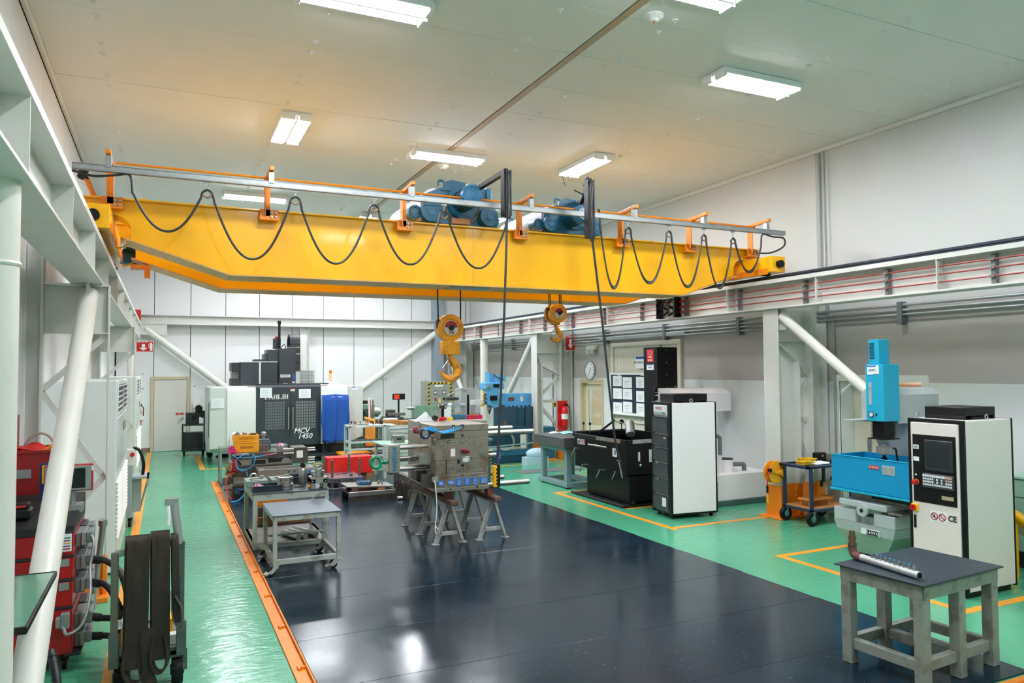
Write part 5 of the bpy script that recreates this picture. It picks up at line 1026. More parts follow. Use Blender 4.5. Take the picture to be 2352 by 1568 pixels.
gb = B(t, 'manifold_block', M('block_green', '3f5a3c', .45, var=.3), (A1, A1+.07, 9.64, 9.74, .815, 1.195))
for k in range(8):
    z = .84+.048*k; MB().cyl((A1+.07, 9.69, z), (A1+.1, 9.69, z), .011, 8).cyl((A1+.035, 9.63, z), (A1+.035, 9.642, z), .007, 8).obj('nipple', M('brass', 'c09a62', .3, metal=.9), gb)
MB().cyl((A1, 9.72, 1.24), (A1+.13, 9.72, 1.24), .022, 14).obj('coupling', M('brass_dark', '8a7358', .35, metal=.8), t); MB().cyl((A1+.08, 9.76, 1.18), (A1+.22, 9.76, 1.18), .03, 16).box(A1+.22, A1+.26, 9.72, 9.8, 1.13, 1.22).cyl((A1, 9.76, 1.18), (A1+.08, 9.76, 1.18), .02, 10).obj('hydraulic_cylinder', STEEL, t); B(t, 'side_bracket', MSL, (A1, A1+.09, 9.6, 9.7, 1.4, 1.43))
MB().cyl((A1+.02, 9.8, .92), (A1+.17, 9.8, .92), .05, 16).obj('valve', MSD, t)
HB = M('hose_lightblue', '2a9ada', .35)
for k in range(4):
    MB().tube(bez([(3.6+.12*(k % 2), C0-.01, 1.63), (3.58+.1*(k % 2), C0-.03, 1.6), (3.45, C0-.05-.01*k, 1.57-.008*k), (3.3, C0-.03, 1.575+.006*k), (3.22-.01*k, C0+.05, 1.6), (3.26, C0+.03, 1.63-.008*k), (3.35, C0-.03, 1.6)], 5), .007, 7).obj('blue_hose', HB, t)
for x in (3.6, 3.725): B(t, 'hose_fitting', HOLE, (x-.02, x+.02, C0-.012, C0, 1.61, 1.65))
# left: slide core with the numbered plate on guide rods
np_ = B(t, 'slide_plate', MSL, (2.77, 2.92, 9.8, 10.08, 1.013, 1.385)); B(np_, 'bright_face', KEY, (2.766, 2.77, 9.85, 10.075, 1.03, 1.375), b=0)
text('lettering', 'NA8B3349', .072, M('stencil_blue', '2c6c88', .6), np_, (2.845, 9.798, 1.2), '-y', spin=PI/2, bold=.003)
for k in range(9): B(np_, 'milled_line', MSD, (2.7645, 2.766, 9.86, 10.07, 1.05+.037*k, 1.053+.037*k), b=0)
for z, y in ((1.338, 9.9), (1.335, 10.03), (1.055, 9.86), (1.06, 10.03)): MB().cyl((2.92, y, z), (A0, y, z), .026, 18).obj('guide_rod', STEEL, t)
MB().cyl((2.92, 9.86, 1.2), (3.12, 9.86, 1.2), .02, 14).cyl((3.12, 9.86, 1.2), (3.3, 9.86, 1.2), .03, 14).obj('hydraulic_cylinder', STEEL, t); B(t, 'slide_block', MSL, (3.16, A0, 9.7, 9.95, 1.12, 1.26)); B(t, 'switch_bar', MSD, (2.98, 3.2, 9.8, 9.82, 1.165, 1.175), (3.08, 3.14, 9.78, 9.84, 1.15, 1.22))
er = MB().ring((2.6, 9.86, 1.162), (0, 1, 0), .072, .022, 30, 10).cyl((2.66, 9.86, 1.162), (2.77, 9.86, 1.162), .024, 14).lathe([(.035, 0), (.035, .045)], (2.7, 9.86, 1.162), (1, 0, 0), 16).obj('eye_bolt', M('eyebolt_green', '0f8a5c', .25, var=.3, scale=12, dark='8ab0a0', coat=.4), t); er['label'] = 'large glossy green eye bolt'
e2 = MB().ring((3.22, 9.62, 1.545), (0, 1, 0), .065, .02, 26, 10).cyl((3.28, 9.62, 1.545), (3.35, 9.66, 1.545), .02, 10).obj('eye_bolt', M('eyebolt_navy', '16324e', .3, coat=.3), t); e2['label'] = 'dark blue eye bolt'
MB().cyl((3.3, 9.56, 1.5), (3.3, 9.56, 1.42), .018, 10).box(3.28, 3.33, 9.53, 9.58, 1.38, 1.43).obj('limit_switch', MSD, t)
B(t, 'slide_foot', MSD, (2.78, 2.84, 9.86, 9.92, .985, 1.013), (2.86, 2.9, 9.81, 9.86, .96, 1.013))
lo = B(t, 'lower_slide', MSD, (3.18, A0, 9.66, 10.2, .8, .86), (3.18, A0, 9.66, 9.7, .86, .99), (3.2, A0, 9.95, 10.2, .86, 1.0)); MB().tube([(3.25, 9.68+.0, .88+.012*k) if k % 2 else (3.3, 9.68, .88+.012*k) for k in range(9)], .006, 6).obj('spring', M('spring_brown', '5a3f2c', .5, metal=.5), lo)
cw = MB().box(3.28, 3.36, 9.5, 9.54, .9, .96).obj('cable_clip', GALV, t); MB().tube(bez([(3.31, 9.5, .92), (3.32, 9.46, .7), (3.32, 9.45, .5), (3.3, 9.46, .3), (3.31, 9.45, .22)], 6), .007, 6).tube([(3.3, 9.46, .33), (3.34, 9.45, .27)], .006, 5).obj('hanging_cord', PAPER, cw)
# ---------------------------------------------------------------- trestles
TRG = M('trestle_grey', 'a8a9a4', .45, var=.6, scale=8, dark='6c655c', thr=(.5, .64)); TIM = M('timber_brown', '5c463c', .7, var=.6, scale=9, dark='8a5f48')
def trestle(x, y0, label):
    q = thing('trestle', label, 'trestle', (x, y0, ZM), 0, 'steel trestles under the mould')
    MB().box(x-.055, x+.055, y0-.22, y0+1.5, .56, .63, .01).obj('timber_beam', TIM, q); MB().box(x-.04, x+.04, y0-.1, y0+1.45, .535, .562, .003).obj('steel_channel', TRG, q)
    for k in range(3):
        y = y0+.7*k
        for s in (-1, 1):
            l = MB().bar((x+s*.03, y, .55), (x+s*.2, y, ZM+.006), .055, .012, (0, 1, 0)).bar((x+s*.008, y-.024, .55), (x+s*.18, y-.024, ZM+.006), .008, .05, (0, 1, 0)).obj('leg', TRG, q)
            MB().box(x+s*.2-.05, x+s*.2+.05, y-.05, y+.05, ZM, ZM+.012, .003).obj('foot_plate', TRG, l)
        MB().box(x-.165, x+.165, y-.02, y+.02, .13, .18, .003).obj('cross_bar', TRG, q)
    return q
trestle(3.585, 9.7, 'grey steel trestle with brown timber beam under left half of the mould block')
trestle(4.23, 9.69, 'grey steel trestle with brown timber beam under right half of the mould block')
for x, y, lab in ((3.585, 9.74, 'front left'), (3.585, 10.14, 'rear left'), (4.2, 9.74, 'front right'), (4.2, 10.14, 'rear right')):
    q = thing('packing_block', lab+' reddish wood packing block between mould and trestle beam', 'block', (x, y, .63)); MB().box(x-.04, x+.04, y-.06, y+.06, .631, .741, .005).obj('block', M('block_reddish', '8a4a3c', .7, var=.4), q)
# ---------------------------------------------------------------- perforated mould plate on the mat behind
t = thing('mould_plate', 'steel mould plate full of holes standing on the mat left of the trestles', 'mould', (4.08, 13.3, ZM))
B(t, 'plate', MSD, (4.06, 4.16, 12.55, 14.05, ZM, .45)); B(t, 'back_plate', MSL, (4.2, 4.3, 12.5, 14.05, ZM, .42))
hb = MB(); rr_ = random.Random(5)
for k in range(46):
    y, z = rr_.uniform(12.65, 13.95), rr_.uniform(.07, .41); hb.cyl((4.058, y, z), (4.066, y, z), rr_.choice((.012, .02, .028)), 9)
hb.obj('hole_pattern', STEEL, t)['kind'] = 'stuff'
for y, z in ((12.7, .38), (13.0, .4), (12.8, .1)): MB().cyl((4.3, y, z), (4.75, y, z), .02, 10).obj('pin', STEEL, t)
# ---------------------------------------------------------------- channel block with top plate and blue cylinders
t = thing('channel_block', 'machined steel channel block lying on the mat in front of the red block', 'mould', (3.48, 13.7, ZM))
MB().prism([(13.45, ZM), (13.47, ZM), (13.47, .16), (14.0, .16), (14.0, ZM), (14.07, ZM), (14.07, .21), (13.45, .21)], 'x', 3.05, 3.92).obj('channel', MSD, t); B(t, 'edge_strip', MSL, (3.05, 3.92, 13.44, 13.45, .12, .2)); B(t, 'hollow_dark', HOLE, (3.4, 3.42, 13.47, 14.0, ZM, .16))  # black sheet set inside the channel stands in for the dark hollow
for x in (3.25, 3.62): MB().cyl((x, 13.438, .09), (x, 13.45, .09), .012, 10).obj('bore', HOLE, t)
t = thing('mould_core_plate', 'thin steel plate with pins and blue cylinders on top of the channel block', 'mould', (3.45, 13.75, .25))
MB().box(3.02, 3.9, 13.5, 14.0, .255, .285, .004).xf(Matrix.Translation((3.46, 13.75, .27)) @ Matrix.Rotation(math.radians(3), 4, 'Y') @ Matrix.Translation((-3.46, -13.75, -.27))).obj('plate', MSL, t); B(t, 'spacer', TIM, (3.12, 3.24, 13.5, 13.62, .21, .27), (3.12, 3.24, 13.85, 13.97, .21, .27)); B(t, 'spacer', M('spacer_orange', 'c8834a', .6), (3.6, 3.74, 13.5, 13.6, .21, .235), (3.6, 3.74, 13.85, 13.97, .21, .235))
CYB = M('cylinder_steelblue', '2f5878', .35)
for k in range(4): MB().cyl((3.3+.062*k, 13.6, .32), (3.3+.062*k, 13.82, .32), .03, 14).obj('blue_cylinder', CYB, t)
for x, y in ((3.66, 13.7), (3.72, 13.66), (3.7, 13.78)): MB().cyl((x, y, .26), (x, y, .33), .016, 10).obj('pin', STEEL, t)
q = thing('steel_shaft', 'short bright shaft lying on the mat right of the channel block', 'shaft', (4.0, 13.55, ZM)); MB().cyl((3.94, 13.38, ZM+.03), (4.03, 13.36, ZM+.03), .03, 14).obj('shaft', STEEL, q)
# ---------------------------------------------------------------- die set and red block
t = thing('die_set', 'flat die set with four upright guide posts on the mat before the red block', 'die', (3.35, 15.4, ZM)); DS = M('die_steel_reflect', '9a949c', .3, metal=.8, var=.4, scale=6, dark='6a5a64')  # purple reflection is put into the die steel colour
B(t, 'top_plate', DS, (3.03, 3.7, 15.0, 15.86, .15, .25), b=.006); B(t, 'bottom_plate', DS, (3.03, 3.7, 15.0, 15.86, ZM, .05), b=.006)
for x, y in ((3.1, 15.1), (3.64, 15.1), (3.1, 15.76), (3.64, 15.76), (3.37, 15.1), (3.5, 15.1), (3.25, 15.1)): B(t, 'spacer', DS, (x-.025, x+.025, y-.03, y+.03, .05, .15))
for x, y, z in ((3.1, 15.12, .6), (3.65, 15.12, .6), (3.58, 15.75, .63), (3.05, 15.75, .63)): MB().cyl((x, y, .25), (x, y, z), .025, 16).obj('guide_post', STEELD, t)
for x in (3.14, 3.2, 3.35, 3.42, 3.47): MB().cyl((x, 14.998, .2), (x, 15.01, .2), .015, 10).obj('bore', HOLE, t)
MB().cyl((3.5, 15.2, .25), (3.5, 15.2, .29), .03, 12).cyl((3.45, 15.6, .25), (3.45, 15.6, .26), .06, 14).cyl((3.3, 15.5, .25), (3.3, 15.5, .255), .05, 14).obj('bushing', MSD, t); B(t, 'blue_tag', BP, (3.6, 3.66, 14.996, 15.0, .18, .23), b=0)
t = thing('red_block', 'bright red painted block on timber pieces', 'block', (3.64, 16.1, .19), math.radians(-1)); RBK = M('block_red', 'e8241c', .4, var=.1, scale=8)
MB().box(3.16, 4.13, 15.93, 16.34, .19, .55, .008).obj('body', RBK, t)
for x, lab in ((3.3, 'left'), (3.95, 'right')):
    q = thing('timber_piece', lab+' timber piece under the red block', 'timber', (x, 16.1, ZM)); MB().box(x-.07, x+.07, 15.98, 16.28, ZM, .188, .006).obj('timber', TIM, q)
q = thing('steel_bar', 'upright steel bar at the left end of the red block', 'bar', (3.1, 16.2, ZM)); MB().box(3.09, 3.135, 16.1, 16.2, ZM, .56, .004).obj('bar', STEELD, q)
# ---------------------------------------------------------------- steel table with parts (behind the castor table)
TOPM = M('rubber_top_slate', '2f3a42', .38, var=.4, scale=5, dark='46525c')
T1 = (1.1, 10.49, 2.11, 11.67)
t = thing('steel_table', 'worn steel table with rubber top crowded with machine parts behind the castor table', 'table', (1.6, 11.1, ZM))
def steel_table(t, x0, y0, x1, y1, z0, zt, leg, apron, mat, top, shelf=None, rails=.07):
    B(t, 'rubber_top', top, (x0-.01, x1+.01, y0-.01, y1+.01, zt-.012, zt))
    B(t, 'apron', mat, (x0, x1, y0, y0+.01, zt-apron, zt-.012), (x0, x1, y1-.01, y1, zt-apron, zt-.012), (x0, x0+.01, y0, y1, zt-apron, zt-.012), (x1-.01, x1, y0, y1, zt-apron, zt-.012), (x0+.01, x1-.01, y0+.01, y1-.01, zt-.03, zt-.013), b=.002)
    for x in (x0, x1-leg):
        for y in (y0, y1-leg): B(t, 'leg', mat, (x+.001, x+leg-.001, y+.001, y+leg-.001, z0, zt-.03))
    for y in (y0, y1-leg): B(t, 'rail', mat, (x0+leg, x1-leg, y+.005, y+leg-.005, z0+.0, z0+rails))
    for x in (x0, x1-leg): B(t, 'rail', mat, (x+.005, x+leg-.005, y0+leg, y1-leg, z0, z0+rails))
    if shelf: B(t, 'shelf', MSD, (x0+.01, x1-.01, y0+.01, y1-.01, z0+rails-.01, z0+rails))
steel_table(t, *T1, ZM, .76, .06, .1, WORNL, TOPM, True)
def shaft(x0, y0, x1, y1, z, r, label):
    q = thing('steel_shaft', label, 'shaft', ((x0+x1)/2, (y0+y1)/2, z-r)); MB().cyl((x0, y0, z), (x1, y1, z), r, 18).obj('shaft', STEEL, q); MB().cyl((x0, y0, z), (x0-(x1-x0)*.02, y0-(y1-y0)*.02, z), r*.8, 18).obj('end_face', STEELD, q)
shaft(1.56, 10.95, 1.7, 10.52, .126, .042, 'leftmost of the thick steel shafts on the lower shelf'); shaft(1.66, 11.0, 1.8, 10.57, .126, .042, 'middle of the thick steel shafts on the lower shelf'); shaft(1.74, 11.1, 1.95, 10.6, .126, .042, 'rightmost of the thick steel shafts on the lower shelf')
TRYB = M('tray_blueblack', '1e2a34', .4)
q = tray(1.12, 1.48, 10.64, 10.92, .762, .075, 'shallow dark blue tray nearest the left front corner of the table', TRYB, wall=.012)
for k, (x, y, a, m_) in enumerate(((1.24, 10.82, .5, KEY), (1.32, 10.78, .3, STEEL), (1.4, 10.76, 1.2, STEEL), (1.43, 10.84, .9, STEEL), (1.42, 10.7, .1, MSD))):
    r = thing('steel_part', ('white cylinder', 'bright steel bar', 'short steel pin', 'steel clip', 'dark steel stub')[k]+' in the shallow blue tray', 'part', (x, y, .776)); MB().cyl((x-.05*math.cos(a), y-.05*math.sin(a), .79), (x+.05*math.cos(a), y+.05*math.sin(a), .79), .016-.002*k, 10).obj('body', m_, r)
rag('rag', 'pink and white rag in the shallow blue tray', (1.2, 10.86, .78), (.16, .13), M('cloth_pink', 'd0407a', .8, var=.9, scale=14, dark='f0e0ea', thr=(.45, .52)), 6, h=.06)
q = tray(1.72, 2.05, 11.22, 11.58, .762, .085, 'larger dark blue tray at the back right of the table', TRYB, wall=.012)
r = thing('steel_part', 'small steel block in the larger blue tray', 'part', (1.88, 11.4, .776)); B(r, 'block', STEEL, (1.84, 1.92, 11.37, 11.43, .776, .82))
GRB = M('gauge_green', '7f9488', .4, var=.2)
for x0, lab in ((1.08, 'left'), (1.42, 'right')):
    q = thing('gauge_block', lab+' grey-green plate with a big round bore on the table', 'part', (x0+.15, 11.3, .762))
    n = 20; ov = []; c = (x0+.15, 11.35)
    for k in range(n): ov.append((c[0]+.095*math.cos(2*PI*k/n), c[1]+.095*math.sin(2*PI*k/n)))
    sqv = []
    for k in range(n):
        a = 2*PI*k/n; u, v = math.cos(a), math.sin(a); m_ = max(abs(u)/.145, abs(v)/.21); sqv.append((c[0]+u/m_, c[1]+v/m_))
    vs = [(x, y, .762) for x, y in sqv]+[(x, y, .84) for x, y in sqv]+[(x, y, .84) for x, y in ov]+[(x, y, .762) for x, y in ov]
    fs = [(g_*n+i, g_*n+(i+1) % n, ((g_+1) % 4)*n+(i+1) % n, ((g_+1) % 4)*n+i) for g_ in range(4) for i in range(n)]
    MB().add(vs, fs).obj('plate', GRB, q); B(q, 'straight_edge', STEEL, (x0+.06, x0+.2, 11.2, 11.22, .84, .855)); B(q, 'corner_block', GRB, (x0+.22, x0+.28, 11.45, 11.53, .84, .865))
q = thing('chuck_body', 'stacked bright steel rings on the front of the table', 'part', (1.56, 10.78, .762)); MB().lathe([(.1, .762), (.1, .79), (.108, .8), (.108, .83), (.09, .84), (.09, .85), (.1, .855), (.1, .925), (.075, .93), (.075, .915), (0, .915)], (1.56, 10.78, 0), (0, 0, 1), 30).obj('body', STEEL, q)
for k in range(8): a = k*PI/4; MB().cyl((1.56+.095*math.cos(a), 10.78+.095*math.sin(a), .89), (1.56+.104*math.cos(a), 10.78+.104*math.sin(a), .89), .012, 8).obj('bore', HOLE, q)
q = thing('chain', 'short steel chain heaped beside the stacked steel rings', 'chain', (1.7, 10.85, .762))
for k in range(7): MB().ring((1.68+.014*k, 10.83+.02*math.sin(k*2), .775), (1 if k % 2 else 0, .3, 1), .016, .005, 10, 5).obj('link', STEEL, q)
q = thing('water_bottle', 'brushed steel water bottle with black cap standing on the table', 'bottle', (1.83, 10.98, .762)); MB().lathe([(.05, .762), (.053, .767), (.053, .98), (.045, 1.0), (.032, 1.012), (.032, 1.02)], (1.83, 10.98, 0), (0, 0, 1), 26).obj('body', M('bottle_steel', 'b4b2ae', .3, metal=.9), q)
cp = MB().lathe([(.036, 1.02), (.036, 1.05), (.02, 1.055), (.018, 1.075), (0, 1.08)], (1.83, 10.98, 0), (0, 0, 1), 20).obj('cap', BLK, q); MB().ring((1.83, 10.98, 1.05), (0, 1, 0), .03, .006, 12, 6, 0, PI).obj('carry_loop', BLK, cp)
q = thing('tool_fixture', 'steel block with bright round tool head at the right end of the table', 'part', (1.97, 10.6, .762)); B(q, 'block', MSL, (1.87, 1.93, 10.52, 10.78, .762, .9), (2.03, 2.09, 10.52, 10.78, .762, .9), (1.87, 2.09, 10.52, 10.78, .84, .92)); MB().lathe([(.08, .92), (.09, .93), (.09, .98), (.095, .985), (.095, 1.0), (.06, 1.01), (.07, 1.03), (.03, 1.04), (.03, 1.07), (0, 1.07)], (1.98, 10.65, 0), (0, 0, 1), 26).obj('tool_head', CHROME, q)
for k in range(4): a = PI/4+k*PI/2; MB().cyl((1.98+.065*math.cos(a), 10.65+.065*math.sin(a), 1.0), (1.98+.065*math.cos(a), 10.65+.065*math.sin(a), 1.07), .012, 10).obj('pin', CHROME, q)
MB().tube(bez([(1.92, 10.65, 1.08), (1.98, 10.62, 1.1), (2.04, 10.66, 1.08)], 4), .014, 7).obj('wrap', M('wrap_tan', 'c9a06a', .7), q); MB().cyl((1.84, 10.6, .79), (1.87, 10.6, .8), .02, 10).obj('orange_knob', ORG, q); MB().cyl((1.97, 10.5, .85), (1.97, 10.52, .85), .025, 12).cyl((2.06, 10.51, .87), (2.06, 10.52, .87), .012, 10).cyl((1.89, 10.51, .87), (1.89, 10.52, .87), .012, 10).obj('button', CHROME, q)
# ---------------------------------------------------------------- castor table in front
T2 = (1.18, 9.1, 1.97, 10.05)
t = thing('castor_table', 'low grey steel table with slate top on castors nearest the green aisle', 'table', (1.57, 9.6, ZM))
steel_table(t, *T2, .13, .706, .05, .07, WORNL, M('table_top_reflect', '4c5a66', .35, var=.4, scale=5, dark='5c6b77'), None, .06)  # top colour lightened to blue-grey, painting in its reflection
B(t, 'rail', WORNL, (T2[0]+.05, T2[2]-.05, 9.9, 9.93, .3, .325))
for x, y, a in ((T2[0]+.03, T2[1]+.03, .5), (T2[2]-.03, T2[1]+.03, -.2), (T2[0]+.03, T2[3]-.03, .9), (T2[2]-.03, T2[3]-.03, -.5)):
    R_ = Matrix.Translation((x, y, 0)) @ Matrix.Rotation(a, 4, 'Z'); f = MB().box(-.04, .04, -.035, .035, .12, .13).prism([(.03, .13), (-.05, .12), (-.09, .04), (-.04, .05), (.0, .09), (.02, .09)], 'y', -.032, -.026).prism([(.03, .13), (-.05, .12), (-.09, .04), (-.04, .05), (.0, .09), (.02, .09)], 'y', .026, .032).prism([(-.05, .1), (-.15, .05), (-.14, .035), (-.05, .07)], 'y', -.03, .03).xf(R_).obj('castor_bracket', WORNL, t); MB().lathe([(.02, -.02), (.05, -.022), (.052, 0), (.05, .022), (.02, .02)], (-.055, 0, ZM+.052), (0, 1, 0), 18).xf(R_).obj('wheel', RUB, f)
# ---------------------------------------------------------------- pallet with orange box behind the tables
t = thing('pallet', 'wooden pallet with dark blocks behind the two steel tables', 'pallet', (1.75, 12.4, ZM)); WP = M('pallet_wood', 'a97c52', .7, var=.5, scale=6)
for y in (12.15, 12.45, 12.75): B(t, 'runner', WP, (1.35, 2.15, y-.04, y+.04, ZM, .12))
for k in range(5): B(t, 'deck_board', WP, (1.35+.165*k, 1.48+.165*k, 12.08, 12.82, .12, .145))
for x, y, lab in ((1.45, 12.25, 'left'), (1.72, 12.3, 'middle'), (1.98, 12.25, 'right')):
    q = thing('steel_block', lab+' dark steel block on the wooden pallet', 'block', (x, y, .146)); B(q, 'block', MSD, (x-.1, x+.1, y-.12, y+.1, .146, .29)); MB().cyl((x, y-.125, .22), (x, y-.118, .22), .03, 12).obj('bore', HOLE, q)
q = tray(1.32, 1.8, 12.2, 12.6, .292, .13, 'orange crate on the steel blocks under the tables', ORG, name='crate', cat='crate', wall=.012)
# ---------------------------------------------------------------- moulds on the left far end of the mats
t = thing('injection_mould', 'dirty steel mould with hoses under the yellow crates', 'mould', (1.75, 15.3, ZM))
for z0, z1, m_, dx in ((ZM, .22, MSD, 0), (.222, .4, MSL, .01), (.402, .6, MSD, .0), (.602, .72, MSL, .0), (.722, .845, MSD, -.01)): B(t, 'mould_plate', m_, (1.19+dx, 2.3-dx, 15.0+dx, 15.75, z0, z1))
B(t, 'recess', HOLE, (1.55, 1.8, 14.99, 15.01, .62, .7), (1.85, 2.1, 14.99, 15.01, .64, .72), (1.25, 1.36, 14.99, 15.01, .74, .8), b=0); B(t, 'bright_bar', STEEL, (1.2, 1.5, 14.97, 15.0, .8, .84), (1.22, 1.42, 14.96, 15.0, .27, .32)); B(t, 'manifold_red', REDP, (1.2, 1.3, 14.94, 15.0, .52, .74)); B(t, 'motor_plate', BP, (1.26, 1.4, 14.985, 15.0, .1, .18), b=0)
for x, z in ((1.32, .68), (1.34, .64), (1.32, .56), (1.95, .67), (1.75, .66), (2.1, .7)): MB().cyl((x, 14.985, z), (x, 15.0, z), .022, 12).obj('bore', HOLE, t)
HBD = M('hose_midblue', '2f8fc8', .4); HRD = M('hose_red', 'd42020', .4)
for k, p in enumerate(([(1.55, 14.98, .82), (1.6, 14.9, .76), (1.54, 14.86, .6), (1.4, 14.85, .55), (1.28, 14.86, .6), (1.25, 14.88, .72), (1.35, 14.9, .8), (1.45, 14.97, .83)], [(1.22, 14.95, .8), (1.3, 14.9, .77), (1.5, 14.9, .765), (1.8, 14.92, .79), (2.0, 14.96, .82)], [(1.27, 14.88, .7), (1.26, 14.86, .6), (1.36, 14.84, .53), (1.46, 14.86, .56)], [(1.44, 14.9, .54), (1.46, 14.85, .4), (1.46, 14.84, .3)])): MB().tube(bez(p, 6), .011, 7).obj('blue_hose', HBD, t)
MB().tube(bez([(1.24, 14.9, .5), (1.12, 14.85, .44), (1.08, 14.8, .28), (1.12, 14.75, .1), (1.18, 14.7, .03)], 6), .015, 7).obj('red_hose', HRD, t); MB().tube(bez([(1.75, 14.96, .82), (1.85, 14.9, .8), (2.0, 14.94, .815)], 5), .009, 6).obj('red_hose', HRD, t)
MB().tube(bez([(1.14, 14.45, .028), (1.25, 14.5, .03), (1.36, 14.6, .1), (1.42, 14.75, .2)], 6), .014, 7).obj('blue_hose', HBD, t); MB().tube(bez([(1.85, 14.96, .7), (1.95, 14.9, .72), (2.15, 14.9, .75), (2.22, 14.92, .74), (2.28, 14.98, .68)], 6), .014, 7).obj('black_hose', BLK, t)
nest = MB(); rr_ = random.Random(9)
for k in range(9):
    c = Vector((1.13, 14.95, .6)); nest.tube(bez([c+Vector((rr_.uniform(-.07, .06), rr_.uniform(-.06, .06), rr_.uniform(-.16, .12))) for _ in range(4)], 5), .012, 6)
nest.obj('copper_pipes', M('copper_dull', 'a87a5c', .45, metal=.6, var=.4), t); MB().lathe([(.05, 0), (.1, .02), (.1, .12), (.05, .14)], (1.12, 14.95, .28), (0, 0, 1), 14).box(1.05, 1.2, 14.88, 15.0, .17, .2).obj('pump', MSD, t)
rr2 = MB()
for k in range(6): rr2.tube(bez([Vector((1.33, 14.7, .12))+Vector((rr_.uniform(-.1, .1), rr_.uniform(-.08, .08), rr_.uniform(-.06, .08))) for _ in range(4)], 5), .014, 6)
rr2.obj('black_hose', BLK, t)
B(t, 'end_block', MSD, (2.3, 2.6, 15.0, 15.5, .6, .84), (2.32, 2.58, 15.0, 15.5, .84, .9)); B(t, 'paper_label', PAPER, (2.38, 2.5, 14.995, 15.0, .7, .84), b=0); 
for z, y in ((.87, 15.1), (.83, 15.05), (.68, 15.1), (.63, 15.15), (.58, 15.1)): MB().cyl((2.6, y, z), (2.75, y, z), .018, 12).obj('pin', STEEL, t)
for z in (.88, .8): MB().cyl((2.12, 14.98, z), (2.32, 14.98, z), .022, 12).obj('pin', STEEL, t)
t = thing('injection_mould', 'lower steel mould half with open top and eye bolt in front of the hosed mould', 'mould', (2.1, 14.65, ZM))
B(t, 'body', MSL, (1.6, 2.62, 14.4, 14.44, ZM, .58), (1.6, 2.62, 14.82, 14.9, ZM, .58), (1.6, 1.72, 14.44, 14.82, ZM, .58), (2.46, 2.62, 14.44, 14.82, ZM, .58), (1.72, 2.46, 14.44, 14.82, ZM, .46)); B(t, 'end_plate', MSL, (2.46, 2.62, 14.39, 14.4, .4, .56)); B(t, 'blue_plate', BP, (2.5, 2.58, 14.384, 14.39, .44, .53), b=0)
MB().ring((1.52, 14.42, .46), (0, 1, 0), .058, .018, 24, 9).cyl((1.57, 14.42, .46), (1.6, 14.45, .46), .022, 10).obj('eye_bolt', M('eyebolt_silver', 'c8ccce', .3, metal=.7), t); MB().ring((1.95, 14.398, .5), (0, 1, 0), .03, .004, 16, 5, sy=.5).box(1.8, 1.98, 14.397, 14.4, .36, .4).obj('red_marking', M('mark_red', 'c8382c', .6), t)
for x, z in ((2.15, .52), (2.25, .52), (1.66, .3)): MB().cyl((x, 14.39, z), (x, 14.4, z), .014, 10).obj('bore', HOLE, t)
MB().tube(bez([(1.68, 14.3, .3), (1.78, 14.25, .38), (1.95, 14.25, .4), (2.2, 14.3, .35)], 6), .018, 7).obj('red_hose', HRD, t)
for k in range(4): MB().tube(bez([(2.1+.02*k, 14.3, .36), (2.25, 14.27, .42+.02*k), (2.45, 14.28, .4+.012*k), (2.65, 14.3, .42+.01*k)], 6), .011, 6).obj('blue_hose', M('hose_royal', '1c58c0', .4), t)
MB().cyl((2.62, 14.6, .5), (2.72, 14.6, .5), .025, 12).obj('coupling', M('brass_dark', '8a7358', .35, metal=.8), t)
# things on the hosed mould
CRY = M('crate_yellow', 'f5a91a', .45, var=.08)
def crate(x0, x1, y0, y1, z0, h, label):
    q = thing('plastic_crate', label, 'crate', ((x0+x1)/2, y0, z0), 0, 'yellow plastic crates')
    B(q, 'bottom', CRY, (x0+.01, x1-.01, y0+.01, y1-.01, z0, z0+.01)); B(q, 'side_wall', CRY, (x0, x1, y1-.012, y1, z0, z0+h), (x0, x0+.012, y0, y1, z0, z0+h), (x1-.012, x1, y0, y1, z0, z0+h), (x0+.012, x1-.012, y0, y0+.01, z0, z0+h)); B(q, 'rim', CRY, (x0-.008, x1+.008, y0-.012, y0, z0+h-.03, z0+h), (x0-.008, x1+.008, y0-.012, y0, z0, z0+.02), (x0-.008, x0+.08, y0-.01, y0, z0+.02, z0+h-.03), (x1-.08, x1+.008, y0-.01, y0, z0+.02, z0+h-.03), (x0-.008, x0, y0, y1, z0+h-.03, z0+h), (x1, x1+.008, y0, y1, z0+h-.03, z0+h)); B(q, 'hand_slot', M('crate_shadow', 'b87410', .6), (x0+.1, x1-.1, y0-.004, y0, z0+h*.35, z0+h*.58), b=0); return q
crate(1.25, 1.68, 15.12, 15.45, .847, .2, 'lower yellow plastic crate on the mould'); crate(1.235, 1.69, 15.16, 15.5, 1.05, .115, 'upper yellow plastic crate full of small metal parts')
rr_ = random.Random(11)
for k in range(16):
    x, y = rr_.uniform(1.29, 1.64), rr_.uniform(15.2, 15.42); a = rr_.uniform(0, PI); m_ = rr_.choice((MSD, STEELD, BLK, M('brass', 'c09a62', .3, metal=.9), STEEL))
    q = thing('metal_part', 'small metal part heaped in the upper yellow crate', 'part', (x, y, 1.14), 0, 'metal parts in the upper yellow crate'); l = rr_.uniform(.03, .06); z = 1.1+rr_.uniform(.03, .09)
    mb = MB(); (mb.cyl((x-l*math.cos(a), y-l*math.sin(a), z), (x+l*math.cos(a), y+l*math.sin(a), z+rr_.uniform(-.01, .03)), rr_.uniform(.012, .022), 8) if k % 3 else mb.bar((x-l*math.cos(a), y-l*math.sin(a), z), (x+l*math.cos(a), y+l*math.sin(a), z+.02), .04, .03)); mb.obj('body', m_, q)
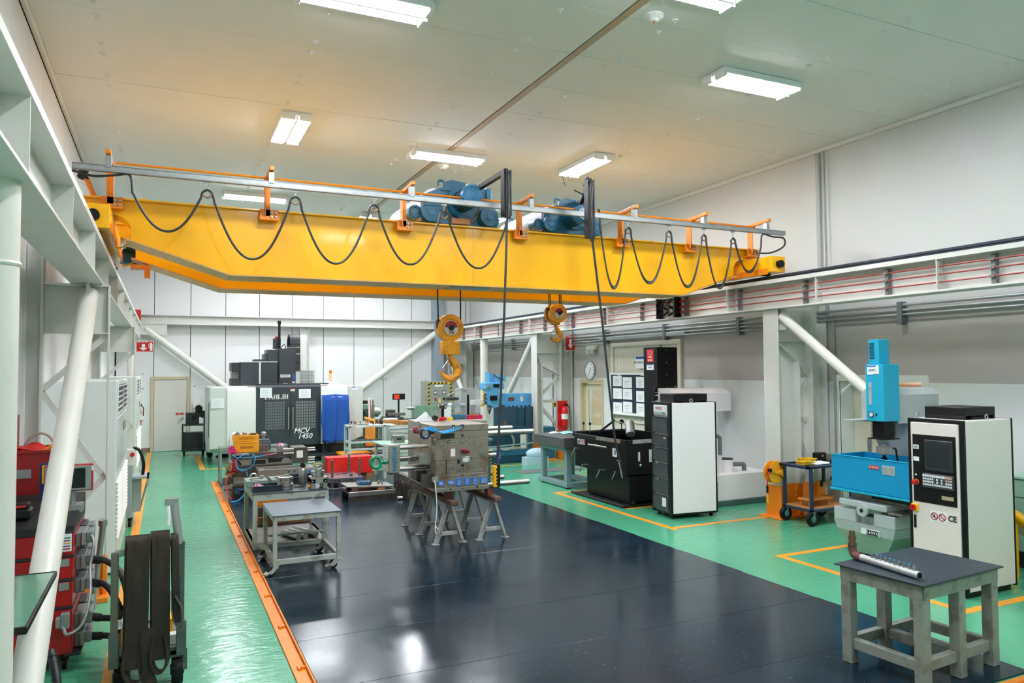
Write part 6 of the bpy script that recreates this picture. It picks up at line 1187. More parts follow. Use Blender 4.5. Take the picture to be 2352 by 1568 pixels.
q = thing('cardboard_box', 'small tan box at the right of the upper yellow crate', 'box', (1.62, 15.3, 1.12)); B(q, 'box', M('box_tan', 'a8894a', .6), (1.56, 1.66, 15.25, 15.33, 1.08, 1.205)); B(q, 'slot', HOLE, (1.575, 1.645, 15.248, 15.25, 1.17, 1.178), b=0)
for k in range(3): q = thing('steel_cylinder', ('leftmost', 'middle', 'rightmost')[k]+' of three brown steel cylinders right of the yellow crates', 'part', (1.73+.06*k, 15.2, .846)); MB().cyl((1.73+.06*k, 15.2+.02*k, .846), (1.73+.06*k, 15.2+.02*k, .97), .028, 16).obj('cylinder', STEELD, q)
q = thing('index_head', 'grey machine vice with round head behind the yellow crates', 'part', (1.86, 15.62, .846)); B(q, 'base', M('vice_grey', '5c6a74', .4, metal=.4), (1.76, 1.96, 15.5, 15.7, .846, 1.0), (1.74, 1.94, 15.52, 15.68, 1.0, 1.04)); MB().cyl((1.83, 15.58, 1.04), (1.83, 15.58, 1.11), .022, 12).lathe([(.03, 0), (.05, .02), (.05, .07), (.03, .09)], (1.83, 15.58, 1.1), (0, 0, 1), 16).obj('head', GALV, q)
q = thing('steel_box', 'small grey steel cup with a pink rag on the mould', 'box', (2.1, 15.2, .846)); B(q, 'cup', MSL, (2.04, 2.17, 15.14, 15.26, .846, .93))
rag('rag', 'pink spotted rag on the small steel cup', (2.1, 15.2, .931), (.11, .1), M('cloth_pink', 'd0407a', .8, var=.9, scale=14, dark='f0e0ea', thr=(.45, .52)), 2, h=.06)
rag('rag', 'bright pink rag hanging at the left end of the mould below the crates', (1.2, 15.05, .846), (.16, .16), M('cloth_magenta', 'c81e6e', .8), 12, h=.15)
# bench behind, with a draped machine
BG = M('bench_greygreen', '8fa39f', .45, var=.2); t = thing('work_bench', 'grey-green bench at the far left corner of the mats', 'table', (1.7, 17.5, ZM))
steel_table(t, 1.1, 16.95, 2.5, 17.42, ZM, .77, .05, .07, BG, M('bench_top_grey', '5f6b70', .4), None, .05)
b_ = MB(); n = 14; m = 9; vs = []
for k in range(m):
    f = k/(m-1); r = .13*math.sin(min(1, f*1.15)*PI/2)+.01; z = 1.09-.3*f**1.5
    for i in range(n*2):
        a = PI*i/n; rr = r*(1+.1*f*math.sin(a*5+1)); vs.append((1.42+rr*math.cos(a), 17.15+rr*.8*math.sin(a), z))
N2 = n*2; fs = [(k*N2+i, (k+1)*N2+i, (k+1)*N2+(i+1) % N2, k*N2+(i+1) % N2) for k in range(m-1) for i in range(N2)]+[tuple(range(N2))]
tag(b_.add(vs, fs).obj('dust_cover', M('cloth_white', 'e6e6e2', .8), None, True, (1.42, 17.15, .77)), 'white cloth draped over a machine on the grey-green bench', 'cloth')
# ================================================================ BACK: machining centre
GREYM = M('machine_pale_grey', 'd5dad5', .42, var=.05); WHITM = M('machine_white', 'e2e4e0', .4, var=.04); SLATE = M('machine_slate', '353c42', .42, var=.12, scale=4, dark='2c3238'); SLD = M('machine_slate_dark', '23292d', .5)
t = thing('machining_centre', 'large grey and slate machining centre against the back wall under a blue cloth', 'machine', (3.0, 21.8, 0))
MB().prism([(1.09, 20.5), (1.5, 20.46), (1.5, 22.9), (1.09, 22.9)], 'z', .42, 1.97).obj('left_housing', GREYM, t); MB().prism([(20.55, .42), (22.8, .42), (22.6, .2), (20.8, .3)], 'x', 1.1, 1.5).obj('left_skirt', GREYM, t)
B(t, 'side_slot', SLD, (1.084, 1.09, 20.7, 21.0, .7, 1.6), b=0); B(t, 'roof_frame', KEY, (1.12, 1.48, 20.55, 20.6, 1.97, 2.0), (1.12, 1.16, 20.6, 22.5, 1.97, 2.0))
MB().prism([(20.42, .43), (22.9, .43), (22.9, 2.0), (20.55, 2.0), (20.47, 1.97), (20.42, 1.88)], 'x', 1.5, 2.205).obj('left_panel', WHITM, t)
for x0, x1 in ((2.21, 3.06), (3.068, 3.87)):
    d = MB().prism([(20.4, .43), (20.5, .43), (20.5, 2.03), (20.46, 2.03), (20.4, 1.97)], 'x', x0, x1).obj('door', SLATE, t)
    wx0, wx1 = (2.43, 2.93) if x0 < 3 else (3.21, 3.74); wz0, wz1 = .86, 1.6
    nx, nz = 8, 10
    for i in range(nx):
        for j in range(nz):
            B(d, 'window_pane', M('window_pane_grey', '7d8280', .2) if x0 > 3 else M('window_pane_dark', '6e7476', .2), (wx0+(wx1-wx0)*(i+.12)/nx, wx0+(wx1-wx0)*(i+.88)/nx, 20.396, 20.4, wz0+(wz1-wz0)*(j+.12)/nz, wz0+(wz1-wz0)*(j+.88)/nz), b=0)
    hx = 3.02 if x0 < 3 else 3.13
    MB().cyl((hx, 20.33, .86), (hx, 20.33, 1.44), .02, 12).cyl((hx, 20.33, .9), (hx, 20.4, .9), .012, 8).cyl((hx, 20.33, 1.4), (hx, 20.4, 1.4), .012, 8).obj('door_handle', CHROME, d)
B(t, 'roof_edge', SLD, (2.0, 4.1, 20.5, 20.9, 2.03, 2.06)); B(t, 'base', SLD, (1.9, 4.6, 20.6, 22.8, 0, .43)); B(t, 'kick_plate', SLD, (2.21, 3.87, 20.41, 20.5, .43, .62), b=0)
# name in slab letters
lt = MB(); Z0, HH, x = 1.655, .125, 2.42
def slab(s, x, z, h):
    w = h*.82; k = h*.2; q = h*.09
    V = lambda cx, tk=k: lt.box(cx-tk/2, cx+tk/2, 20.394, 20.399, z, z+h)
    S = lambda cx, zz: lt.box(cx-k*.95, cx+k*.95, 20.394, 20.399, zz, zz+q)
    if s == 'H': V(x+k*.8); V(x+w-k*.8); lt.box(x+k, x+w-k, 20.394, 20.399, z+h*.45, z+h*.58); [S(c, zz) for c in (x+k*.8, x+w-k*.8) for zz in (z, z+h-q)]
    if s == 'I': V(x+k); S(x+k, z); S(x+k, z+h-q); return k*2.1
    if s == 'L': V(x+k*.8); S(x+k*.8, z); S(x+k*.8, z+h-q); lt.box(x, x+w*.95, 20.394, 20.399, z, z+q*1.3); lt.box(x+w*.8, x+w*.95, 20.394, 20.399, z, z+h*.35)
    if s == 'D':
        V(x+k*.8); S(x+k*.8, z); S(x+k*.8, z+h-q); pts = [(x+k, z+h-q/2)]+[(x+k+(w-k*1.2)*math.sin(a*PI/8), z+h/2+(h/2-q/2)*math.cos(a*PI/8)) for a in range(1, 8)]+[(x+k, z+q/2)]
        for p, q_ in zip(pts, pts[1:]): lt.bar((p[0], 20.3965, p[1]), (q_[0], 20.3965, q_[1]), .005, q*1.5 if abs(p[1]-z-h/2) > h*.3 else k, (0, 1, 0))
    if s == 'A': lt.prism([(x, z), (x+k*.6, z), (x+w*.6, z+h), (x+w*.42, z+h)], 'y', 20.394, 20.399).prism([(x+w-k*1.1, z), (x+w, z), (x+w*.62, z+h), (x+w*.42, z+h)], 'y', 20.394, 20.399).box(x+w*.25, x+w*.75, 20.394, 20.399, z+h*.28, z+h*.38); S(x+k*.4, z); S(x+w-k*.5, z)
    return w+h*.06
for ch in 'DAHLIH': x += slab(ch, x, Z0, HH)
lt.obj('maker_lettering', WHT, t)
text('model_lettering', 'MCV', .19, WHT, t, (3.36, 20.393, .8), '-y', shear=.25, bold=.003); text('model_lettering', '1450', .19, WHT, t, (3.45, 20.393, .655), '-y', shear=.25, bold=.003)
for x0, x1, z0, z1 in ((2.3, 2.6, 1.7, 1.96), (3.29, 3.6, 1.67, 1.915), (1.12, 1.43, 1.455, 1.71)):
    n_ = B(t, 'paper_sheet', PAPER, (x0, x1, 20.39 if x0 > 2 else 20.45, 20.395 if x0 > 2 else 20.456, z0, z1), b=0)
    for k in range(4): B(n_, 'print', M('print_grey', '8d949a', .6), (x0+.05, x1-.06-.03*(k % 2), 20.388 if x0 > 2 else 20.448, 20.39 if x0 > 2 else 20.45, z0+.05+.045*k, z0+.055+.045*k), b=0)
w_ = B(t, 'warning_sticker', M('sticker_cream', 'd8cdb8', .6), (3.07, 3.19, 20.39, 20.395, 1.86, 1.94), b=0); B(w_, 'sticker_red', REDP, (3.07, 3.19, 20.388, 20.39, 1.92, 1.94), b=0)
MB().prism([(20.42, .43), (22.9, .43), (22.9, 2.0), (20.55, 2.0), (20.47, 1.97), (20.42, 1.88)], 'x', 3.875, 4.6).obj('right_panel', WHITM, t); MB().prism([(4.6, .42), (5.03, .6), (5.03, 1.96), (4.6, 1.97)], 'y', 20.45, 22.6).obj('right_housing', GREYM, t); B(t, 'number_sticker', PAPER, (4.72, 4.88, 20.445, 20.45, 1.86, 1.95), b=0); B(t, 'sticker_stripe', INKB, (4.72, 4.84, 20.443, 20.445, 1.93, 1.95), b=0)
# top: way covers, column, spindle motor, cable carrier, light tower
B(t, 'side_box', SLATE, (1.92, 2.88, 21.55, 22.5, 2.0, 2.65)); B(t, 'box_strip', KEY, (2.4, 2.45, 21.54, 21.552, 2.0, 2.66), (1.9, 2.9, 21.53, 21.6, 2.645, 2.665)); B(t, 'box_flank', SLD, (1.7, 1.92, 21.6, 22.5, 2.4, 2.64), (1.7, 1.92, 21.6, 22.5, 2.0, 2.2)); B(t, 'flank_drum', GALV, (1.72, 1.92, 21.9, 22.4, 2.2, 2.4))
c_ = B(t, 'column', SLATE, (2.94, 3.39, 21.55, 22.5, 2.0, 3.03)); B(t, 'telescopic_cover', SLATE, (2.64, 2.94, 21.65, 22.4, 2.0, 3.0), (2.56, 2.64, 21.7, 22.35, 2.0, 2.88), (2.3, 2.56, 21.75, 22.3, 2.0, 2.73))
pl = B(c_, 'name_plate', PAPER, (2.97, 3.24, 21.545, 21.55, 2.22, 2.3), b=0); text('lettering', 'DAHLIH', .06, INK, pl, (3.105, 21.543, 2.26), '-y', bold=.001)
B(c_, 'height_sticker', INKB, (3.3, 3.36, 21.545, 21.55, 2.1, 2.32), b=0); MB().cyl((3.33, 21.545, 2.1), (3.33, 21.55, 2.1), .045, 14).obj('dial_sticker', PAPER, c_); B(c_, 'warning_sticker', M('sticker_cream', 'd8cdb8', .6), (3.05, 3.17, 21.545, 21.55, 1.98, 2.06), b=0)
MB().cyl((2.97, 21.8, 3.03), (2.97, 21.8, 3.78), .035, 12).cyl((2.97, 21.8, 3.72), (2.97, 21.8, 3.82), .05, 12).obj('balance_rod', BLK, t); B(t, 'motor_box', SLD, (2.83, 3.02, 21.85, 22.1, 3.03, 3.32)); MB().cyl((2.92, 21.95, 3.32), (2.92, 21.95, 3.38), .05, 14).obj('motor_cap', REDP, t)
MB().tube(bez([(3.0, 21.8, 3.03), (3.1, 21.75, 3.15), (3.15, 21.8, 3.03)], 6), .012, 6).obj('cable', BLK, t)
ca = MB(); pth = [(3.385, 21.6, 2.4)]+[(3.385, 21.95-.33*math.cos(a*PI/10), 3.08+.34*math.sin(a*PI/10)) for a in range(0, 11)]+[(3.385, 22.28, 2.4)]; pp = bez(pth, 3)
for p, q in zip(pp, pp[1:]): ca.bar(p, Vector(p).lerp(Vector(q), .88), .06, .27, (1, 0, 0))
ca.obj('cable_carrier', SLD, t); B(t, 'carrier_tray', SLATE, (3.36, 3.56, 21.8, 22.2, 2.3, 2.75))
vb = B(t, 'vent_box', M('vent_grey', 'b9bdbb', .4), (3.5, 3.92, 21.6, 22.1, 2.0, 2.42)); B(t, 'vent_side', GREYM, (3.38, 3.5, 21.6, 22.0, 2.0, 2.45))
for i in range(9):
    for j in range(9): MB().cyl((3.54+.042*i, 21.597, 2.06+.04*j), (3.54+.042*i, 21.6, 2.06+.04*j), .012, 6).obj('vent_hole', SLD, vb)
B(t, 'light_base', GREYM, (4.2, 4.55, 21.5, 21.7, 2.0, 2.09)); lt_ = MB().cyl((4.37, 21.6, 2.09), (4.37, 21.6, 2.2), .03, 10).cyl((4.37, 21.6, 2.2), (4.37, 21.6, 2.24), .045, 12).cyl((4.37, 21.6, 2.24), (4.37, 21.6, 2.32), .035, 12).obj('light_tower', M('tower_clear', 'e8c48a', .3), t); MB().cyl((4.37, 21.6, 2.32), (4.37, 21.6, 2.41), .04, 12).obj('amber_lamp', M('lamp_amber', 'e8720c', .3), lt_)
B(t, 'chip_tray', SLD, (3.2, 4.6, 20.1, 20.4, .12, .2), (3.9, 4.6, 20.3, 20.6, .0, .43)); MB().tube(bez([(4.0, 20.3, .7), (3.95, 20.25, .4), (4.1, 20.25, .3), (4.15, 20.3, .55)], 6), .03, 8).obj('coiled_cord', BLK, t)
B(t, 'pendant_arm', GREYM, (4.1, 4.4, 20.15, 20.42, .55, 1.7))
# blue cloth over the operator panel
n, m_ = 26, 18; vs = []; 
for j in range(m_+1):
    f = j/m_
    for i in range(n+1):
        u = i/n; xx = 3.84+.74*u; z = 1.76-1.28*f; y = 20.12
        if f < .08: y += .2*(1-f/.08); z = 1.76-.03*f
        y += -.035*math.sin(u*15+f*2.5)*f-.05*math.exp(-((u-.35-.25*f)*5)**2)*f+.02*math.sin(u*31+f*5)*f
        z += .02*math.sin(u*12)*f-.04*abs(u-.5)*(f < .1); xx += .015*math.sin(f*9+u*3)
        vs.append((xx, y, z))
fs = [(j*(n+1)+i, (j+1)*(n+1)+i, (j+1)*(n+1)+i+1, j*(n+1)+i+1) for j in range(m_) for i in range(n)]
cl = MB().add(vs, fs).obj('cloth', M('cloth_royal_blue', '1450a8', .75, var=.3, scale=3, dark='0e3c88'), None, True, (4.2, 20.2, .5)); tag(cl, 'royal blue cloth hanging over the operator panel of the machining centre', 'cloth'); q = cl.modifiers.new('thickness', 'SOLIDIFY'); q.thickness = .006
# ---------------------------------------------------------------- black tool grinder on a cart by the back door
t = thing('grinder_cart', 'black cart with bench grinder beside the beige back door', 'cart', (.82, 23.3, 0)); GB = M('cart_black', '1d2528', .45, var=.2)
for x in (.56, 1.06):
    for y in (23.1, 23.5): MB().cyl((x-.02, y, .06), (x+.02, y, .06), .06, 14).box(x-.03, x+.03, y-.03, y+.03, .06, .14).obj('castor', RUB, t)
B(t, 'lower_shelf', GB, (.5, 1.14, 23.0, 23.6, .14, .2)); B(t, 'lower_bin', GB, (.52, 1.06, 23.1, 23.5, .2, .66)); 
for x in (.52, 1.1):
    for y in (23.05, 23.55): B(t, 'post', GB, (x-.015, x+.015, y-.015, y+.015, .2, .88 if x < 1 else 1.2))
B(t, 'upper_shelf', GB, (.5, 1.12, 23.0, 23.6, .86, .89)); B(t, 'cabinet', GB, (.6, .95, 23.15, 23.5, .89, 1.22)); MB().prism([(.86, 1.22), (1.12, 1.22), (1.12, .98), (1.06, 1.06), (.98, 1.1), (.86, 1.1)], 'y', 23.1, 23.4).obj('arm', GB, t); MB().cyl((.94, 23.05, 1.34), (.94, 23.35, 1.34), .1, 18).cyl((.94, 23.0, 1.34), (.94, 23.05, 1.34), .07, 14).box(.85, 1.1, 23.1, 23.4, 1.22, 1.27).obj('motor', BLK, t); MB().cyl((.8, 23.08, 1.1), (.8, 23.15, 1.1), .05, 12).obj('knob', BLK, t)
t = thing('switch_box', 'small white switch box on the back wall above the black cart', 'box', (.88, 24.8, 1.3)); B(t, 'box', WHITE, (.84, 1.0, 24.7, 24.83, 1.22, 1.5)); B(t, 'button', REDP, (.85, .87, 24.69, 24.7, 1.25, 1.3), b=0)
t = thing('floor_pump', 'small black pump with cable on the floor beside the black cart', 'pump', (1.3, 22.6, 0)); MB().cyl((1.2, 22.4, .08), (1.2, 22.7, .08), .08, 14).box(1.15, 1.25, 22.4, 22.6, .12, .2).obj('body', BLK, t); MB().ring((1.55, 22.5, .02), (0, 0, 1), .18, .015, 20, 6).ring((1.57, 22.48, .045), (0, 0, 1), .16, .015, 20, 6).obj('cable_coil', BLK, t)
# ---------------------------------------------------------------- electrical cabinet
t = thing('electrical_cabinet', 'grey-green electrical cabinet with yellow and black striped edges', 'cabinet', (8.3, 23.7, 0)); EG = M('cabinet_greygreen', '9aa094', .45, var=.05)
B(t, 'body', EG, (7.86, 8.82, 23.5, 23.95, 0, 2.02), b=.006)
HY = M('hazard_yellow', 'f0c020', .5)
def hazard(x0, x1, z0, z1):
    q = B(t, 'hazard_strip', HY, (x0, x1, 23.494, 23.5, z0, z1), b=0); vert = (z1-z0) > (x1-x0); L_ = (z1-z0) if vert else (x1-x0); k = 0; s = MB()
    while k*.13 < L_-.1:
        if vert: a = z0+k*.13; s.prism([(x0, a), (x1, a+.05), (x1, a+.11), (x0, a+.06)], 'y', 23.491, 23.494)
        else: a = x0+k*.13; s.prism([(a, z0), (a+.06, z0), (a+.11, z1), (a+.05, z1)], 'y', 23.491, 23.494)
        k += 1
    s.obj('black_stripe', BLK, q)
hazard(7.96, 8.02, .3, 1.98); hazard(8.74, 8.8, .3, 1.98); hazard(8.02, 8.74, 1.92, 1.98); B(t, 'title_plate', PAPER, (8.2, 8.5, 23.494, 23.5, 1.84, 1.9), b=0)
for x in (8.22, 8.52): g = B(t, 'meter', BLK, (x-.055, x+.055, 23.485, 23.5, 1.59, 1.71)); MB().cyl((x, 23.48, 1.65), (x, 23.485, 1.65), .045, 16).obj('dial', PAPER, g); MB().bar((x, 23.479, 1.64), (x+.02, 23.479, 1.68), .004, .003, (0, 1, 0)).obj('needle', INK, g)
B(t, 'red_switch', REDP, (8.19, 8.25, 23.47, 23.5, 1.38, 1.47)); B(t, 'black_switch', BLK, (8.49, 8.55, 23.47, 23.5, 1.4, 1.47)); B(t, 'warning_sticker', M('sticker_yellow', 'e8d68a', .6), (8.33, 8.41, 23.494, 23.5, 1.31, 1.44), b=0); MB().prism([(8.34, 1.36), (8.4, 1.36), (8.37, 1.42)], 'y', 23.491, 23.494).obj('triangle', HY, t)
for x in (7.95, 8.7): MB().ring((x, 23.7, 2.05), (0, 1, 0), .025, .008, 12, 6).obj('lifting_eye', GALV, t)
for x in (8.34, 8.4): MB().cyl((x, 23.49, 1.55), (x, 23.5, 1.55), .012, 8).obj('pilot_lamp', BLK, t)
# ---------------------------------------------------------------- lathe
LG = M('lathe_green', '7fa088', .45, var=.35, scale=6, dark='5c7a66'); LGD = M('lathe_dark', '3e4a42', .45, var=.5, scale=8)
t = thing('lathe', 'green engine lathe along the back of the hall right of the machining centre', 'machine', (6.5, 22.2, 0))
B(t, 'headstock', LG, (5.05, 5.75, 21.9, 22.5, .9, 1.4), b=.03); B(t, 'headstock_panel', LGD, (5.1, 5.7, 21.88, 21.9, .92, 1.25)); B(t, 'switch_panel', BLK, (5.1, 5.55, 21.95, 22.2, 1.4, 1.5)); MB().cyl((5.48, 21.94, 1.45), (5.48, 21.95, 1.45), .025, 10).obj('red_lamp', REDP, t)
for x in (5.2, 5.4, 5.58): MB().cyl((x, 21.8, 1.15), (x, 21.88, 1.15), .03, 10).bar((x, 21.8, 1.15), (x+.06, 21.78, 1.05), .02, .02).obj('lever', BLK, t)
MB().cyl((5.75, 22.2, 1.15), (5.92, 22.2, 1.15), .16, 22).cyl((5.92, 22.2, 1.15), (5.98, 22.2, 1.15), .1, 18).obj('chuck', STEEL, t)
B(t, 'bed', LGD, (5.75, 8.0, 21.95, 22.45, .72, .9)); B(t, 'bed_rib', LG, (5.75, 7.9, 21.9, 21.95, .6, .66), (5.75, 7.9, 21.9, 21.95, .74, .78)); B(t, 'chip_tray', LG, (5.0, 7.9, 21.7, 22.7, .45, .58)); B(t, 'pedestal', LG, (5.05, 5.8, 21.9, 22.5, 0, .72)); B(t, 'pedestal', LG, (7.2, 7.9, 21.9, 22.5, 0, .72))
B(t, 'carriage', LGD, (6.1, 6.6, 21.75, 22.45, .8, .98)); B(t, 'tool_post', MSD, (6.15, 6.4, 21.95, 22.2, .98, 1.2)); B(t, 'compound_slide', STEELD, (6.15, 6.7, 21.9, 22.1, 1.02, 1.1)); MB().ring((6.65, 21.7, .72), (0, 1, 0), .11, .014, 20, 6).bar((6.55, 21.7, .72), (6.75, 21.7, .72), .02, .02).cyl((6.65, 21.7, .72), (6.65, 21.78, .72), .03, 10).obj('handwheel', LG, t)
MB().prism([(7.05, .9), (7.6, .9), (7.55, 1.05), (7.5, 1.1), (7.75, 1.15), (7.78, 1.28), (7.1, 1.3), (7.05, 1.2)], 'y', 22.05, 22.35).obj('tailstock', LG, t); MB().cyl((6.85, 22.2, 1.22), (7.1, 22.2, 1.22), .04, 12, r2=.06).cyl((6.7, 22.2, 1.22), (6.85, 22.2, 1.22), .005, 8, r2=.03).ring((7.85, 22.2, 1.22), (1, 0, 0), .1, .014, 18, 6).cyl((7.78, 22.2, 1.22), (7.86, 22.2, 1.22), .025, 8).bar((7.5, 22.2, 1.3), (7.48, 22.2, 1.45), .02, .02).obj('quill', STEEL, t)
B(t, 'readout', BLK, (6.34, 6.72, 22.0, 22.1, 1.5, 1.68), b=.01); MB().cyl((6.53, 22.06, .95), (6.53, 22.06, 1.5), .03, 10).obj('readout_post', BLK, t); rd = M('led_red', 'ff3818', .5, emit=1.5)
for j in range(2): 
    for k in range(3): B(t, 'digit', rd, (6.38+.055*k, 6.42+.055*k, 21.996, 22.0, 1.53+.07*j, 1.58+.07*j), b=0)
t = thing('gauge_column', 'two tall thin rulers standing before the lathe headstock', 'gauge', (5.35, 20.2, .9)); B(t, 'white_rule', PAPER, (5.13, 5.2, 20.2, 20.22, .9, 1.64), b=0); B(t, 'steel_rule', STEELD, (5.23, 5.27, 20.2, 20.22, .9, 1.58), b=0); B(t, 'red_rule', REDP, (5.17, 5.19, 20.19, 20.2, .95, 1.6), b=0)
t = thing('tool_stand', 'dark tool stand holding cutters below the tall rulers', 'stand', (5.3, 20.3, 0)); B(t, 'stand', MSD, (5.08, 5.6, 20.1, 20.6, 0, .9))
for k in range(7): MB().cyl((5.1+.075*k, 20.2, .9), (5.1+.075*k, 20.2, 1.02+.03*(k % 3)), .025, 8).obj('cutter', STEELD, t)
# ---------------------------------------------------------------- shelf rack, orange cart, drawers, green bench
RK = M('rack_palegrey', 'c4d2d0', .4, var=.1); t = thing('shelf_rack', 'pale grey steel rack with tool trays before the orange cart', 'rack', (4.5, 18.1, 0))
for x in (4.07, 4.93):
    for y in (17.85, 18.3): B(t, 'post', RK, (x-.03, x+.03, y-.03, y+.03, 0, 1.06))
for z in (.3, .47, .64): B(t, 'shelf', RK, (4.05, 4.95, 17.84, 18.32, z, z+.05)); B(t, 'tool_slots', BLK, *[(4.14+.13*k, 4.24+.13*k, 17.86, 18.28, z+.05, z+.06) for k in range(6)], b=0)
B(t, 'top_shelf', RK, (4.04, 5.05, 17.82, 18.34, 1.02, 1.07)); B(t, 'lip', RK, (5.0, 5.2, 17.84, 18.3, 1.0, 1.06)); B(t, 'label_strip', PAPER, (4.2, 4.45, 17.815, 17.82, 1.02, 1.06), b=0)
t = thing('parts_tray', 'flat grey tray of small tools on the pale rack', 'tray', (4.3, 18.0, 1.07)); B(t, 'tray', MSL, (4.1, 4.55, 17.9, 18.2, 1.07, 1.1)); rr_ = random.Random(21)
for k in range(12): x, y = rr_.uniform(4.14, 4.9), rr_.uniform(17.9, 18.15); q = thing('cutter', 'small dark cutting tool on the pale rack', 'tool', (x, y, 1.1), 0, 'cutting tools on the pale rack'); MB().cyl((x, y, 1.1 if x < 4.55 else 1.071), (x+rr_.uniform(-.04, .04), y, 1.13+rr_.uniform(0, .04)), rr_.uniform(.012, .022), 8).obj('body', rr_.choice((BLK, MSD, M('copper_dull', 'a87a5c', .45, metal=.6))), q)
t = thing('panel_cart', 'orange panel cart standing right of the machining centre', 'cart', (5.0, 19.5, 0)); OC = M('cart_orange', 'f2981c', .4, var=.1)
B(t, 'side_panel', OC, (4.98, 5.02, 19.2, 20.0, .3, 1.0)); MB().tube(bez([(5.0, 19.15, .1), (5.0, 19.15, 1.0), (5.0, 19.3, 1.08), (5.0, 20.05, 1.1)], 6), .04, 10).tube([(5.0, 19.15, .55), (5.0, 20.05, .6)], .03, 8).obj('tube_frame', OC, t); B(t, 'deck', OC, (4.2, 5.0, 19.2, 20.05, .18, .24)); B(t, 'castor', RUB, (4.2, 4.3, 19.25, 19.35, 0, .18), (4.9, 5.0, 19.25, 19.35, 0, .18), (4.9, 5.0, 19.9, 20.0, 0, .18), (4.2, 4.3, 19.9, 20.0, 0, .18))
t = thing('drawer_cabinet', 'pale grey drawer cabinet under the wooden boxes', 'cabinet', (5.5, 18.6, 0)); B(t, 'body', RK, (5.15, 5.8, 18.4, 18.9, 0, 1.0))
for k in range(5): d = B(t, 'drawer', GREYM, (5.2, 5.75, 18.38, 18.4, .3+.13*k, .41+.13*k)); B(d, 'drawer_pull', GALV, (5.22, 5.73, 18.37, 18.38, .38+.13*k, .4+.13*k), b=0)
WBX = M('box_wood', 'c98848', .5, var=.3, scale=8)
for x0, x1, h, lab in ((5.1, 5.46, .14, 'left taller wooden instrument box on the drawer cabinet'), (5.48, 5.78, .1, 'right flatter wooden case with dark handle on the drawer cabinet')):
    q = thing('wooden_box', lab, 'box', ((x0+x1)/2, 18.5, 1.0)); B(q, 'body', WBX, (x0, x1, 18.42, 18.7, 1.0, 1.0+h)); B(q, 'lid_line', HOLE, (x0, x1, 18.418, 18.42, 1.0+h*.6, 1.0+h*.64), b=0); B(q, 'latch', GALV, (x0+.06, x0+.08, 18.415, 18.42, 1.0+h*.5, 1.0+h*.75), (x1-.08, x1-.06, 18.415, 18.42, 1.0+h*.5, 1.0+h*.75), b=0)
    if h < .12: MB().tube([(5.58, 18.415, 1.05), (5.58, 18.4, 1.025), (5.68, 18.4, 1.025), (5.68, 18.415, 1.05)], .008, 6).obj('handle', BLK, q)
    else: B(q, 'papers', KEY, (x0+.02, x1-.02, 18.44, 18.68, 1.14, 1.17))
t = thing('green_bench', 'green topped bench with a steel box behind the numbered mould', 'table', (4.9, 16.5, 0)); B(t, 'top', M('bench_top_green', '9cc4b0', .4), (4.38, 6.4, 16.05, 16.9, .73, .765)); B(t, 'shelf', MSD, (4.5, 6.3, 16.2, 16.8, .35, .4))
for x in (4.45, 6.3):
    for y in (16.1, 16.82): B(t, 'leg', RK, (x-.03, x+.03, y-.03, y+.03, ZM, .73))
t = thing('steel_box', 'small steel gauge box on the green topped bench', 'box', (4.8, 16.3, .766)); B(t, 'body', MSL, (4.68, 4.94, 16.2, 16.4, .766, .93)); B(t, 'cutout', HOLE, (4.75, 4.87, 16.196, 16.2, .84, .88), b=0); B(t, 'lid', STEEL, (4.67, 4.95, 16.19, 16.41, .93, .94))
# second mould half on the trestles, with small tools on its top
t = thing('injection_mould', 'second steel mould half behind the rusty block with small tools on its top', 'mould', (3.9, 10.7, .74))
for z0, z1 in ((.742, .95), (.952, 1.3), (1.302, 1.5), (1.502, 1.64)): B(t, 'mould_plate', MSL, (3.42, 4.42, 10.3, 11.05, z0, z1))
for x, lab in ((3.585, 'far left'), (4.2, 'far right')):
    q = thing('packing_block', lab+' reddish wood packing block under the rear mould half', 'block', (x, 10.7, .63)); MB().box(x-.05, x+.05, 10.6, 10.8, .631, .741, .005).obj('block', M('block_reddish', '8a4a3c', .7), q)
zt = 1.641
b_ = MB(); n = 14; vs = [(3.5, 10.6, zt)]
for k in range(7):
    f = k/6; r = .12*(1-f)+.02
    for i in range(n): a = 2*PI*i/n; vs.append((3.5+.04*f+r*math.cos(a)*(1+.15*math.sin(i*3.3+k)), 10.55+r*.6*math.sin(a)*(1+.15*math.cos(i*2.7+k)), zt+.002+.13*f+.01*math.sin(i*2+k)*f))
fs = [(1+k*n+i, 1+k*n+(i+1) % n, 1+(k+1)*n+(i+1) % n, 1+(k+1)*n+i) for k in range(6) for i in range(n)]+[(0, 1+(i+1) % n, 1+i) for i in range(n)]+[tuple(1+6*n+i for i in range(n))]
tag(b_.add(vs, fs).obj('plastic_bag', M('bag_clear', 'e4e8ea', .25, alpha=.75), None, True, (3.5, 10.55, zt)), 'crumpled clear plastic bag on the rear mould half', 'bag')
q = thing('cordless_drill', 'red and black cordless drill standing on its battery on the rear mould half', 'drill', (3.82, 10.6, zt)); B(q, 'battery', REDP, (3.77, 3.87, 10.55, 10.65, zt, zt+.05), b=.01); B(q, 'grip', BLK, (3.8, 3.84, 10.57, 10.62, zt+.05, zt+.18), b=.008); MB().cyl((3.82, 10.48, zt+.21), (3.82, 10.66, zt+.21), .035, 16).obj('body', BLK, q); MB().cyl((3.82, 10.44, zt+.21), (3.82, 10.48, zt+.21), .022, 12).obj('chuck', STEEL, q)
q = thing('yellow_block', 'small yellow plastic block beside the cordless drill', 'block', (3.93, 10.58, zt)); B(q, 'block', YTR, (3.89, 3.97, 10.55, 10.6, zt, zt+.045), b=.006)
BR = M('brass', 'c09a62', .3, metal=.9)
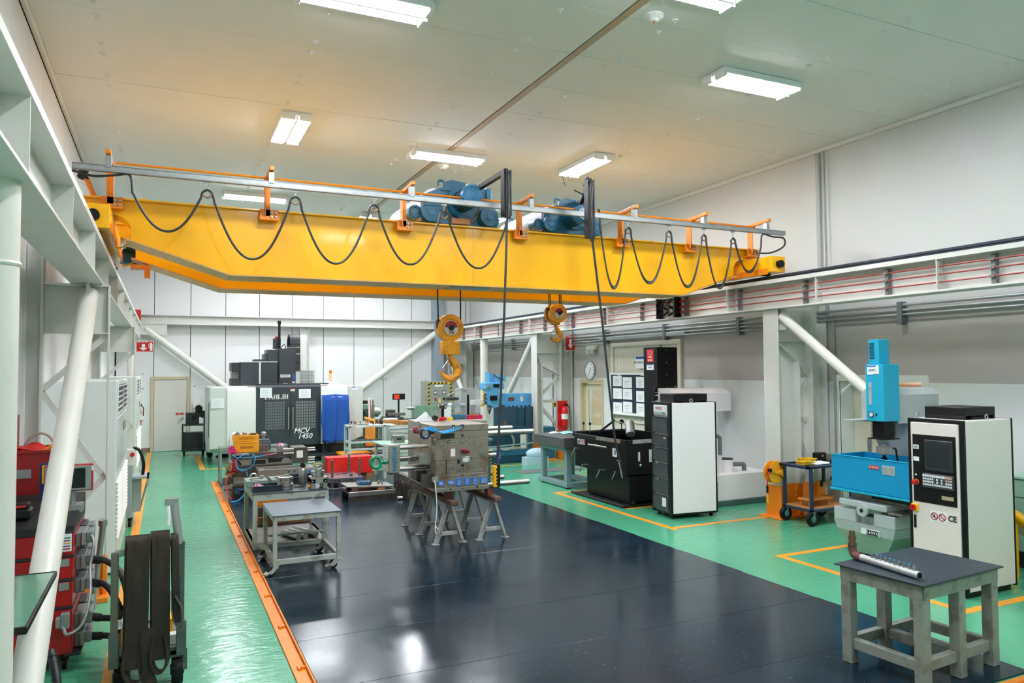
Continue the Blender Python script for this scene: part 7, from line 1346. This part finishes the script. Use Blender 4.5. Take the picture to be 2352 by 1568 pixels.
q = thing('water_manifold', 'teal blue manifold block with pale nipples on the rear mould half', 'manifold', (4.12, 10.75, zt)); B(q, 'block', M('manifold_teal', '20708e', .4), (4.03, 4.26, 10.72, 10.78, zt, zt+.07), b=.005)
for k in range(4): MB().cyl((4.07+.05*k, 10.715, zt+.03), (4.07+.05*k, 10.69, zt+.03), .01, 8).cyl((4.07+.05*k, 10.75, zt+.07), (4.07+.05*k, 10.75, zt+.1), .01, 8).obj('nipple', BR, q)
q = thing('water_manifold', 'crimson manifold block with brass nipples at the right end of the rear mould half', 'manifold', (4.3, 10.5, zt)); B(q, 'block', M('manifold_crimson', 'b01838', .4), (4.18, 4.42, 10.47, 10.53, zt, zt+.07), b=.005); B(q, 'white_edge', PAPER, (4.175, 4.425, 10.465, 10.535, zt, zt+.006), b=0)
for k in range(4): MB().cyl((4.22+.052*k, 10.5, zt+.07), (4.22+.052*k, 10.5, zt+.1), .011, 8).obj('nipple', BR, q)
q = thing('air_gun', 'small black coiled fitting beside the drill on the rear mould half', 'tool', (3.68, 10.55, zt)); MB().ring((3.68, 10.56, zt+.04), (0, 1, 0), .03, .01, 14, 6).ring((3.71, 10.58, zt+.035), (0, 1, 0), .025, .01, 14, 6).obj('coil', BLK, q)
q = thing('red_pin', 'tiny red bow shaped clip at the front edge of the rear mould half', 'clip', (3.66, 10.36, zt)); MB().ball((3.64, 10.36, zt+.014), .014, 8, 6).ball((3.69, 10.36, zt+.014), .014, 8, 6).cyl((3.64, 10.36, zt+.012), (3.69, 10.36, zt+.012), .006, 6).obj('clip', REDP, q)
q = thing('red_glove', 'dark red rubber glove hanging at the left of the second mould half', 'glove', (3.3, 10.5, 1.5)); MB().ball((3.36, 10.5, 1.52), .06, 12, 8, (.6, 1.3, .9)).ball((3.36, 10.4, 1.5), .04, 10, 6, (.6, 1, .8)).obj('glove', M('glove_red', '8c2430', .5), q)
# ---------------------------------------------------------------- surface grinder and light blue milling machine
SG = M('grinder_grey', 'a7aaa8', .42, var=.25, scale=5)
t = thing('surface_grinder', 'small grey surface grinder left of the light blue milling machine', 'machine', (7.7, 19.5, 0))
MB().prism([(19.4, .9), (19.9, .9), (19.9, 1.82), (19.8, 1.88), (19.4, 1.88)], 'x', 7.55, 7.98).obj('column', SG, t); B(t, 'slide_way', BLK, (7.72, 7.78, 19.39, 19.4, 1.0, 1.7)); B(t, 'base', SG, (7.2, 8.2, 19.1, 19.9, 0, .8)); B(t, 'table', SG, (6.95, 8.1, 19.0, 19.4, .95, 1.02)); B(t, 'splash_guard', M('guard_cream', 'ddd6c8', .5), (7.3, 7.9, 19.0, 19.02, 1.02, 1.14)); B(t, 'wheel_guard', WHITE, (7.72, 8.15, 19.1, 19.14, 1.42, 1.56)); MB().prism([(8.0, 1.37), (8.12, 1.37), (8.06, 1.5)], 'y', 19.085, 19.1).obj('warning_triangle', HY, t)
MB().cyl((7.3, 19.2, 1.45), (7.3, 19.35, 1.45), .1, 18).ball((7.15, 19.2, 1.42), .09, 14, 8).cyl((7.4, 19.15, 1.42), (7.55, 19.15, 1.42), .06, 14).obj('dividing_head', M('head_silver', 'c8ccce', .3, metal=.5), t); B(t, 'paper', PAPER, (6.85, 7.1, 19.0, 19.01, 1.02, 1.4), b=0); MB().tube(bez([(7.1, 19.3, 1.7), (7.3, 19.3, 1.78), (7.5, 19.35, 1.85), (7.7, 19.38, 1.82)], 5), .012, 6).obj('coolant_pipe', GALV, t); B(t, 'tool_pile', MSD, (7.05, 7.4, 19.2, 19.35, 1.56, 1.64))
MLB = M('mill_lightblue', '5aa4d4', .4, var=.12, scale=4); MDB = M('mill_darkteal', '17455c', .4, var=.15); MSG_ = M('mill_guard', '3a5468', .3, metal=.5, var=.3, scale=2)
t = thing('milling_machine', 'light blue milling machine numbered 6 with dark curved guard', 'machine', (8.3, 18.1, 0))
ra = B(t, 'ram', MLB, (7.95, 8.95, 17.8, 18.2, 1.46, 1.76), b=.01); text('number', '6', .2, WHT, ra, (8.65, 17.798, 1.62), '-y', bold=.006); B(ra, 'data_plate', M('plate_brown', '6a4a38', .5), (8.25, 8.43, 17.795, 17.8, 1.57, 1.66), b=0); B(t, 'turret', MLB, (8.15, 9.0, 17.75, 18.25, 1.38, 1.46))
for k in range(6): MB().cyl((8.25+.12*k, 17.745, 1.42), (8.25+.12*k, 17.75, 1.42), .025, 10).obj('bolt_hole', BLK, ra)
B(t, 'head', MLB, (7.55, 8.1, 17.7, 18.1, 1.88, 2.06), b=.02); MB().prism([(7.62, 1.5), (7.85, 1.4), (7.95, 1.5), (7.95, 1.9), (7.6, 1.9)], 'y', 17.7, 18.0).obj('quill_head', MLB, t); MB().cyl((7.73, 17.9, 2.06), (7.73, 17.9, 2.33), .085, 18).obj('spindle_motor', MLB, t); MB().cyl((8.0, 17.95, 2.06), (8.0, 17.95, 2.26), .14, 22).obj('drive_motor', MLB, t); B(t, 'nameplate', BLK, (7.78, 7.95, 17.69, 17.7, 1.93, 2.02), b=0); B(t, 'switch_box', GALV, (7.6, 7.7, 17.66, 17.7, 1.92, 2.0)); B(t, 'motor_box', MLB, (8.08, 8.2, 17.85, 18.05, 2.08, 2.22)); MB().tube(bez([(7.85, 17.85, 2.28), (7.95, 17.78, 2.18), (8.12, 17.82, 2.14)], 5), .012, 6).obj('motor_cable', BLK, t)
B(t, 'quill_box', BLK, (7.68, 7.88, 17.66, 17.7, 1.6, 1.72)); MB().lathe([(0, 0), (.02, .03), (.04, .1), (.06, .12), (.06, .2), (.08, .22)], (7.73, 17.85, 1.22), (0, 0, 1), 14).obj('spindle', STEELD, t)
for z in (1.75, 1.65, 1.55): MB().cyl((7.55, 17.75, z), (7.62, 17.75, z), .03, 10).ball((7.53, 17.72, z-.04), .025, 8, 6).obj('lever', MSD, t)
B(t, 'scale_yellow', YEL, (7.5, 7.53, 17.72, 17.75, 1.55, 1.85))
b_ = MB(); n = 16; pts = [(8.0+.95*k/n, 17.65-.16*math.sin(PI*k/n)) for k in range(n+1)]
b_.prism(pts+[(8.95, 18.2), (8.0, 18.2)], 'z', .75, 1.4).obj('column', MDB, t)
for a, c in ((8.0, 8.35), (8.6, 8.97)):
    gp_ = [(a+(c-a)*k/8, 17.64-.17*math.sin(PI*((a+(c-a)*k/8)-8.0)/.97)) for k in range(9)]; MB().prism(gp_+[(x, y-.012) for x, y in gp_[::-1]], 'z', .78 if a > 8.3 else .85, 1.42).obj('splash_guard', MSG_, t)
MB().tube([(8.97, 17.7, 1.42), (9.12, 17.7, 1.42), (9.1, 17.7, 1.34), (9.0, 17.7, 1.1)], .014, 7).obj('guard_rail', BLK, t)
B(t, 'table', MDB, (7.2, 8.6, 17.3, 17.7, .82, .92)); B(t, 'knee', MDB, (7.6, 8.4, 17.4, 18.0, .4, .82)); B(t, 'base', MDB, (7.0, 9.1, 17.3, 18.3, .03, .24)); B(t, 'base_tray', M('mill_teal', '2a6a86', .4), (7.0, 9.1, 17.28, 17.3, .2, .34)); B(t, 'coolant_cabinet', M('mill_teal', '2a6a86', .4), (9.02, 9.5, 17.5, 18.2, .03, .86), b=.012)
MB().tube(bez([(7.9, 17.3, .8), (8.1, 17.25, .7), (8.15, 17.28, .45), (7.95, 17.25, .35), (7.7, 17.3, .4)], 6), .03, 8).obj('flexible_conduit', GALV, t); MB().cyl((7.3, 17.25, 1.0), (7.3, 17.25, 1.14), .05, 12).cyl((7.95, 17.35, .92), (7.95, 17.35, 1.08), .045, 12).obj('brass_valve', M('brass_dark', '8a7358', .35, metal=.8), t); MB().tube([(7.1, 17.26, .42), (8.9, 17.26, .5)], .02, 8).obj('pipe', STT, t)
q = thing('red_container', 'dark red container standing behind the blue coolant cabinet', 'container', (9.3, 18.7, .86)); B(q, 'stand', WHITE, (9.15, 9.6, 18.55, 18.9, 0, .86)); B(q, 'container', M('container_red', 'a4141c', .4), (9.2, 9.42, 18.6, 18.85, .86, 1.14), b=.01)
q = thing('backboard', 'tan board standing behind the milling machine', 'board', (9.35, 19.4, 0)); B(q, 'board', M('board_tan', 'd8c49a', .6), (9.15, 9.4, 19.3, 19.35, 0, 1.3))
q = thing('stop_box', 'yellow emergency stop box on the conduit at the far lattice column', 'box', (9.3, 17.8, 1.4)); B(q, 'box', HY, (9.72, 9.82, 18.02, 18.1, 1.35, 1.5)); MB().cyl((9.77, 18.12, 0), (9.77, 18.12, 2.6), .02, 8).obj('conduit', GALV, q); MB().cyl((9.77, 18.02, 1.43), (9.77, 17.99, 1.43), .03, 10).obj('button', BLK, q)
q = thing('floor_mat_strip', 'dark grey mat strip on the green floor behind the granite plate', 'mat', (8.3, 15.7, 0)); B(q, 'mat', M('mat_grey', '6a6e70', .7), (7.5, 9.2, 15.4, 15.95, 0, .01))
q = thing('plastic_wrap', 'pale blue wrapped bundle on the floor beside the far column', 'bundle', (8.6, 16.6, 0)); MB().ball((8.55, 16.75, .28), .2, 16, 10, (1.5, .8, .7)).box(8.2, 8.8, 16.6, 16.9, .0, .2).obj('bundle', M('wrap_paleblue', 'b9d8e8', .5), q)
q = thing('red_stop', 'red end stop on the right runway rail at the back wall', 'stop', (8.95, 24.1, 3.9)); B(q, 'stop', REDP, (8.85, 9.05, 23.9, 24.3, 3.9, 4.2)); q2 = thing('red_stop', 'red end stop on the left runway rail at the back wall', 'stop', (-.74, 24.1, 3.9)); B(q2, 'stop', REDP, (-.84, -.6, 23.9, 24.3, 3.9, 4.2))
# ================================================================ LEFT SIDE
t = None
ACW = M('unit_white', 'dfe3e1', .4, var=.06); SLT = M('louvre_cream', 'e4e2da', .45)
def air_unit(y0, y1, label):
    t = thing('air_unit', label, 'air conditioner', (-.85, (y0+y1)/2, 0), 0, 'tall white air units')
    B(t, 'body', ACW, (-1.26, -.5, y0, y1, .02, 2.3), b=.008); n = 4; L_ = y1-y0
    f = B(t, 'grille_frame', BLK, (-.502, -.497, y0+.12, y1-.15, 1.9, 2.24), b=0)
    for k in range(6): MB().bar((-.49, y0+.12, 1.9+.065*k), (-.49, y1-.15, 1.9+.065*k), .03, .008, (0, .3, 1)).obj('grille_blade', ACW, t)
    B(t, 'grille_divider', ACW, (-.5, -.48, y0+L_*.5-.02, y0+L_*.5+.02, 1.9, 2.24), (-.5, -.485, y0+.06, y0+.12, 1.86, 2.28), (-.5, -.485, y1-.15, y1-.08, 1.86, 2.28)); B(t, 'door_panel', M('unit_panel', 'd3dcd6', .25), (-.5, -.49, y0+.06, y1-.06, 1.2, 1.84)); B(t, 'display', GLASSD, (-.49, -.485, y0+L_*.55, y0+L_*.8, 1.6, 1.72), b=0)
    for k in range(14): MB().bar((-.488, y0+.04, .42+.05*k), (-.488, y1-.04, .42+.05*k), .045, .008, (.6, 0, 1)).obj('louvre', SLT, t)
    B(t, 'base_panel', M('unit_base_reflect', 'c8d4cc', .35), (-.5, -.492, y0+.04, y1-.04, .03, .36)); return t  # greenish reflection painted into the base panel colour
air_unit(10.08, 12.78, 'nearer tall white air unit with black top grille along left wall'); air_unit(17.35, 20.6, 'farther tall white air unit with black top grille along left wall')
ext_sign('red EXTINTOR sign with arrow on the far left column facing the viewer', -.34, 16.85, 2.92, '-y', .33, .23)
extinguisher(-.57, 20.85, 1.0, 'red fire extinguisher on the left beyond the farther air unit', False)
WG = M('welder_grey', 'a8b2b4', .4, var=.1)
t = thing('machine_trolley', 'small grey machine trolley with red button between the air units', 'trolley', (-.5, 13.4, 0)); B(t, 'body', WG, (-.75, -.42, 13.0, 13.7, .14, .95)); B(t, 'button_box', WHITE, (-.5, -.4, 13.0, 13.1, .95, 1.2)); MB().cyl((-.42, 12.99, 1.12), (-.42, 12.97, 1.12), .035, 14).obj('red_button', REDP, t); B(t, 'side_shelf', WG, (-.42, -.18, 13.1, 13.6, .72, .76), (-.22, -.18, 13.1, 13.6, .6, .76)); MB().tube(bez([(-.42, 13.3, 1.2), (-.33, 13.3, 1.15), (-.27, 13.3, .95), (-.28, 13.3, .76)], 6), .025, 8).obj('hose', BLK, t)
B(t, 'lower_panel', WG, (-.42, -.3, 13.2, 13.6, .2, .72)); MB().tube([(-.2, 13.2, .7), (-.32, 13.3, .2)], .015, 6).obj('strut', GALV, t)
for x, y in ((-.45, 13.05), (-.7, 13.05), (-.45, 13.65), (-.7, 13.65)): MB().cyl((x-.02, y, .06), (x+.02, y, .06), .06, 14).box(x-.025, x+.025, y-.02, y+.02, .08, .14).obj('castor', RUB, t)
# hot runner controller, red
RC = M('controller_red', 'b01016', .32, var=.08); BND = M('band_black', '1f2124', .5); CNG = M('connector_grey', '7d8484', .45, var=.1)
t = thing('control_cabinet', 'red control cabinet with black bands and grey plug connectors on the left', 'cabinet', (-.95, 7.5, 0))
zl = [.14, .52, .74, .93, 1.12]
for z0, z1 in zip(zl, zl[1:]): B(t, 'module', RC, (-1.24, -.645, 7.0, 7.95, z0, z1-.022)); B(t, 'band', BND, (-1.25, -.64, 6.995, 7.955, z1-.022, z1))
MB().prism([(7.0, 1.12), (7.95, 1.12), (7.95, 1.3), (7.0, 1.16)], 'x', -1.24, -.64).obj('sloped_top', BND, t); B(t, 'name_card', PAPER, (-.8, -.655, 6.99, 6.995, .96, 1.1), b=0)
for k, c_ in enumerate(('c03028', '2a62a8', 'e0b020', '8a2a6a', '28705a')): B(t, 'card_line', M('card_'+c_, c_, .6), (-.79, -.665, 6.988, 6.99, .975+.022*k, .985+.022*k), b=0)
for z in (.87, .68): B(t, 'rating_plate', GALV, (-.74, -.67, 6.99, 7.0, z-.03, z+.03), b=.001)
cn = B(t, 'front_plug', GALV, (-.72, -.66, 6.93, 7.0, .36, .48), (-.75, -.72, 6.9, 6.97, .38, .46)); MB().tube(bez([(-.7, 6.92, .38), (-.66, 6.85, .34), (-.56, 6.9, .4), (-.52, 7.0, .6), (-.53, 7.1, .8), (-.51, 7.15, .98), (-.55, 7.2, 1.05), (-.6, 7.22, 1.06)], 6), .012, 7).obj('grey_cable', GALV, t)
for z in (1.02, .83, .64, .36, .2):
    c_ = B(t, 'plug_connector', CNG, (-.645, -.57, 7.15, 7.45, z-.06, z+.05), (-.57, -.52, 7.18, 7.42, z-.045, z+.045), b=.006); B(c_, 'clamp_lever', GALV, (-.6, -.58, 7.13, 7.15, z-.05, z+.06)); B(t, 'socket_block', BND, (-.645, -.6, 7.5, 7.8, z-.07, z+.05)); B(t, 'plug_connector', CNG, (-.6, -.54, 7.55, 7.75, z-.05, z+.04), b=.006)
HBK = M('hose_black', '1c1e22', .45)
for z, p in ((.83, [(-.52, 7.2, .83), (-.42, 7.15, .82), (-.3, 7.05, .72), (-.25, 7.0, .5), (-.3, 7.0, .3), (-.38, 7.02, .22)]), (.64, [(-.52, 7.2, .64), (-.42, 7.15, .62), (-.33, 7.05, .5), (-.26, 7.0, .3), (-.25, 6.98, .1)]), (.36, [(-.52, 7.25, .34), (-.42, 7.2, .33), (-.3, 7.1, .36), (-.22, 7.0, .5)]), (.2, [(-.52, 7.25, .18), (-.4, 7.2, .18), (-.28, 7.1, .17), (-.2, 7.05, .15)])):
    MB().tube(bez(p, 6), .026, 10).obj('hose', HBK, t); MB().cyl(p[0], Vector(p[0]).lerp(Vector(p[1]), .6), .034, 12).obj('hose_nut', BND, t)
for x, y in ((-.7, 7.08), (-1.18, 7.08), (-.7, 7.87), (-1.18, 7.87)): MB().cyl((x-.015, y, .05), (x+.015, y, .05), .05, 14).box(x-.03, x+.03, y-.03, y+.03, .08, .14).obj('castor', RUB, t)
B(t, 'foot_rail', BND, (-.7, -.58, 7.0, 7.9, .12, .14)); m_ = B(t, 'monitor', GALV, (-.9, -.555, 7.42, 7.44, 1.385, 1.595)); m_.rotation_euler = (0, 0, 0); B(m_, 'monitor_back', RC, (-.91, -.545, 7.44, 7.5, 1.375, 1.605), b=.006); B(m_, 'screen', GLASSD, (-.87, -.6, 7.415, 7.42, 1.405, 1.575), b=0); B(m_, 'note', PAPER, (-.555, -.54, 7.42, 7.43, 1.55, 1.59), b=0); MB().ring((-.72, 7.45, 1.61), (0, 1, 0), .022, .007, 12, 6, 0, PI).obj('monitor_eye', RC, m_)
MB().cyl((-.7, 7.5, 1.24), (-.7, 7.5, 1.38), .025, 12).box(-.78, -.62, 7.4, 7.6, 1.2, 1.26).obj('monitor_stand', GALV, t)
t = thing('tool_case', 'black moulded tool case on top of the red control cabinet', 'case', (-1.1, 7.3, 1.17)); B(t, 'body', BLK, (-1.22, -.97, 7.2, 7.4, 1.2, 1.29), b=.02); B(t, 'lid', BLK, (-1.2, -.99, 7.22, 7.38, 1.29, 1.33), b=.01); B(t, 'foot', BLK, (-1.2, -.99, 7.25, 7.38, 1.18, 1.2)); B(t, 'label', REDP, (-1.08, -1.0, 7.215, 7.22, 1.3, 1.32), b=0)
t = thing('red_bin', 'tall dark red bin full of red hoses and tools behind the control cabinet', 'bin', (-1.08, 8.2, 0)); RDK = M('bin_red', '9a0e14', .4, var=.08)
B(t, 'side_wall', RDK, (-1.27, -.86, 8.03, 8.05, .05, 1.68), (-1.27, -.86, 8.45, 8.47, .05, 1.7), (-.88, -.86, 8.05, 8.45, .05, 1.68), (-1.27, -1.25, 8.05, 8.45, .05, 1.68), (-1.25, -.88, 8.05, 8.45, .05, .08), (-1.25, -.88, 8.05, 8.45, 1.5, 1.52)); B(t, 'rim', RDK, (-1.28, -.85, 8.02, 8.06, 1.66, 1.69)); B(t, 'silver_plate', GALV, (-1.27, -1.08, 8.02, 8.03, 1.44, 1.52), b=0); B(t, 'lid', RDK, (-1.27, -1.24, 8.05, 8.47, 1.7, 2.0)); B(t, 'foot', BLK, (-1.2, -.9, 8.1, 8.4, 0, .05))
rr_ = random.Random(31)
for k in range(5): q = thing('hose', 'red rubber hose lying in the tall red bin', 'hose', (-1.05, 8.25, 1.6), 0, 'red hoses in the bin'); MB().tube(bez([(-1.22, 8.1+.07*k, 1.72-.015*k), (-1.1, 8.12+.06*k, 1.69+.01*k), (-.98, 8.14+.05*k, 1.665), (-.9, 8.2+.04*k, 1.62)], 5), .014, 7).obj('hose', M('hose_brightred', 'e0201c', .4), q)
q = thing('hose', 'clear tan hose arching out of the tall red bin', 'hose', (-1.05, 8.3, 1.6)); MB().tube(bez([(-1.2, 8.3, 1.55), (-1.17, 8.3, 1.72), (-1.08, 8.3, 1.82), (-.98, 8.3, 1.8), (-.92, 8.3, 1.68), (-.9, 8.3, 1.55)], 6), .012, 7).obj('hose', M('hose_tan', 'b8a898', .3), q)
q = thing('air_tool', 'orange handled tool among the hoses in the red bin', 'tool', (-.95, 8.15, 1.66)); MB().cyl((-1.0, 8.1, 1.67), (-.92, 8.12, 1.73), .014, 8).obj('handle', ORG, q); MB().cyl((-1.05, 8.09, 1.64), (-1.0, 8.1, 1.67), .018, 8).obj('nose', M('tool_teal', '3a8ca0', .4), q)
q = thing('blue_clipboard', 'dark blue folder with yellow sheet standing on the red cabinet', 'folder', (-.9, 7.75, 1.25)); B(q, 'folder', M('folder_navy', '1c3c64', .5), (-.98, -.86, 7.74, 7.76, 1.28, 1.6)); B(q, 'sheet', HY, (-.96, -.88, 7.736, 7.74, 1.42, 1.58), b=0)
# green glass topped stand at the lower left
t = thing('glass_stand', 'green glass topped stand between the two cream pipes at the lower left', 'table', (-.95, 5.0, 0)); B(t, 'glass_top', M('glass_green_reflect', '4c8c70', .1, coat=.5), (-1.2, -.615, 4.46, 5.6, 1.11, 1.125), b=.002); B(t, 'frame', BLK, (-1.2, -.61, 4.45, 4.47, 1.09, 1.128), (-1.2, -.61, 5.59, 5.61, 1.09, 1.128), (-.62, -.605, 4.45, 5.61, 1.09, 1.128)); B(t, 'pedestal', BLK, (-1.12, -.98, 4.95, 5.1, .02, 1.1)); B(t, 'base_plate', BLK, (-1.25, -.9, 4.8, 5.25, 0, .02))  # green glass, its colour deepened to include a painted reflection
q = thing('flexible_duct', 'black ribbed hose standing on the floor beside the cream pipe', 'hose', (-.55, 5.7, 0)); MB().tube(bez([(-.58, 5.65, .02), (-.58, 5.66, .2), (-.61, 5.72, .4), (-.66, 5.85, .55)], 8), .026, 12).obj('hose', HBK, q)
for k in range(16): f = k/15; MB().ring((-.58-.07*f*f, 5.65+.17*f*f, .03+.5*f), (-.2*f, .2*f, 1), .026, .005, 14, 5).obj('rib', HBK, q)
# galvanised pipes leaning on the column, hazard board
for k, (p0, p1, lab) in enumerate((((-.62, 8.62, .03), (-.52, 8.35, .9), 'longer galvanised pipe leaning beside the left crane column'), ((-.7, 8.6, .03), (-.74, 8.4, .75), 'shorter galvanised pipe leaning behind the red cabinet'))):
    q = thing('steel_pipe', lab, 'pipe', p0); MB().cyl(p0, p1, .028, 14).obj('pipe', GALV, q); MB().cyl(p1, Vector(p1)+Vector((0, -.01, .06)), .04, 14).obj('collar', GALV, q)
q = thing('hazard_board', 'orange board with dark diagonal stripes behind the red cabinet', 'board', (-.85, 8.4, 0)); B(q, 'board', M('board_orange_pale', 'd99858', .6), (-.98, -.72, 8.38, 8.4, 0, .62))
for k in range(4): MB().prism([(-.97, .3+.07*k), (-.86, .42+.07*k), (-.86, .45+.07*k), (-.97, .33+.07*k)], 'y', 8.374, 8.38).obj('stripe', BLK, q)
# ---------------------------------------------------------------- sling cart
CG = M('cart_steelgreen', '55645f', .45, var=.55, scale=9, dark='3a3f3c', thr=(.5, .62)); CW = M('cart_worn_rust', '6a6a5c', .5, var=.8, scale=7, dark='a89a30', thr=(.58, .66))
t = thing('sling_cart', 'worn steel two wheeled cart carrying dark lifting slings in the left foreground', 'cart', (-.08, 6.7, 0))
B(t, 'left_post', CW, (-.335, -.285, 6.26, 6.31, .25, 1.06)); B(t, 'left_sleeve', CG, (-.345, -.275, 6.25, 6.32, .22, .46)); B(t, 'right_post', CG, (.115, .165, 6.28, 6.33, .25, 1.1)); B(t, 'right_sleeve', CG, (.11, .18, 6.27, 6.34, .24, .5)); MB().cyl((.125, 6.3, 1.08), (.085, 6.32, 1.41), .03, 16).obj('tube_handle', GALV, t); MB().cyl((.085, 6.32, 1.41), (.083, 6.32, 1.425), .038, 16).box(.02, .09, 6.27, 6.33, 1.38, 1.43).obj('tube_cap', GALV, t)
MB().bar((-.31, 6.29, 1.05), (.14, 6.31, 1.1), .035, .05, (0, 0, 1), .004).obj('top_bar', GALV, t); MB().tube([(.045, 6.26, 1.38), (.05, 6.24, 1.3), (.045, 6.24, 1.24)], .012, 6).obj('tied_string', PAPER, t)
B(t, 'deck', CG, (-.3, .14, 6.3, 7.1, .24, .28)); B(t, 'deck_rail', CG, (-.31, .15, 6.3, 6.33, .22, .3), (-.31, .15, 7.07, 7.1, .22, .3)); 
for x in (-.27, .12):
    w = MB().lathe([(.05, -.035), (.1, -.04), (.115, -.02), (.115, .02), (.1, .04), (.05, .035)], (x, 6.36, .115), (1, 0, 0), 24).obj('wheel', RUB, t); MB().cyl((x-.05, 6.36, .115), (x+.05, 6.36, .115), .04, 12).bar((x+.055, 6.36, .1), (x+.055, 6.36, .26), .03, .008, (0, 1, 0)).obj('fork', CG, w)
    for k in range(16): a = 2*PI*k/16; MB().bar((x-.035, 6.36+.115*math.cos(a), .115+.115*math.sin(a)), (x+.035, 6.36+.115*math.cos(a), .115+.115*math.sin(a)), .012, .006, (0, math.cos(a), math.sin(a))).obj('tread', RUB, w)
    MB().cyl((x-.03, 7.0, .1), (x+.03, 7.0, .1), .1, 18).box(x-.02, x+.02, 6.96, 7.04, .1, .24).obj('rear_wheel', RUB, t)
SL = M('webbing_brown', '2c2420', .85, var=.7, scale=6, dark='4a3e2e', stretch=(1, 1, .25), bump=.5, bscale=90)
def sling(name_, label, x0, x1, z0, z1, lean, loop=True, w=.0):
    """folded webbing hung over the bar: front and back fall, open loop end"""
    q = thing('lifting_sling', label, 'sling', ((x0+x1)/2, 6.3, z1), 0, 'lifting slings on the cart'); xc = (x0+x1)/2; wd_ = x1-x0
    f = [(xc, 6.24, zt_) for zt_ in ()]
    front = bez([(xc+lean, 6.2, z0+.02), (xc+lean*.6, 6.215, z0+(z1-z0)*.35), (xc+lean*.2, 6.225, z0+(z1-z0)*.75), (xc, 6.235, z1-.04), (xc, 6.26, z1), (xc, 6.34, z1), (xc, 6.365, z1-.04), (xc+lean*.3, 6.37, z0+(z1-z0)*.5), (xc+lean*.6, 6.36, z0+.12)], 6)
    MB().strip(front, (1, 0, 0), wd_, .014).obj('webbing', SL, q)
    MB().strip([p+Vector((wd_*.06, -.018, .0)) for p in front[:22]], (1, 0, 0), wd_*.92, .012).obj('webbing', SL, q)
    if loop:
        lp = bez([(xc+lean+wd_*.3, 6.2, z0+.2), (xc+lean+wd_*.42, 6.19, z0+.05), (xc+lean+wd_*.3, 6.19, z0-.05), (xc+lean, 6.19, z0-.08), (xc+lean-wd_*.3, 6.19, z0-.04), (xc+lean-wd_*.42, 6.19, z0+.06), (xc+lean-wd_*.25, 6.2, z0+.2)], 6)
        MB().strip(lp, (.3, 1, 0), .07, .014).obj('loop_end', SL, q)
    return q
sling('a', 'leftmost broad dark webbing sling hanging in front of the cart', -.245, -.078, .2, 1.15, -.01); sling('b', 'middle ribbed dark webbing sling hanging in front of the cart', -.075, .058, .25, 1.17, .005); sling('c', 'narrow dark sling at the right side of the cart', .065, .118, .5, 1.15, .02, False)
q = thing('sling_end', 'loose grey strap end hanging beside the right post of the cart', 'strap', (.1, 6.25, .5)); MB().strip(bez([(.07, 6.2, .75), (.085, 6.18, .55), (.14, 6.17, .48), (.15, 6.18, .6), (.1, 6.19, .72)], 6), (0, 1, 0), .04, .01).obj('strap', M('webbing_grey', '5a5650', .8), q)
tag(MB().strip(bez([(-.08, 6.19, .5), (-.1, 6.18, .25), (-.06, 6.17, .08)], 6), (1, 0, .1), .1, .014).obj('strap', SL, None, True, (-.08, 6.18, .1)), 'frayed end of a dark strap hanging lowest below the cart', 'strap')
q = thing('yellow_box', 'yellow plastic box on the cart deck behind the slings', 'box', (-.18, 6.6, .28)); B(q, 'body', CRY, (-.27, -.12, 6.45, 6.7, .281, .44), b=.01); B(q, 'body_top', CRY, (-.26, -.14, 6.72, 6.95, .281, .78), b=.02)
rag('rag', 'white rag on the yellow box behind the slings', (-.22, 6.5, .445), (.16, .14), PAPER, 15, h=.1)
q = thing('shackle_box', 'white and yellow container behind the right sling on the cart', 'box', (.08, 6.6, .28)); B(q, 'body', CRY, (.0, .09, 6.5, 6.7, .281, .46)); B(q, 'white_part', PAPER, (.05, .12, 6.42, 6.5, .281, .36))
# ---------------------------------------------------------------- through the sliding door: annex
q = thing('red_cabinet', 'red sheet cabinet seen through the sliding door', 'cabinet', (12.4, 9.8, 0)); B(q, 'body', M('cabinet_redorange', 'b8382a', .5), (12.0, 13.2, 9.6, 10.2, 0, 1.55)); B(q, 'sticker', PAPER, (12.5, 12.7, 9.595, 9.6, 1.15, 1.35), b=0)
q = thing('bench_machine', 'cream bench machine seen through the sliding door', 'machine', (11.3, 9.3, 0)); CRM = M('machine_cream', 'cfc79a', .45); B(q, 'base', CRM, (11.0, 11.7, 9.1, 9.7, 0, .95)); B(q, 'column', CRM, (11.1, 11.4, 9.3, 9.6, .95, 1.7)); MB().cyl((11.3, 9.15, 1.25), (11.3, 9.5, 1.25), .14, 16).cyl((11.45, 9.1, 1.05), (11.45, 9.3, 1.05), .1, 14).obj('head', CRM, q); MB().cyl((11.7, 9.2, 1.0), (11.9, 9.2, 1.0), .03, 10).ring((11.62, 9.05, 1.02), (0, 1, 0), .09, .015, 16, 6).obj('wheel', GALV, q)
q = thing('storage_rack', 'grey shelf in the annex right of the red cabinet', 'shelf', (12.9, 8.0, 0)); B(q, 'shelf', GALV, (12.6, 13.8, 7.9, 8.4, .8, .84), (12.6, 13.8, 7.9, 8.4, 1.25, 1.28)); B(q, 'post', GALV, (12.6, 12.64, 7.9, 7.94, 0, 1.28), (13.76, 13.8, 7.9, 7.94, 0, 1.28))
q = thing('office_chair', 'dark office chair behind the glazed door', 'chair', (11.4, 17.2, 0)); B(q, 'backrest', BLK, (11.3, 11.7, 17.3, 17.4, .75, 1.35), b=.03); B(q, 'seat', BLK, (11.25, 11.75, 16.9, 17.35, .62, .7), b=.02); MB().cyl((11.5, 17.1, .05), (11.5, 17.1, .62), .03, 10).obj('column', GALV, q); B(q, 'foot', BLK, (11.25, 11.75, 17.08, 17.12, 0, .05), (11.48, 11.52, 16.85, 17.35, 0, .05))
